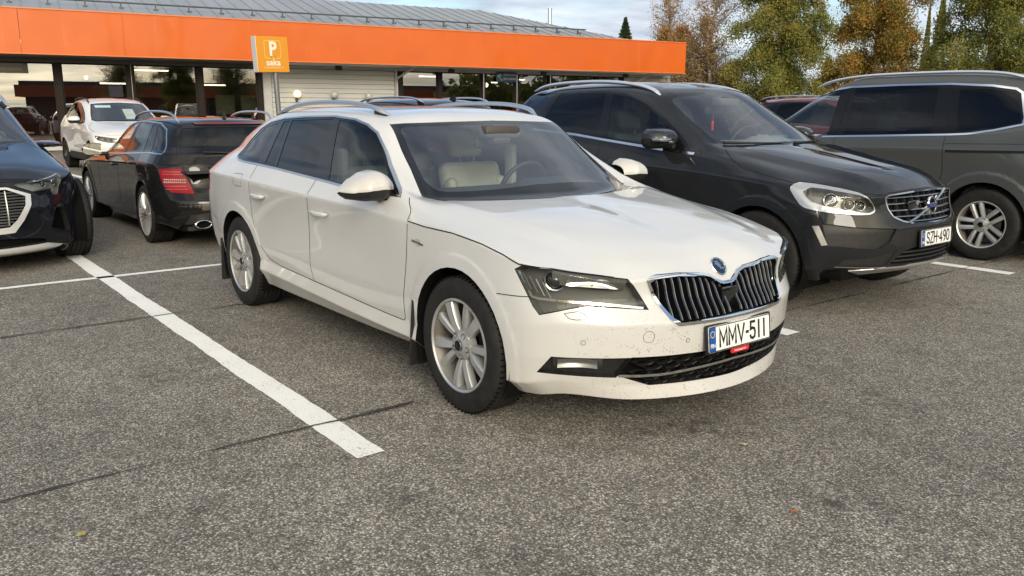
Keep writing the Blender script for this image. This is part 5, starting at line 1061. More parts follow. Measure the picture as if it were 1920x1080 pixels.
    wing = [(-.026, .012), (-.010, .020), (.004, .012), (.012, .000), (.010, -.010), (.018, -.010), (.018, -.004), (.030, -.013), (.018, -.022), (.018, -.016), (-.002, -.016), (-.002, -.006), (-.016, .004), (-.006, .002), (-.020, .010)]
    mb.add([(x, y, .0048) for x, y in wing], [tuple(range(len(wing)))], Mf, 0)
    for k in range(3): mb.add([(x, y, .005) for x, y in [(-.018+.010*k, .020-.006*k), (-.026+.010*k, .026-.008*k), (.002+.007*k, .027-.009*k), (.008+.006*k, .019-.008*k)]], [(0, 3, 2, 1)], Mf, 0)
    mb.obj('bonnet_badge', [CHR, mat('badge_dark', (.010, .016, .026), .1, coat=1)], c.root)
    return c
# ================================================================ the other cars
BOWL2 = mat('lamp_bowl_light', (.22, .22, .21), .25, .7)
def arches(c, AX, z, r, band, amp):
    for x in AX:
        for q in (band, band+.02): c.cut(None, 'S', circ(x, z, q), lambda p, n: p.y > .6 and p.z < 1.0)
    def f(p):
        if p.y < .6 or p.z > 1.0: return 0
        q = min(math.hypot(p.x-x, p.z-z) for x in AX); return amp*max(0, min(1, (band+.02-q)/.02))
    c.displace(f); c.bm.normal_update()
SIDE = lambda p, n: n.y > .22
def lamp_inside(c, view, poly3, hl_objs, balls, conv):
    for sg, hl in zip((-1, 1), hl_objs):
        for (x, y, z), r, d in balls:
            a, b = conv([(x, y, z)])[0]; p, n = c.hit(view, a, b)
            if p is None: continue
            p = p-n*d; p = Vector((p.x, sg*p.y, p.z)); n = Vector((n.x, sg*n.y, n.z)); X = n.cross(Vector((0, 0, 1))).normalized(); Mf = frame(p, X, n.cross(X), n)
            mb = MB(); mb.sphere(p, r*.8, n=16, m=10); mb.lathe([(r*.8, -.01), (r, .012), (r*1.12, .014), (r*1.14, 0)], 24, Mf, 1, axis='z'); mb.obj('projector_lens', [MAT['lamp_ball'], CHR], hl)
def build_crossover():
    c = Car('crossover_car', 'dark graphite crossover with a slanted bar across its chrome grille, parked beyond the white estate', 'car', VO, VC, (-.51, 3.03, 0), 0, 9, 6)
    AX = (0, -2.774); arches(c, AX, .36, .40, .455, .005)
    H1 = [(-.60, .66), (-.2, .60), (.35, .50), (.62, .40)]; c.cut(None, 'T', H1+[(.62, .39), (-.60, .65)], lambda p, n: p.z > .8 and n.z > .4)
    def dome(p):
        if p.z < .88 or p.x < -.52 or p.x > .68: return 0
        e = min(1, (p.x+.52)/.2, (.68-p.x)/.22); o = p.y-lerp_lin(H1, p.x); return e*(.020*(1 if o < 0 else max(0, 1-o/.12))-.006*max(0, 1-p.y/.16))
    c.displace(dome); c.bm.normal_update()
    c.region('hood', lambda u, v, p: 5 <= v <= 7 and u < 6 and p.x > -.80)
    c.cut('front_bumper', 'S', [(.09, .1), (.09, .752), (.30, .785), (.42, .78), (.56, .74), (.68, .72), (.72, .86), (1.2, .88), (1.2, .1)], only=['body'])
    B = [(-1.72, .36), (-1.74, .60), (-1.70, 1.0), (-1.70, 1.185), (-1.79, 1.60)]
    FD = [(-.60, 1.10), (-.62, .95), (-.655, .762), (-.66, .50), (-.63, .36)]+B+[(-1.615, 1.583), (-1.341, 1.492), (-1.084, 1.369), (-.835, 1.214)]
    RD = B[::-1]+[(-2.28, .36), (-2.33, .55), (-2.50, .80), (-2.62, 1.0), (-2.66, 1.28), (-2.54, 1.605), (-2.372, 1.613)]
    c.cut('front_door', 'S', FD, SIDE); c.cut('rear_door', 'S', RD, SIDE)
    WO = [(-.70, 1.112), (-.835, 1.213), (-1.084, 1.368), (-1.341, 1.491), (-1.615, 1.582), (-1.943, 1.608), (-2.372, 1.611), (-2.95, 1.600), (-3.12, 1.565), (-3.20, 1.50), (-2.95, 1.36), (-2.72, 1.265), (-2.1, 1.228), (-1.7, 1.193), (-1.175, 1.148)]
    c.cut('window_pillar', 'S', WO, SIDE)
    c.cut('front_window', 'S', [(-1.755, 1.572), (-1.607, 1.556), (-1.4, 1.503), (-1.183, 1.396), (-1.023, 1.306), (-.92, 1.225), (-.93, 1.14), (-1.191, 1.160), (-1.655, 1.203)], SIDE)
    c.cut('rear_window', 'S', [(-2.50, 1.588), (-1.851, 1.582), (-1.80, 1.40), (-1.80, 1.222), (-2.30, 1.250), (-2.60, 1.29)], SIDE)
    c.cut('rear_window', 'S', [(-3.05, 1.588), (-2.57, 1.594), (-2.66, 1.42), (-2.73, 1.29), (-2.95, 1.39), (-3.16, 1.51)], SIDE)
    for x in AX: c.cut('arch', 'S', circ(x, .36, .395), lambda p, n: p.y > .6 and p.z < .95)
    wf = lambda p, n: -1.5 < p.x < -.2 and p.z > 1.1
    c.cut('windscreen_frit', 'F', [(-.1, 1.598), (.21, 1.592), (.45, 1.572), (.60, 1.553), (.682, 1.298), (.715, 1.185), (.66, 1.165), (.40, 1.156), (-.1, 1.156)], wf)
    c.cut('windscreen', 'F', fillet([(-.1, 1.58), (.22, 1.572), (.55, 1.542), (.60, 1.515), (.655, 1.322), (.68, 1.21), (.60, 1.188), (.417, 1.183), (-.1, 1.19)], .04), wf)
    c.cut('rear_screen', 'R', [(-.1, 1.53), (.48, 1.52), (.62, 1.28), (-.1, 1.28)], lambda p, n: p.x < -3.1)
    HL = [(.234, .901, .897), (.236, .870, .925), (.259, .818, .940), (.36, .762, .931), (.504, .685, .905), (.605, .620, .879), (.662, .604, .853), (.696, .575, .799), (.716, .566, .75), (.703, .608, .731), (.654, .680, .729), (.509, .823, .744), (.387, .932, .774), (.348, .933, .792), (.291, .920, .842)]
    dg = lambda p, n: p.x > .1 and p.y > .35
    HP = fillet(D3(HL), .03, 3); c.cut('headlamp_seal', 'D', offs(HP, -.005), dg); c.cut('headlamp_rim', 'D', HP, dg)
    RC = fillet(D3([(.326, .876, .886), (.349, .817, .910), (.435, .763, .900), (.614, .634, .864), (.658, .600, .842), (.680, .563, .798), (.688, .556, .760), (.676, .592, .743), (.650, .642, .745), (.504, .819, .780), (.418, .897, .818), (.355, .893, .856)]), .012, 2); c.cut('headlamp', 'D', RC, dg)
    fr = lambda p, n: p.x > .55
    GR = [(-.05, .884), (.166, .880), (.44, .864), (.480, .848), (.462, .768), (.43, .707), (.355, .673), (.26, .655), (-.05, .650)]
    c.cut('grille_surround', 'F', fillet(GR[1:-1], .02)+[GR[-1], GR[0]], fr); GI = offs(GR, .010); c.cut('grille', 'F', GI, fr)
    c.cut('bumper_panel', 'F', [(-.05, .628), (.35, .630), (.46, .615), (.52, .56), (.40, .50), (-.05, .51)], fr)
    c.cut('lower_grille', 'F', [(-.05, .502), (.204, .494), (.33, .470), (.428, .385), (.40, .372), (-.05, .372)], fr)
    c.cut('skid_plate', 'F', [(-.05, .368), (.24, .368), (.30, .358), (.43, .358), (.62, .345), (.72, .318), (.66, .29), (-.05, .29)], fr)
    c.cut('fog_recess', 'D', D3([(.494, .872, .673), (.646, .718, .648), (.806, .436, .632), (.792, .475, .545), (.756, .564, .488), (.525, .837, .514)]), dg)
    c.cut('running_light', 'D', D3([(.446, .920, .654), (.482, .896, .658), (.525, .838, .522), (.499, .872, .518)]), dg)
    c.cut('lower_trim', 'D', D3([(.602, .748, .418), (.734, .595, .430), (.806, .405, .480), (.771, .473, .374), (.576, .76, .373)]), dg)
    c.cut('tail_lamp', 'S', [(-3.17, 1.60), (-3.34, 1.605), (-3.55, 1.35), (-3.9, 1.05), (-3.5, 1.0), (-3.42, 1.15), (-3.32, 1.35)], lambda p, n: p.y > .3)
    c.ready(); P = PAINT_V
    c.emit('body', 'body', [P, DARK], 'join', lipto='arch'); c.emit('hood', 'hood', P, 'join'); c.emit('front_bumper', 'front_bumper', [P, DARK], 'join', lipto='arch'); c.emit('front_door', 'front_door', P); c.emit('rear_door', 'rear_door', [P, DARK], lipto='arch')
    c.emit('window_pillar', 'window_pillar', BLK); c.emit('front_window', 'side_window', [G_SD, SEAM], off=-.003, skirt=1); c.emit('rear_window', 'side_window', [G_PR, SEAM], off=-.003, skirt=1)
    c.emit('windscreen_frit', 'windscreen_border', FRIT, 'join'); c.emit('windscreen', 'windscreen', G_WS, 'join'); c.emit('rear_screen', 'rear_window', G_PR, 'join')
    c.emit('headlamp_seal', 'lamp_seal', SEAM); hl = c.emit('headlamp', 'headlamp', [G_LAMP, CHRD])
    c.emit('headlamp_rim', 'headlamp_rim', [mat('lamp_rim_silver', (.50, .51, .51), .25, .6, coat=.6), CHRD], off=-.002, skirt=1)
    c.emit('headlamp', 'lamp_bowl', [BOWL2, BOWL2], off=-.055, skirt=1); lamp_inside(c, 'D', None, hl, [((.509, .80, .832), .046, .035), ((.598, .712, .80), .034, .03), ((.65, .650, .792), .030, .03)], D3)
    c.emit('grille_surround', 'grille_surround', [CHRD, CHRD], 'join', off=.004, skirt=1); g = c.emit('grille', 'grille_void', [DARK, BLK], 'join', off=-.05, skirt=1)[0]
    for z in (.838, .795, .750, .708, .672):
        ys = [y for y in [.01*i for i in range(60)] if in_poly(y, z, GI)]
        if not ys: continue
        w = ys[-1]; mb = MB(); rows = []
        for k in range(25):
            y = -w+2*w*k/24; p, n = c.hit('F', abs(y), z); rows.append([(p.x-.03, y, z+.005), (p.x-.010, y, z+.0035), (p.x-.007, y, z), (p.x-.010, y, z-.0035), (p.x-.03, y, z-.005)])
        mb.grid(rows, smooth=False); mb.obj('grille_bar', CHRD, g)
    for k in range(-5, 6):
        vb = MB(); y = k*.085; rows = []
        for i in range(8):
            z = .665+.20*i/7
            if in_poly(abs(y), z, GI): p, n = c.hit('F', abs(y), z); rows.append([(p.x-.045, y-.005, z), (p.x-.022, y-.004, z), (p.x-.022, y+.004, z), (p.x-.045, y+.005, z)])
        if len(rows) > 1: vb.grid(rows, smooth=False); vb.obj('grille_upright', PLA, g)
    def F3(y, z, d=0): p, n = c.hit('F', abs(y), z); return Vector((p.x+d, y, z))
    mb = MB(); mb.tube([F3(-.31+.62*k/10, .668+.20*k/10, .004) for k in range(11)], .010, 6); mb.obj('diagonal_bar', CHRD, g)
    p = F3(0, .772, .012); X, Y, Z = Vector((0, 1, 0)), Vector((-.12, 0, 1)), Vector((1, 0, .12)); Mf = frame(p, X, Y, Z)
    mb = MB(); mb.lathe([(.066, -.02), (.066, .006), (.062, .011), (.050, .011), (.046, .004), (.046, -.004)], 40, Mf, 0, axis='z'); mb.lathe([(.046, -.004), (.0001, -.004)], 40, Mf, 2, axis='z'); mb.rbox(-.066, .066, -.017, .017, .0, .013, .003, Mf, 1)
    mb.tube([(.045, .045, .004), (.062, .062, .006)], .008, 6, Mf, 0); mb.add([(.078, .078, .008), (.045, .072, .008), (.072, .045, .008)], [(0, 1, 2)], Mf, 0)
    o = mb.obj('grille_badge', [CHR, mat('badge_blue', (.015, .025, .16), .2, coat=1), DARK], g); text('badge_lettering', 'VOLVO', .030, Mf @ Matrix.Translation((0, 0, .0135)), CHR, o, .0004, .95, .0010)
    mb = MB(); q = F3(-.20, .775, -.004); mb.rbox(q.x-.02, q.x+.002, -.27, -.12, .745, .815, .008); mb.obj('radar_cover', mat('sensor_black'), g)
    c.emit('bumper_panel', 'bumper_panel', [PLA, PLA], 'join', off=-.006, skirt=1); lg = c.emit('lower_grille', 'lower_grille', [DARK, PLA], 'join', off=-.05, skirt=1)[0]
    for z in (.395, .425, .455):
        w = .41-(z-.38)*.9; mb = MB(); mb.grid([[(F3(-w+2*w*k/16, z).x-d, -w+2*w*k/16, z+h) for d, h in ((.05, .008), (.012, .006), (.010, -.004), (.05, -.008))] for k in range(17)], smooth=False); mb.obj('grille_bar', PLA, lg)
    c.emit('skid_plate', 'skid_plate', [mat('skid_silver', (.55, .55, .54), .35, .7), CHRD], 'join', off=.006, skirt=1); c.emit('fog_recess', 'bumper_recess', [PLA, PLA], off=-.02, skirt=1); c.emit('running_light', 'running_light', [mat('lamp_silver', (.45, .45, .44), .3, .6), CHR], off=.004, skirt=1)
    c.emit('lower_trim', 'lower_trim', [PLA, PLA], off=-.008, skirt=1); c.emit('tail_lamp', 'tail_lamp', [G_RED, SEAM], off=.004)
    G = lambda v, p, w=.005: lines(c, [(v, p, w)])
    G('S', FD[:9]); G('S', RD[4:10]); G('S', [(-.60, 1.10), (-.66, 1.15)]); G('S', [(-.48, 1.146), (-.36, 1.085), (-.20, 1.015), (.024, .97), (.22, .935)], .007); G('S', [(.07, .748), (.20, .772), (.30, .785)])
    G('F', [(.49, .862), (.56, .868), (.60, .872)], .008); G('F', [(0, .891), (.166, .888), (.44, .872)], .008)
    lines(c, [('S', [(-2.70, 1.252), (-2.067, 1.216), (-1.7, 1.182), (-1.175, 1.138), (-.954, 1.118), (-.665, 1.100)], .024)], CHR, 'window_trim', h=.003, thick=.004)
    lines(c, [('D', D3([(.557, .775, .364), (.77, .466, .356)]), .006)], CHRD, 'trim_strip')
    handle(c, -1.42, .985, .20, PAINT_V1); handle(c, -2.38, 1.03, .20, PAINT_V1)
    wheelhouse(c, AX, .36, .41, .52, .93); floorpan(c, -3.5, .6, .75, .26); put_wheels(c, AX, .925, .36, wheel_mesh(.36, .235, .235, 'five'), spin=20)
    mirror(c, (-.92, .985, 1.215), (.20, .29, .165), PAINT_V1, PLA, ind=True, lower=.30)
    rail(c, [(-1.285, .595, 1.560), (-1.40, .580, 1.612), (-1.6, .572, 1.655), (-1.95, .575, 1.688), (-2.4, .572, 1.692), (-2.8, .555, 1.672), (-3.05, .535, 1.622)], r=.018, wr=.025, m=mat('rail_bright', (.80, .82, .84), .30, .8), foot=False)
    fin(c, -2.75, 1.683, PAINT_V1, .055, .18)
    p, n = c.hit('F', 0, 1.53); mb = MB(); mb.rbox(p.x-.13, p.x-.015, -.13, .13, 1.475, 1.55, .02); mb.obj('mirror_sensor_cover', mat('cover_brown'), c.root)
    mb = MB(); mb.rbox(p.x-.22, p.x-.18, -.12, .12, 1.40, 1.475, .02); mb.obj('interior_mirror', TRIM, c.root)
    mb = MB(); mb.tube([(p.x-.20, 0, 1.40), (p.x-.20, .002, 1.345)], .003, 5); mb.rbox(p.x-.21, p.x-.195, -.012, .012, 1.26, 1.345, .004); mb.obj('hanging_tag', REDP, c.root)
    cabin(c, -.55, 1.175, -1.45, .70, .55, TRIMG, dash=TRIMG, head=1)
    wiper(c, (-.66, 1.172), (-.02, 1.160)); wiper(c, (.05, 1.160), (.62, 1.172))
    plate(c, (.868, .008, .549), 0, rad(-3), 'SZH', '490'); return c
def build_people_carrier():
    c = Car('people_carrier', 'slate grey people carrier with long chrome roof rails, beyond the graphite crossover', 'car', SH, VC, (-3.291, 6.44, 0), math.pi, 8, 6)
    AX = (0, -2.919); arches(c, AX, .36, .41, .49, .014)
    CH = [(-.32, 1.13), (-.12, 1.20), (-.42, 1.415), (-.72, 1.585), (-1.0, 1.658), (-1.319, 1.702), (-1.9, 1.714), (-2.4, 1.713), (-2.791, 1.688), (-3.0, 1.655), (-3.065, 1.615), (-3.15, 1.38), (-3.148, 1.305), (-2.905, 1.245), (-2.667, 1.206), (-2.469, 1.193), (-1.117, 1.141)]
    B = [(-1.30, .35), (-1.27, .55), (-1.275, 1.11), (-1.283, 1.156), (-1.335, 1.705)]; D = [(-2.41, 1.713), (-2.473, 1.20), (-2.503, .832), (-2.45, .62), (-2.37, .35)]
    c.cut('front_door', 'S', [(-.20, 1.13), (-.20, .8), (-.30, .35)]+B+[(-.72, 1.59), (-.3, 1.35)], SIDE); c.cut('sliding_door', 'S', B+D, SIDE)
    c.cut('window_trim', 'S', CH, SIDE); c.cut('window_pillar', 'S', offs(CH, .020), SIDE)
    c.cut('front_window', 'S', [(-.50, 1.15), (-.52, 1.42), (-.80, 1.575), (-1.03, 1.635), (-1.215, 1.662), (-1.165, 1.165)], SIDE); c.cut('rear_window', 'S', fillet([(-1.39, 1.682), (-2.29, 1.690), (-2.32, 1.212), (-1.36, 1.182)], .015), SIDE)
    c.cut('quarter_window', 'S', fillet([(-2.50, 1.655), (-2.807, 1.642), (-3.01, 1.602), (-3.06, 1.548), (-3.12, 1.34), (-2.95, 1.284), (-2.56, 1.236)], .03), SIDE)
    for x in AX: c.cut('arch', 'S', circ(x, .36, .405), lambda p, n: p.y > .6 and p.z < .95)
    c.cut('windscreen', 'F', [(-.1, 1.62), (.55, 1.60), (.60, 1.57), (.70, 1.20), (.66, 1.13), (-.1, 1.12)], lambda p, n: -1.3 < p.x < .3 and p.z > 1.08)
    c.cut('tail_lamp', 'S', [(-3.62, 1.18), (-4.2, 1.18), (-4.2, .92), (-3.70, .92)], lambda p, n: p.y > .4); c.cut('rear_screen', 'R', [(-.1, 1.62), (.55, 1.60), (.66, 1.25), (-.1, 1.25)], lambda p, n: p.x < -3.3)
    c.cut('rear_bumper', 'S', [(-3.34, .1), (-3.34, .42), (-3.42, .66), (-4.2, .70), (-4.2, .1)], only=['body'])
    c.ready(); P = PAINT_S
    c.emit('body', 'body', [P, DARK], 'join', lipto='arch'); c.emit('front_door', 'front_door', [P, DARK], lipto='arch'); c.emit('sliding_door', 'sliding_door', [P, DARK], lipto='arch'); c.emit('rear_bumper', 'rear_bumper', [P, DARK], 'join', lipto='arch')
    c.emit('window_trim', 'window_trim', [CHR, SEAM], off=.004, skirt=1); c.emit('window_pillar', 'window_pillar', BLK); c.emit('front_window', 'side_window', [G_CL, SEAM], off=-.003, skirt=1)
    c.emit('rear_window', 'side_window', [G_PR, SEAM], off=-.003, skirt=1); c.emit('quarter_window', 'quarter_window', [G_PR, SEAM], off=-.003, skirt=1); c.emit('windscreen', 'windscreen', G_WS, 'join'); c.emit('rear_screen', 'rear_window', G_PR, 'join'); c.emit('tail_lamp', 'tail_lamp', [G_RED, SEAM])
    G = lambda v, p, w=.006: lines(c, [(v, p, w)])
    G('S', B); G('S', D); G('S', [(-2.49, 1.119), (-3.35, 1.138)], .005); G('S', [(-2.51, 1.046), (-3.45, 1.068)], .026); G('S', [(-3.30, .40), (-3.36, .52), (-3.42, .66), (-3.7, .70)])
    handle(c, -.98, 1.0, .2, PAINT_S1); handle(c, -1.35, 1.02, .2, PAINT_S1)
    wheelhouse(c, AX, .36, .42, .52, .93); floorpan(c, -3.7, .6, .75, .22); put_wheels(c, AX, .925, .352, wheel_mesh(.352, .230, .225, 'five'), spin=10)
    mirror(c, (-.35, 1.03, 1.20), (.2, .25, .19), PAINT_S1, PLA)
    rail(c, [(-.84, .62, 1.695), (-1.05, .63, 1.765), (-1.4, .635, 1.808), (-1.9, .635, 1.822), (-2.5, .63, 1.820), (-2.85, .62, 1.795), (-3.07, .60, 1.742)], r=.016, wr=.022, m=mat('rail_bright'), foot=False)
    cabin(c, .05, 1.13, -.95, .74, .52, TRIMG, wheel_y=.38, head=1); seat(c, -2.75, .4, .55, TRIMG, 'rear_seat', 2)
    mb = MB(); mb.sphere((-.55, 0, 1.50), .035, .12, .05); mb.obj('interior_mirror', TRIM, c.root); return c
def build_black_estate():
    c = Car('black_estate_car', 'black estate car seen from behind with a red and white tail lamp and oval exhaust', 'car', ME, VC, (-9.17, .22, 0), math.pi, 8, 6)
    AX = (0, -2.76); arches(c, AX, .32, .39, .42, .006)
    CH = [(-.80, .893), (-.72, .925), (-1.16, 1.125), (-1.45, 1.235), (-1.75, 1.290), (-2.05, 1.306), (-2.283, 1.306), (-2.67, 1.290), (-2.90, 1.225), (-3.05, 1.12), (-3.19, .99), (-3.18, .968), (-2.874, .972), (-2.0, .932), (-1.2, .90)]
    B = [(-1.70, .30), (-1.72, .60), (-1.74, .82), (-1.98, .935), (-2.03, 1.30)]; B = [(-1.70, .30), (-1.70, .60), (-1.74, .80), (-1.80, .925), (-1.97, 1.30)]
    RG = [(-2.55, 1.30), (-2.60, .97), (-2.62, .83), (-2.50, .66), (-2.38, .45), (-2.36, .30)]
    c.cut('front_door', 'S', [(-.75, .89), (-.74, .67), (-.745, .30)]+B+[(-1.45, 1.237), (-1.1, 1.10)], SIDE); c.cut('rear_door', 'S', B+RG, SIDE)
    TG = [(-.1, 1.275), (.49, 1.268), (.60, 1.10), (.665, .94), (.62, .80), (.583, .649), (.559, .547), (.418, .526), (-.1, .522)]
    c.cut('tailgate', 'R', TG, lambda p, n: p.x < -2.95)
    c.cut('rear_bumper', 'S', [(-3.14, .1), (-3.14, .50), (-3.30, .585), (-3.60, .560), (-4.1, .52), (-4.1, .1)], only=['body'])
    c.cut('window_trim', 'S', CH, SIDE); c.cut('window_pillar', 'S', offs(CH, .013), SIDE)
    c.cut('front_window', 'S', [(-1.0, .915), (-1.28, 1.115), (-1.6, 1.238), (-1.80, 1.276), (-1.92, 1.280), (-1.78, .935)], SIDE)
    c.cut('rear_window', 'S', [(-1.86, .94), (-2.01, 1.284), (-2.44, 1.282), (-2.56, .972)], SIDE); c.cut('rear_window', 'S', [(-2.60, .974), (-2.49, 1.280), (-2.60, 1.268), (-2.83, .984)], SIDE)
    c.cut('quarter_window', 'S', [(-2.86, .986), (-2.64, 1.264), (-2.79, 1.243), (-2.93, 1.17), (-3.15, .988)], SIDE)
    for x in AX: c.cut('arch', 'S', circ(x, .32, .362), lambda p, n: p.y > .55 and p.z < .85)
    bk = lambda p, n: p.x < -2.9
    TL = [(-3.246, .822, .827), (-3.424, .649, .837), (-3.572, .575, .578), (-3.411, .761, .593), (-3.317, .81, .675)]
    c.cut('tail_lamp', 'E', fillet(E3(TL), .02), bk); c.cut('tail_band', 'E', E3([(-3.300, .800, .735), (-3.469, .629, .738), (-3.492, .619, .684), (-3.325, .795, .680)]), bk)
    c.cut('rear_screen', 'R', fillet([(-.1, 1.246), (.48, 1.240), (.52, 1.225), (.635, .955), (-.1, .945)], .02)[:], lambda p, n: p.x < -3.0)
    c.cut('brake_light', 'R', [(-.1, 1.292), (.40, 1.288), (.38, 1.270), (-.1, 1.272)], lambda p, n: p.x < -2.9)
    c.cut('plate_recess', 'R', [(-.1, .845), (.405, .840), (.363, .727), (.33, .60), (-.1, .59)], lambda p, n: p.x < -3.2)
    c.cut('diffuser', 'R', [(-.1, .405), (.44, .398), (.65, .373), (.72, .23), (.70, .10), (-.1, .10)], lambda p, n: p.x < -3.3)
    c.cut('windscreen', 'F', [(-.1, 1.275), (.50, 1.26), (.545, 1.24), (.66, .93), (.62, .895), (-.1, .885)], lambda p, n: -1.6 < p.x < -.2 and p.z > .87)
    c.cut('headlamp', 'D', D3([(.25, .84, .72), (.45, .74, .70), (.66, .50, .66), (.72, .46, .55), (.55, .70, .55), (.40, .82, .62)]), lambda p, n: p.x > .1 and p.y > .3)
    c.ready(); P = PAINT_M
    c.emit('body', 'body', [P, DARK], 'join', lipto='arch'); c.emit('front_door', 'front_door', [P, DARK], lipto='arch'); c.emit('rear_door', 'rear_door', [P, DARK], lipto='arch'); c.emit('tailgate', 'tailgate', P, 'join'); c.emit('rear_bumper', 'rear_bumper', [P, DARK], 'join', lipto='arch')
    c.emit('window_trim', 'window_trim', [CHRD, SEAM], off=.003, skirt=1); c.emit('window_pillar', 'window_pillar', BLK); c.emit('front_window', 'side_window', [G_CL, SEAM], off=-.003, skirt=1); c.emit('rear_window', 'side_window', [G_PR, SEAM], off=-.003, skirt=1); c.emit('quarter_window', 'quarter_window', [G_PR, SEAM], off=-.003, skirt=1)
    c.emit('rear_screen', 'rear_window', [glass('glass_rear', (.10, .10, .105), 1.6), SEAM], 'join', off=-.003, skirt=1); c.emit('windscreen', 'windscreen', G_WS, 'join'); c.emit('headlamp', 'headlamp', [mat('lamp_bowl_light'), SEAM])
    for sg, tl in zip((-1, 1), c.emit('tail_lamp', 'tail_lamp', [mat('tail_red', (.20, .003, .006), .3, coat=.15, spec=.2), SEAM], off=.006, skirt=1)):
        for z0, x0, x1 in ((.80, -3.29, -3.43), (.775, -3.295, -3.44), (.655, -3.34, -3.50), (.625, -3.36, -3.53)):
            mb = MB(); c.strip('E', [((.80*0+y+x)*R2, z0) for x, y in ((x0, .800), (x1, .632))], .010, h=.008, both=False, mb=mb)
            if sg < 0: mb.v = [(x, -y, z) for x, y, z in mb.v]; mb.f = [f[::-1] for f in mb.f]
            mb.obj('lamp_rib', mat('tail_bright', (.28, .008, .012), .2, coat=1), tl)
    for sg, tb in zip((-1, 1), c.emit('tail_band', 'tail_band', [mat('tail_clear', (.22, .03, .03), .3, coat=.15, spec=.2), SEAM], off=.003, skirt=1)):
        mb = MB()
        for z in (.722, .697):
            for k in range(11):
                t = k/10; a, b = E3([(-3.315-.155*t, .785-.155*t, z)])[0]; p, n = c.hit('E', a, b)
                if p: q = p+n*.005; mb.rbox(q.x-.006, q.x+.006, sg*q.y-.006, sg*q.y+.006, z-.006, z+.006, .002)
        mb.add([Vector((q[0].x-.0, sg*q[0].y, q[0].z))+Vector((q[1].x, sg*q[1].y, 0))*.005 for q in [c.hit('E', *E3([v])[0]) for v in ((-3.33, .77, .714), (-3.46, .64, .714), (-3.46, .64, .704), (-3.33, .77, .704))]], [(0, 1, 2, 3)], mi=1)
        mb.obj('lamp_led', [mat('led_grey', (.45, .40, .40), .4), INK], tb)
    c.emit('brake_light', 'brake_light', [mat('tail_dark', (.12, .006, .010), .15, coat=1), SEAM], 'join', off=.012, skirt=1); c.emit('plate_recess', 'plate_recess', [mat('plate_recess_black', (.006, .006, .007), .3), SEAM], 'join', off=-.03, skirt=1); c.emit('diffuser', 'diffuser', [PLA, PLA], 'join', off=-.02, skirt=1)
    G = lambda v, p, w=.006: lines(c, [(v, p, w)])
    G('S', [(-.75, .89), (-.74, .67), (-.745, .30)]); G('S', B); G('S', RG[1:]); G('R', TG[1:9]); G('S', [(-3.14, .28), (-3.14, .50), (-3.30, .585)]); G('R', [(.0, .848), (.41, .843)], .012)
    lines(c, [('R', [(0, .487), (.45, .480), (.70, .455)], .012), ('S', [(-3.14, .43), (-3.5, .445)], .010)], PAINT_M1, 'bumper_crease', h=.003)
    for sg in (-1, 1):
        mb = MB(); Mf = Matrix.Translation((-3.66, sg*.545, .275)) @ Matrix.Rotation(rad(-90), 4, 'Y') @ Matrix.Diagonal((.62, 1.25, 1, 1)); mb.lathe([(.055, -.1), (.060, .03), (.064, .034), (.070, .03), (.072, -.05)], 28, Mf, 0, axis='z'); mb.lathe([(.055, -.02), (.0001, -.02)], 20, Mf, 1, axis='z'); mb.obj('exhaust_tip', [CHR, DARK], c.root)
    handle(c, -1.50, .80, .2, PAINT_M1); handle(c, -2.33, .855, .2, PAINT_M1)
    wheelhouse(c, AX, .32, .37, .48, .87); floorpan(c, -3.5, .5, .70, .18); put_wheels(c, AX, .875, .318, wheel_mesh(.318, .238, .24, 'multi'), spin=5)
    mirror(c, (-.95, .985, .955), (.17, .23, .15), PAINT_M1, PLA)
    rail(c, [(-1.50, .575, 1.305), (-1.62, .57, 1.36), (-1.9, .565, 1.400), (-2.3, .56, 1.412), (-2.7, .55, 1.402), (-2.90, .535, 1.368), (-3.02, .515, 1.298)], r=.013, wr=.018, m=CHRD, foot=False)
    fin(c, -2.86, 1.335, PLA, .07, .12)
    w = MB(); p, n = c.hit('R', .0, .965); q, m_ = c.hit('R', .42, .985); w.tube([p+n*.02, q+m_*.02], [.014, .007], 6); w.obj('wiper', PLA, c.root)
    cabin(c, -.55, .93, -1.45, .66, .36, TRIM, head=1); return c
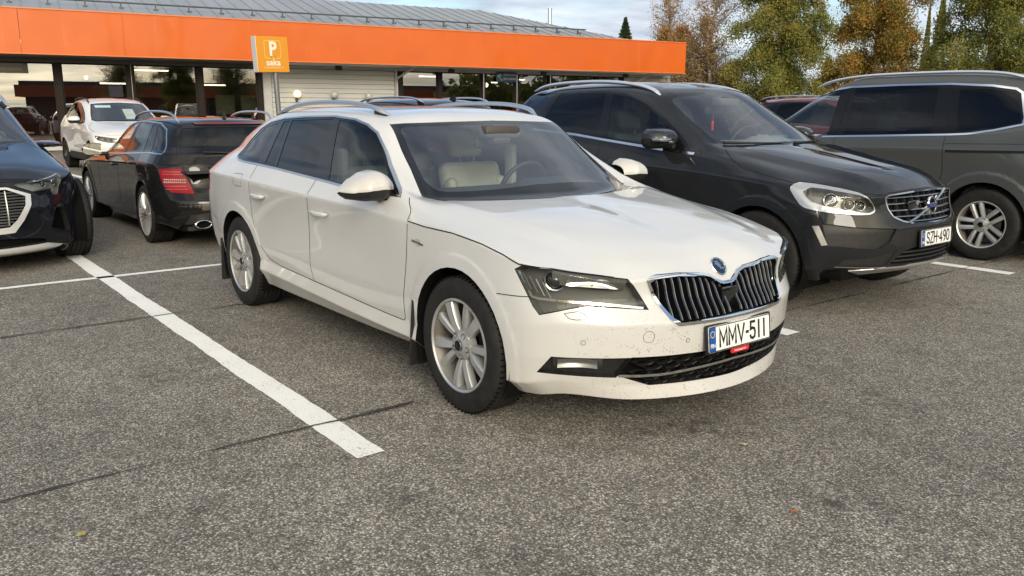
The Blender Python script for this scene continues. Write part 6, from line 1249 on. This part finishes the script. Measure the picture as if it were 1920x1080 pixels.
def suv(name, label, net, loc, rz, paint, glassf, kind):
    c = Car(name, label, 'car', net, VC, loc, rz, 7, 5); k = {'light': (1.01, 1, 1), 'navy': (1.05, 1.02, .94), 'roof': (1, 1, 1)}[kind]
    S = lambda p: [(x*k[0], z*k[2]) for x, z in p]; Fv = lambda p: [(y*k[1], z*k[2]) for y, z in p]
    AX = (0, -2.774*k[0]); R_ = .36; arches(c, AX, R_, .40, .455, .006)
    WO = S([(-.70, 1.112), (-.835, 1.213), (-1.084, 1.368), (-1.341, 1.491), (-1.615, 1.582), (-1.943, 1.605), (-2.372, 1.608), (-2.95, 1.58), (-3.15, 1.50), (-3.18, 1.36), (-2.72, 1.255), (-2.1, 1.222), (-1.7, 1.189), (-1.175, 1.145)])
    c.cut('front_bumper', 'S', [(.09, .1), (.09, .74), (.30, .76), (.42, .76), (.56, .72), (.72, .70), (.72, .80), (1.2, .82), (1.2, .1)], only=['body'])
    c.cut('front_door', 'S', S([(-.60, 1.10), (-.655, .762), (-.63, .36), (-1.72, .36), (-1.74, .6), (-1.70, 1.185), (-1.79, 1.60), (-1.3, 1.47)]), SIDE); c.cut('rear_door', 'S', S([(-1.72, .36), (-2.28, .36), (-2.5, .8), (-2.62, 1.0), (-2.66, 1.28), (-2.54, 1.605), (-1.79, 1.60), (-1.70, 1.185), (-1.74, .6)]), SIDE)
    c.cut('window_pillar', 'S', WO, SIDE)
    c.cut('front_window', 'S', S([(-1.755, 1.568), (-1.607, 1.55), (-1.4, 1.50), (-1.183, 1.39), (-1.023, 1.30), (-.92, 1.225), (-.93, 1.14), (-1.191, 1.160), (-1.655, 1.203)]), SIDE); c.cut('rear_window', 'S', S([(-2.50, 1.58), (-1.851, 1.576), (-1.80, 1.40), (-1.80, 1.222), (-2.30, 1.250), (-2.60, 1.29)]), SIDE); c.cut('rear_window', 'S', S([(-3.0, 1.56), (-2.57, 1.585), (-2.66, 1.42), (-2.73, 1.29), (-3.10, 1.37), (-3.1, 1.49)]), SIDE)
    for x in AX: c.cut('arch', 'S', circ(x, R_, .395), lambda p, n: p.y > .6 and p.z < .95)
    wf = lambda p, n: -1.6 < p.x < -.2 and p.z > 1.0
    c.cut('windscreen_frit', 'F', Fv([(-.1, 1.595), (.45, 1.572), (.58, 1.553), (.682, 1.298), (.715, 1.185), (.66, 1.165), (-.1, 1.156)]), wf); c.cut('windscreen', 'F', Fv([(-.1, 1.575), (.42, 1.555), (.56, 1.535), (.655, 1.30), (.68, 1.21), (.60, 1.188), (-.1, 1.19)]), wf)
    c.cut('rear_screen', 'R', Fv([(-.1, 1.53), (.48, 1.52), (.62, 1.28), (-.1, 1.28)]), lambda p, n: p.x < -3.1)
    dg = lambda p, n: p.x > .1 and p.y > .2; fr = lambda p, n: p.x > .5
    if kind == 'light':
        c.cut('headlamp', 'D', D3([(.36, .878, .868), (.56, .72, .838), (.72, .50, .80), (.72, .56, .715), (.706, .632, .703), (.495, .848, .753)]), dg)
        c.cut('grille', 'F', [(-.05, .82), (.44, .80), (.50, .72), (.40, .60), (-.05, .58)], fr); c.cut('intake', 'F', [(-.05, .52), (.55, .50), (.60, .40), (.45, .37), (-.05, .37)], fr)
        c.cut('sill_cladding', 'S', [(-.40, .1), (-.40, .40), (-.60, .45), (-2.2, .45), (-2.4, .40), (-2.4, .1)], SIDE)
    else:
        FO = [(-.05, .768), (.258, .763), (.437, .692), (.430, .60), (.352, .470), (.274, .375), (-.05, .362)]; FI = [(-.05, .748), (.250, .745), (.397, .678), (.386, .605), (.307, .482), (.240, .425), (-.05, .412)]
        c.cut('grille_surround', 'F', FO, fr); c.cut('grille', 'F', FI, fr)
        c.cut('headlamp', 'D', D3([(.793, .312, .786), (.744, .474, .813), (.479, .736, .856), (.587, .753, .803), (.646, .742, .667), (.690, .697, .669), (.694, .662, .729), (.777, .497, .714), (.789, .392, .751)]), dg)
        c.cut('side_vent', 'D', D3([(.70, .589, .378), (.64, .659, .559), (.56, .751, .520), (.52, .80, .312)]), dg); c.cut('intake', 'F', [(-.05, .335), (.32, .317), (.52, .29), (.55, .255), (-.05, .245)], fr); c.cut('skid_plate', 'F', [(-.05, .235), (.54, .245), (.68, .205), (.60, .18), (-.05, .16)], lambda p, n: p.x > .4)
    c.cut('tail_lamp', 'S', [(-3.45, 1.15), (-4.1, 1.15), (-4.1, .95), (-3.55, .95)], lambda p, n: p.y > .3)
    c.ready(); P = paint
    c.emit('body', 'body', [P, DARK], 'join', lipto='arch'); c.emit('front_bumper', 'front_bumper', [P, DARK], 'join', lipto='arch'); c.emit('front_door', 'front_door', P); c.emit('rear_door', 'rear_door', [P, DARK], lipto='arch'); c.emit('window_pillar', 'window_pillar', BLK)
    c.emit('front_window', 'side_window', [glassf, SEAM], off=-.003, skirt=1); c.emit('rear_window', 'side_window', [G_PR, SEAM], off=-.003, skirt=1); c.emit('windscreen_frit', 'windscreen_border', FRIT, 'join'); c.emit('windscreen', 'windscreen', G_WS, 'join'); c.emit('rear_screen', 'rear_window', G_PR, 'join'); c.emit('tail_lamp', 'tail_lamp', [G_RED, SEAM])
    hl = c.emit('headlamp', 'headlamp', [G_LAMP, SEAM]); c.emit('headlamp', 'lamp_bowl', [MAT['lamp_bowl'] if kind == 'light' else mat('lamp_bowl_grey', (.34, .35, .36), .3, .3), MAT['lamp_bowl']], off=-.045, skirt=1)
    G = lambda v, p, w=.006: lines(c, [(v, p, w)])
    G('S', S([(-.60, 1.10), (-.655, .762), (-.63, .40)])); G('S', S([(-1.72, .40), (-1.74, .6), (-1.70, 1.185)])); G('S', S([(-2.30, .45), (-2.5, .8), (-2.62, 1.0), (-2.66, 1.26)])); G('F', Fv([(0, .893), (.30, .885), (.56, .862), (.70, .87)]), .008)
    G('S', S([(-.48, 1.146), (-.36, 1.085), (-.20, 1.015), (.024, .97), (.22, .935)]), .008)
    g = c.emit('grille', 'grille_void', [DARK, BLK], 'join', off=-.04, skirt=1)
    if kind == 'light':
        c.emit('intake', 'intake_void', [DARK, PLA], 'join', off=-.03, skirt=1); c.emit('sill_cladding', 'sill_cladding', PLA)
        lamp_inside(c, 'D', None, hl, [((.45, .83, .82), .028, .02), ((.55, .72, .80), .028, .02), ((.64, .62, .78), .028, .02)], D3)
        mb = MB(); p, n = c.hit('F', .45, 1.50); q, m_ = c.hit('F', .14, 1.36)
        def card(y0, y1, z0, z1, m, nm):
            mb = MB(); pts = []
            for y, z in ((y0, z0), (y1, z0), (y1, z1), (y0, z1)): h, n = c.hit('F', abs(y), z); pts.append((h.x-n.x*.008, y, h.z-n.z*.008))
            mb.add(pts, [(0, 1, 2, 3)]); mb.obj(nm, m, c.root)
        card(-.52, -.20, 1.48, 1.535, mat('sticker_blue', (.50, .66, .70), .5), 'windscreen_sticker'); card(.02, .26, 1.22, 1.45, mat('paper', (.55, .60, .55), .6), 'price_sheet'); card(.06, .20, 1.30, 1.325, mat('paper_yellow', (.5, .45, .2), .6), 'sheet_band')
    elif kind == 'navy':
        FS = mat('frame_silver', (.66, .66, .64), .32, .35); c.emit('grille_surround', 'grille_surround', [FS, FS], 'join', off=.012, skirt=1); c.emit('intake', 'intake_void', [DARK, PLA], 'join', off=-.03, skirt=1); c.emit('side_vent', 'side_vent', [DARK, PLA], off=-.05, skirt=1); c.emit('skid_plate', 'skid_plate', [FS, FS], 'join', off=.01, skirt=1)
        g = g[0]
        for z in [.44+.025*i for i in range(12)]:
            ys = [y for y in [.01*i for i in range(50)] if in_poly(y, z, FI)]
            if not ys: continue
            w = ys[-1]; mb = MB(); mb.grid([[(c.hit('F', abs(y), z)[0].x-d, y, z+h) for d, h in ((.035, .009), (.010, .008), (.008, -.004), (.035, -.006))] for y in [-w+2*w*k_/12 for k_ in range(13)]], smooth=False); mb.obj('grille_bar', mat('grille_grey', (.10, .10, .10), .35, .6), g)
        for y in (-.24, -.12, 0, .12, .24):
            zz = [z for z in [.40+.01*i for i in range(40)] if in_poly(abs(y), z, FI)]; mb = MB(); mb.tube([(c.hit('F', abs(y), z)[0].x-.002, y, z) for z in (zz[0]+.01, .5, .6, zz[-1]-.005)], .008, 6); mb.obj('grille_upright', CHRD, g)
        for sg in (-1, 1):
            for pts, m, nm in (([(.762, .43, .797), (.60, .63, .83), (.50, .725, .85)], CHR, 'light_strip'), ([(.49, .735, .85), (.585, .748, .80), (.64, .742, .68)], CHR, 'light_strip')):
                mb = MB(); c.strip('D', D3(pts), .012, h=-.004, both=False, mb=mb)
                if sg < 0: mb.v = [(x, -y, z) for x, y, z in mb.v]; mb.f = [f[::-1] for f in mb.f]
                mb.obj(nm, m, hl[0 if sg < 0 else 1])
            mb = MB(); a, b = D3([(.60, .62, .70)])[0]
        lamp_inside(c, 'D', None, hl, [((.70, .56, .765), .024, .02), ((.62, .65, .775), .024, .02)], D3)
        lines(c, [('D', D3([(.705, .57, .43), (.64, .655, .55)]), .008)], PLA, 'vent_blade')
    SP = {'light': PAINT_K1, 'navy': PAINT_A1, 'roof': PAINT_M1}[kind]; handle(c, -1.42*k[0], .98*k[2], .2, SP); handle(c, -2.38*k[0], 1.02*k[2], .2, SP)
    wheelhouse(c, AX, R_, .41, .52, .93); floorpan(c, -3.5, .5, .75, .22)
    put_wheels(c, AX, .925 if kind != 'navy' else .985, R_+(.02 if kind == 'navy' else 0), wheel_mesh(R_+(.02 if kind == 'navy' else 0), .235, .265 if kind == 'navy' else .235, 'multi' if kind == 'navy' else 'five', kind == 'light'), spin=20, steer=rad(3) if kind == 'navy' else 0)
    if kind == 'navy': mirror(c, (-.76, .875, 1.075), (.26, .24, .070), SP, CHRD)
    else: mirror(c, (-.90, 1.03, 1.20), (.2, .24, .17), SP, PLA)
    rail(c, [(k[0]*x, k[1]*y, k[2]*z) for x, y, z in [(-1.29, .597, 1.56), (-1.45, .585, 1.642), (-1.7, .58, 1.685), (-2.2, .58, 1.705), (-2.7, .565, 1.70), (-2.95, .55, 1.675), (-3.1, .53, 1.63)]], r=.013, wr=.020, m=ALU if kind != 'light' else PLA, foot=kind != 'light')
    if kind == 'roof': fin(c, -2.86, 1.67, paint, .07, .20)
    if kind != 'roof': cabin(c, -.55*k[0], 1.17*k[2], -1.45, .70, .52, TRIM if kind == 'light' else TRIMG, dash=TRIM, head=1)
    return c
def lowered(n):
    n = [[list(p) for p in r] for r in n]
    for i, d in ((0, .12), (1, .13), (2, .11), (3, .03)):
        for p in n[i][:6]: p[2] -= d if p[0] > .2 else 0
    for i in range(5):
        for p in n[i][:6]:
            k = max(0, min(1, (p[0]-.02)/.45)); p[1] *= 1-(.15 if i < 4 else .09)*k
    for i in range(4, 13):
        for p in n[i]: p[1] *= (.975, .955, .935, .92, .90, .885, .88, .88, .88)[i-4]
    return n
def build_cars():
    build_estate(); build_crossover(); build_people_carrier(); build_black_estate()
    suv('suv', 'white suv with a price sheet behind its windscreen, in front of the showroom glass', xf(VO, 1.01, 1, 1), (-17.5, 2.0, 0), 0, PAINT_KW, G_PR, 'light')
    suv('navy_suv', 'navy suv with an octagonal silver framed grille, cut off by the photo edge', lowered(xf(VO, 1.05, 1.02, .94)), (-6.05, -2.32, 0), 0, PAINT_A, G_CL, 'navy')
    suv('parked_suv', 'black suv behind the white estate, only its roof, silver rails and fin aerial showing', VO, (-9.4, 3.4, -.10), math.pi, PAINT_M, G_PR, 'roof')
    suv('red_car', 'dark red car far behind the crossover bonnet, only a strip of its roof showing', VO, (-3.7, 11.3, 0), 0, PAINT_R, G_PR, 'roof')
# ================================================================ trees
def leafmat(name, stops, trans=.35):
    m = bpy.data.materials.new(name); m.use_nodes = True; N = m.node_tree.nodes; L = m.node_tree.links; b = N['Principled BSDF']; out = N['Material Output']
    oi = N.new('ShaderNodeObjectInfo'); t = nz(N, L, 1.1, 3, .6); f = nz(N, L, 23, 2, .5)
    k = mth(N, L, 'ADD', mth(N, L, 'ADD', mth(N, L, 'MULTIPLY', t.outputs[0], .55), mth(N, L, 'MULTIPLY', f.outputs[0], .45)), mth(N, L, 'MULTIPLY', mth(N, L, 'SUBTRACT', oi.outputs['Random'], .5), .10))
    c = ramp(N, L, k, stops); L.new(c, b.inputs['Base Color']); b.inputs['Roughness'].default_value = .55; b.inputs['Specular IOR Level'].default_value = .3
    tr = N.new('ShaderNodeBsdfTranslucent'); L.new(c, tr.inputs[0]); mx = N.new('ShaderNodeMixShader'); mx.inputs[0].default_value = trans; L.new(b.outputs[0], mx.inputs[1]); L.new(tr.outputs[0], mx.inputs[2]); L.new(mx.outputs[0], out.inputs[0]); return m
def barkmat(m, N, L, b):
    t = nz(N, L, 3, 5, .7, vec=(1, 1, 4)); L.new(ramp(N, L, t.outputs[0], [(.38, (.05, .04, .035)), (.55, (.30, .28, .25)), (.8, (.42, .40, .37))]), b.inputs['Base Color'])
BARK = mat('birch_bark', rough=.8, build=barkmat); BARKD = mat('dark_bark', (.06, .05, .04), .85)
LF = {'olive': leafmat('leaves_olive', [(.34, (.085, .115, .028)), (.47, (.165, .190, .044)), (.58, (.265, .240, .052)), (.70, (.38, .26, .055))]),
      'gold': leafmat('leaves_gold', [(.34, (.16, .145, .034)), (.46, (.29, .21, .045)), (.56, (.45, .235, .045)), (.68, (.56, .235, .040))]),
      'brown': leafmat('leaves_brown', [(.36, (.20, .135, .06)), (.5, (.33, .21, .085)), (.62, (.44, .25, .085)), (.75, (.52, .27, .08))]),
      'spruce': leafmat('needles', [(.36, (.030, .050, .022)), (.55, (.055, .085, .034)), (.7, (.085, .11, .042))], .1)}
def tree_mesh(seed, H, spread, base, nl, leaf, droop=.5, nb=26, stems=1, twigs=True, shape=1.0, jit=.17):
    """birch: tapering stem(s), ascending limbs, hanging twigs with clumps of small leaves"""
    rng = random.Random(seed); nr = np.random.RandomState(seed); tb = MB(); tips = []
    for s in range(stems):
        a0 = rng.uniform(0, 6.28); lean = .0 if stems == 1 else .10+.05*s; Hs = H*(1 if s == 0 else rng.uniform(.62, .95)); P = []
        x, y = (0, 0) if stems == 1 else (math.cos(a0)*.3, math.sin(a0)*.3)
        for i in range(11):
            t = i/10; P.append(Vector((x+math.cos(a0)*lean*Hs*t*t+rng.uniform(-.06, .06)*t, y+math.sin(a0)*lean*Hs*t*t+rng.uniform(-.06, .06)*t, Hs*t)))
        r0 = .020*Hs; tb.tube(P, [r0*(1-.93*i/10)+.008 for i in range(11)], 7)
        for k in range(nb):
            t = base+(1-base)*(k+rng.random())/nb*.97; i = min(9, int(t*10)); o = P[i].lerp(P[i+1], t*10-i); az = k*2.4+rng.uniform(-.5, .5)
            u = (t-base)/(1-base); ln = spread*(.35+.65*math.sin(math.pi*min(1, .18+.86*u))**.8)*(1-.62*u**2.2)*rng.uniform(.75, 1.15)*shape; up = rng.uniform(.5, 1.0)*(1-.1*u)+.15
            Q = []; d = Vector((math.cos(az), math.sin(az), up)).normalized(); p = o.copy(); n = 6
            for j in range(n+1): Q.append(p.copy()); d = (d+Vector((rng.uniform(-.16, .16), rng.uniform(-.16, .16), -.16*droop-.04))).normalized(); p += d*ln/n
            tb.tube(Q, [max(.006, r0*.30*(1-t)*(1-j/(n+1))+.008) for j in range(n+1)], 5, caps=False)
            for j in range(1, n+1):
                for q in range(3 if j > 1 else 2):
                    dd = Vector((rng.uniform(-1, 1), rng.uniform(-1, 1), rng.uniform(-.5, .7))).normalized(); tl = ln*rng.uniform(.14, .34); a = Q[j]; b = a+dd*tl*.55+Vector((0, 0, -droop*.10*tl)); c = b+dd*tl*.3+Vector((0, 0, -droop*tl*.75))
                    if twigs: tb.tube([a, b, c], [.010, .007, .004], 3, caps=False)
                    for w in (.25, .55, .85): tips.append(a.lerp(b, w))
                    for w in (.3, .65, 1.0): tips.append(b.lerp(c, w))
    T = np.array([tuple(t) for t in tips]); idx = nr.randint(0, len(T), nl); C_ = T[idx]+nr.normal(0, jit, (nl, 3))*np.array([1, 1, 1.2])
    A = nr.normal(0, 1, (nl, 3)); A /= np.linalg.norm(A, axis=1)[:, None]; B = np.cross(A, nr.normal(0, 1, (nl, 3))); B /= np.linalg.norm(B, axis=1)[:, None]; sz = leaf*nr.uniform(.6, 1.25, nl)[:, None]
    V = np.stack([C_-A*sz, C_+B*sz*.62, C_+A*sz, C_-B*sz*.62], 1).reshape(-1, 3)
    me = bpy.data.meshes.new('crown'); me.vertices.add(len(V)); me.vertices.foreach_set('co', V.ravel()); me.loops.add(nl*4); me.loops.foreach_set('vertex_index', np.arange(nl*4)); me.polygons.add(nl); me.polygons.foreach_set('loop_start', np.arange(nl)*4); me.polygons.foreach_set('loop_total', np.full(nl, 4)); me.update(calc_edges=True)
    return tb, me
def spruce_mesh(seed, H, w, nl):
    nr = np.random.RandomState(seed); t = nr.random_sample(nl)**.7; k = nr.randint(0, 26, nl); z = H*(.06+.94*t); lay = np.round(t*34)/34; R = w*(1-t)*(.55+.45*np.abs(np.sin(t*34*math.pi)))*nr.uniform(.35, 1, nl)**.5; az = nr.uniform(0, 2*math.pi, nl)
    C_ = np.stack([R*np.cos(az), R*np.sin(az), z-R*.35], 1); A = np.stack([np.cos(az), np.sin(az), -.45+nr.normal(0, .25, nl)], 1); A /= np.linalg.norm(A, axis=1)[:, None]; B = np.cross(A, nr.normal(0, 1, (nl, 3))); B /= np.linalg.norm(B, axis=1)[:, None]; s = .20*nr.uniform(.5, 1.2, nl)[:, None]
    V = np.stack([C_-A*s, C_+B*s*.3, C_+A*s, C_-B*s*.3], 1).reshape(-1, 3); me = bpy.data.meshes.new('crown'); me.from_pydata(V.tolist(), [], (np.arange(nl*4).reshape(-1, 4)).tolist())
    tb = MB(); tb.tube([(0, 0, 0), (0, 0, H*.97)], [.16, .02], 7); return tb, me
def put_tree(name, label, loc, tm, bark, leaf, sc=1, rz=0, group=None, sx=1):
    e = tag(empty(name, loc, rz), label, 'tree', group); e.scale = (sc*sx, sc*sx, sc); tb, me = tm
    if isinstance(tb, MB): tb = tb.mesh('trunk', bark); tb.set_sharp_from_angle(angle=rad(60))
    link('trunk', tb, e)
    if not me.materials: me.materials.append(leaf)
    o = link('crown', me, e); o.material_slots[0].link = 'OBJECT'; o.material_slots[0].material = leaf; return tb, me
def build_trees():
    g = 'autumn birches beyond the parked cars'
    A = tree_mesh(11, 11.5, 2.5, .03, 150000, .052, .95, 46); B = tree_mesh(23, 11.8, 2.5, .03, 150000, .052, 1.0, 46); D = tree_mesh(31, 9.6, 2.2, .05, 34000, .050, .2, 44, 3); Cc = tree_mesh(47, 12.2, 2.8, .03, 140000, .052, 1.1, 46)
    def at(px, d):          # ground point on the bearing of a photo column
        k = (px-960)/1554; f = cf_*1.0+cr_*k; f.z = 0; f.normalize(); return (3.158+f.x*d, -3.038+f.y*d, 0)
    A = put_tree('birch_tree', 'bushy olive green birch standing beside the bare brown birches', at(1432, 46), A, BARK, LF['olive'], 1.05, 0, g); B = put_tree('birch_tree', 'birch turning orange gold, between the olive one and the thin conifers', at(1604, 47), B, BARK, LF['gold'], 1.05, 1, g)
    Cc = put_tree('birch_tree', 'tall loose olive birch rising over the people carrier roof', at(1806, 46), Cc, BARK, LF['olive'], 1.05, 2, g)
    put_tree('birch_tree', 'orange tinted birch at the far edge over the people carrier tail', at(1960, 48), (B[0], B[1]), BARK, LF['gold'], .95, 3.4, g); put_tree('birch_tree', 'low olive birch filling the gap behind the gold one and the tall loose one', at(1700, 58), (A[0], A[1]), BARK, LF['olive'], .46, 4, g)
    put_tree('birch_tree', 'low gold birch peeping between the bushy olive and orange gold ones', at(1520, 60), (Cc[0], Cc[1]), BARK, LF['gold'], .40, 2.2, g)
    D = put_tree('birch_tree', 'nearly bare brown birch right behind the orange fascia end', at(1290, 48), D, BARK, LF['brown'], .98, .4, 'thinning brown birches behind the fascia end'); put_tree('birch_tree', 'slender nearly bare birch with a pointed top above the fascia', at(1238, 52), (D[0], D[1]), BARK, LF['brown'], 1.0, 2.4, 'thinning brown birches behind the fascia end', .8)
    put_tree('birch_tree', 'low spreading bare brown birch just clear of the fascia end', at(1322, 47), (D[0], D[1]), BARK, LF['brown'], .66, 4.4, 'thinning brown birches behind the fascia end', 1.25)
    S = spruce_mesh(5, 11, 4.2, 12000); S = put_tree('spruce_tree', 'dark spruce tip poking up beyond the grey roof', at(1158, 74), S, BARKD, LF['spruce'], .83); put_tree('spruce_tree', 'small dark spruce tip low beside the brown birches', at(1178, 80), (S[0], S[1]), BARKD, LF['spruce'], .62)
    put_tree('conifer_tree', 'thin upright conifer between the gold and the loose olive birch', at(1712, 62), (S[0], S[1]), BARKD, LF['olive'], .88, 1, None, .30); put_tree('conifer_tree', 'shorter thin conifer hugging the gold birch', at(1690, 64), (S[0], S[1]), BARKD, LF['olive'], .80, 2, None, .22)
    h = 'trees across the lot mirrored in the showroom windows'
    MIRR = ['tall tree across the lot mirrored in the second showroom window', 'slim tree across the lot mirrored between two window posts', 'broad tree across the lot mirrored in the third showroom window', 'farthest tree across the lot mirrored beside the white boards']
    for i, (x, y, s) in enumerate(((40, -1, 1.15), (44, 5, 1.0), (38, 11, 1.2), (46, 18, 1.1))):
        put_tree('birch_tree', MIRR[i], (x, y, 0), (D, Cc, D, D)[i], BARK, LF['olive'], s, i*1.3, h)

def build_woods():
    """the belt of woods that closes the view round the lot, beyond the frame"""
    nr = np.random.RandomState(9); P = []
    for a0, a1, d, h, n in ((-165, -34, 62, 9.5, 13000), (34, 96, 75, 9.0, 7000)):
        az = np.radians(nr.uniform(a0, a1, n)); top = h*(.72+.28*np.sin(az*23)*np.sin(az*57+1)+.12*np.sin(az*131)); z = top*nr.random_sample(n)**.75; dd = d+nr.uniform(-5, 5, n); P.append(np.stack([dd*np.cos(az), dd*np.sin(az), z], 1))
    C_ = np.concatenate(P); n = len(C_); A = nr.normal(0, 1, (n, 3)); A /= np.linalg.norm(A, axis=1)[:, None]; B = np.cross(A, nr.normal(0, 1, (n, 3))); B /= np.linalg.norm(B, axis=1)[:, None]; s = nr.uniform(.35, .8, n)[:, None]
    V = np.stack([C_-A*s, C_+B*s*.6, C_+A*s, C_-B*s*.6], 1).reshape(-1, 3); me = bpy.data.meshes.new('distant_woods'); me.from_pydata(V.tolist(), [], np.arange(n*4).reshape(-1, 4).tolist()); me.materials.append(LF['olive']); tag(link('distant_woods', me), kind='stuff')
# ================================================================ build
build_ground()
build_showroom()
build_sign()
build_opposite()
build_cars()
build_trees()
build_woods()
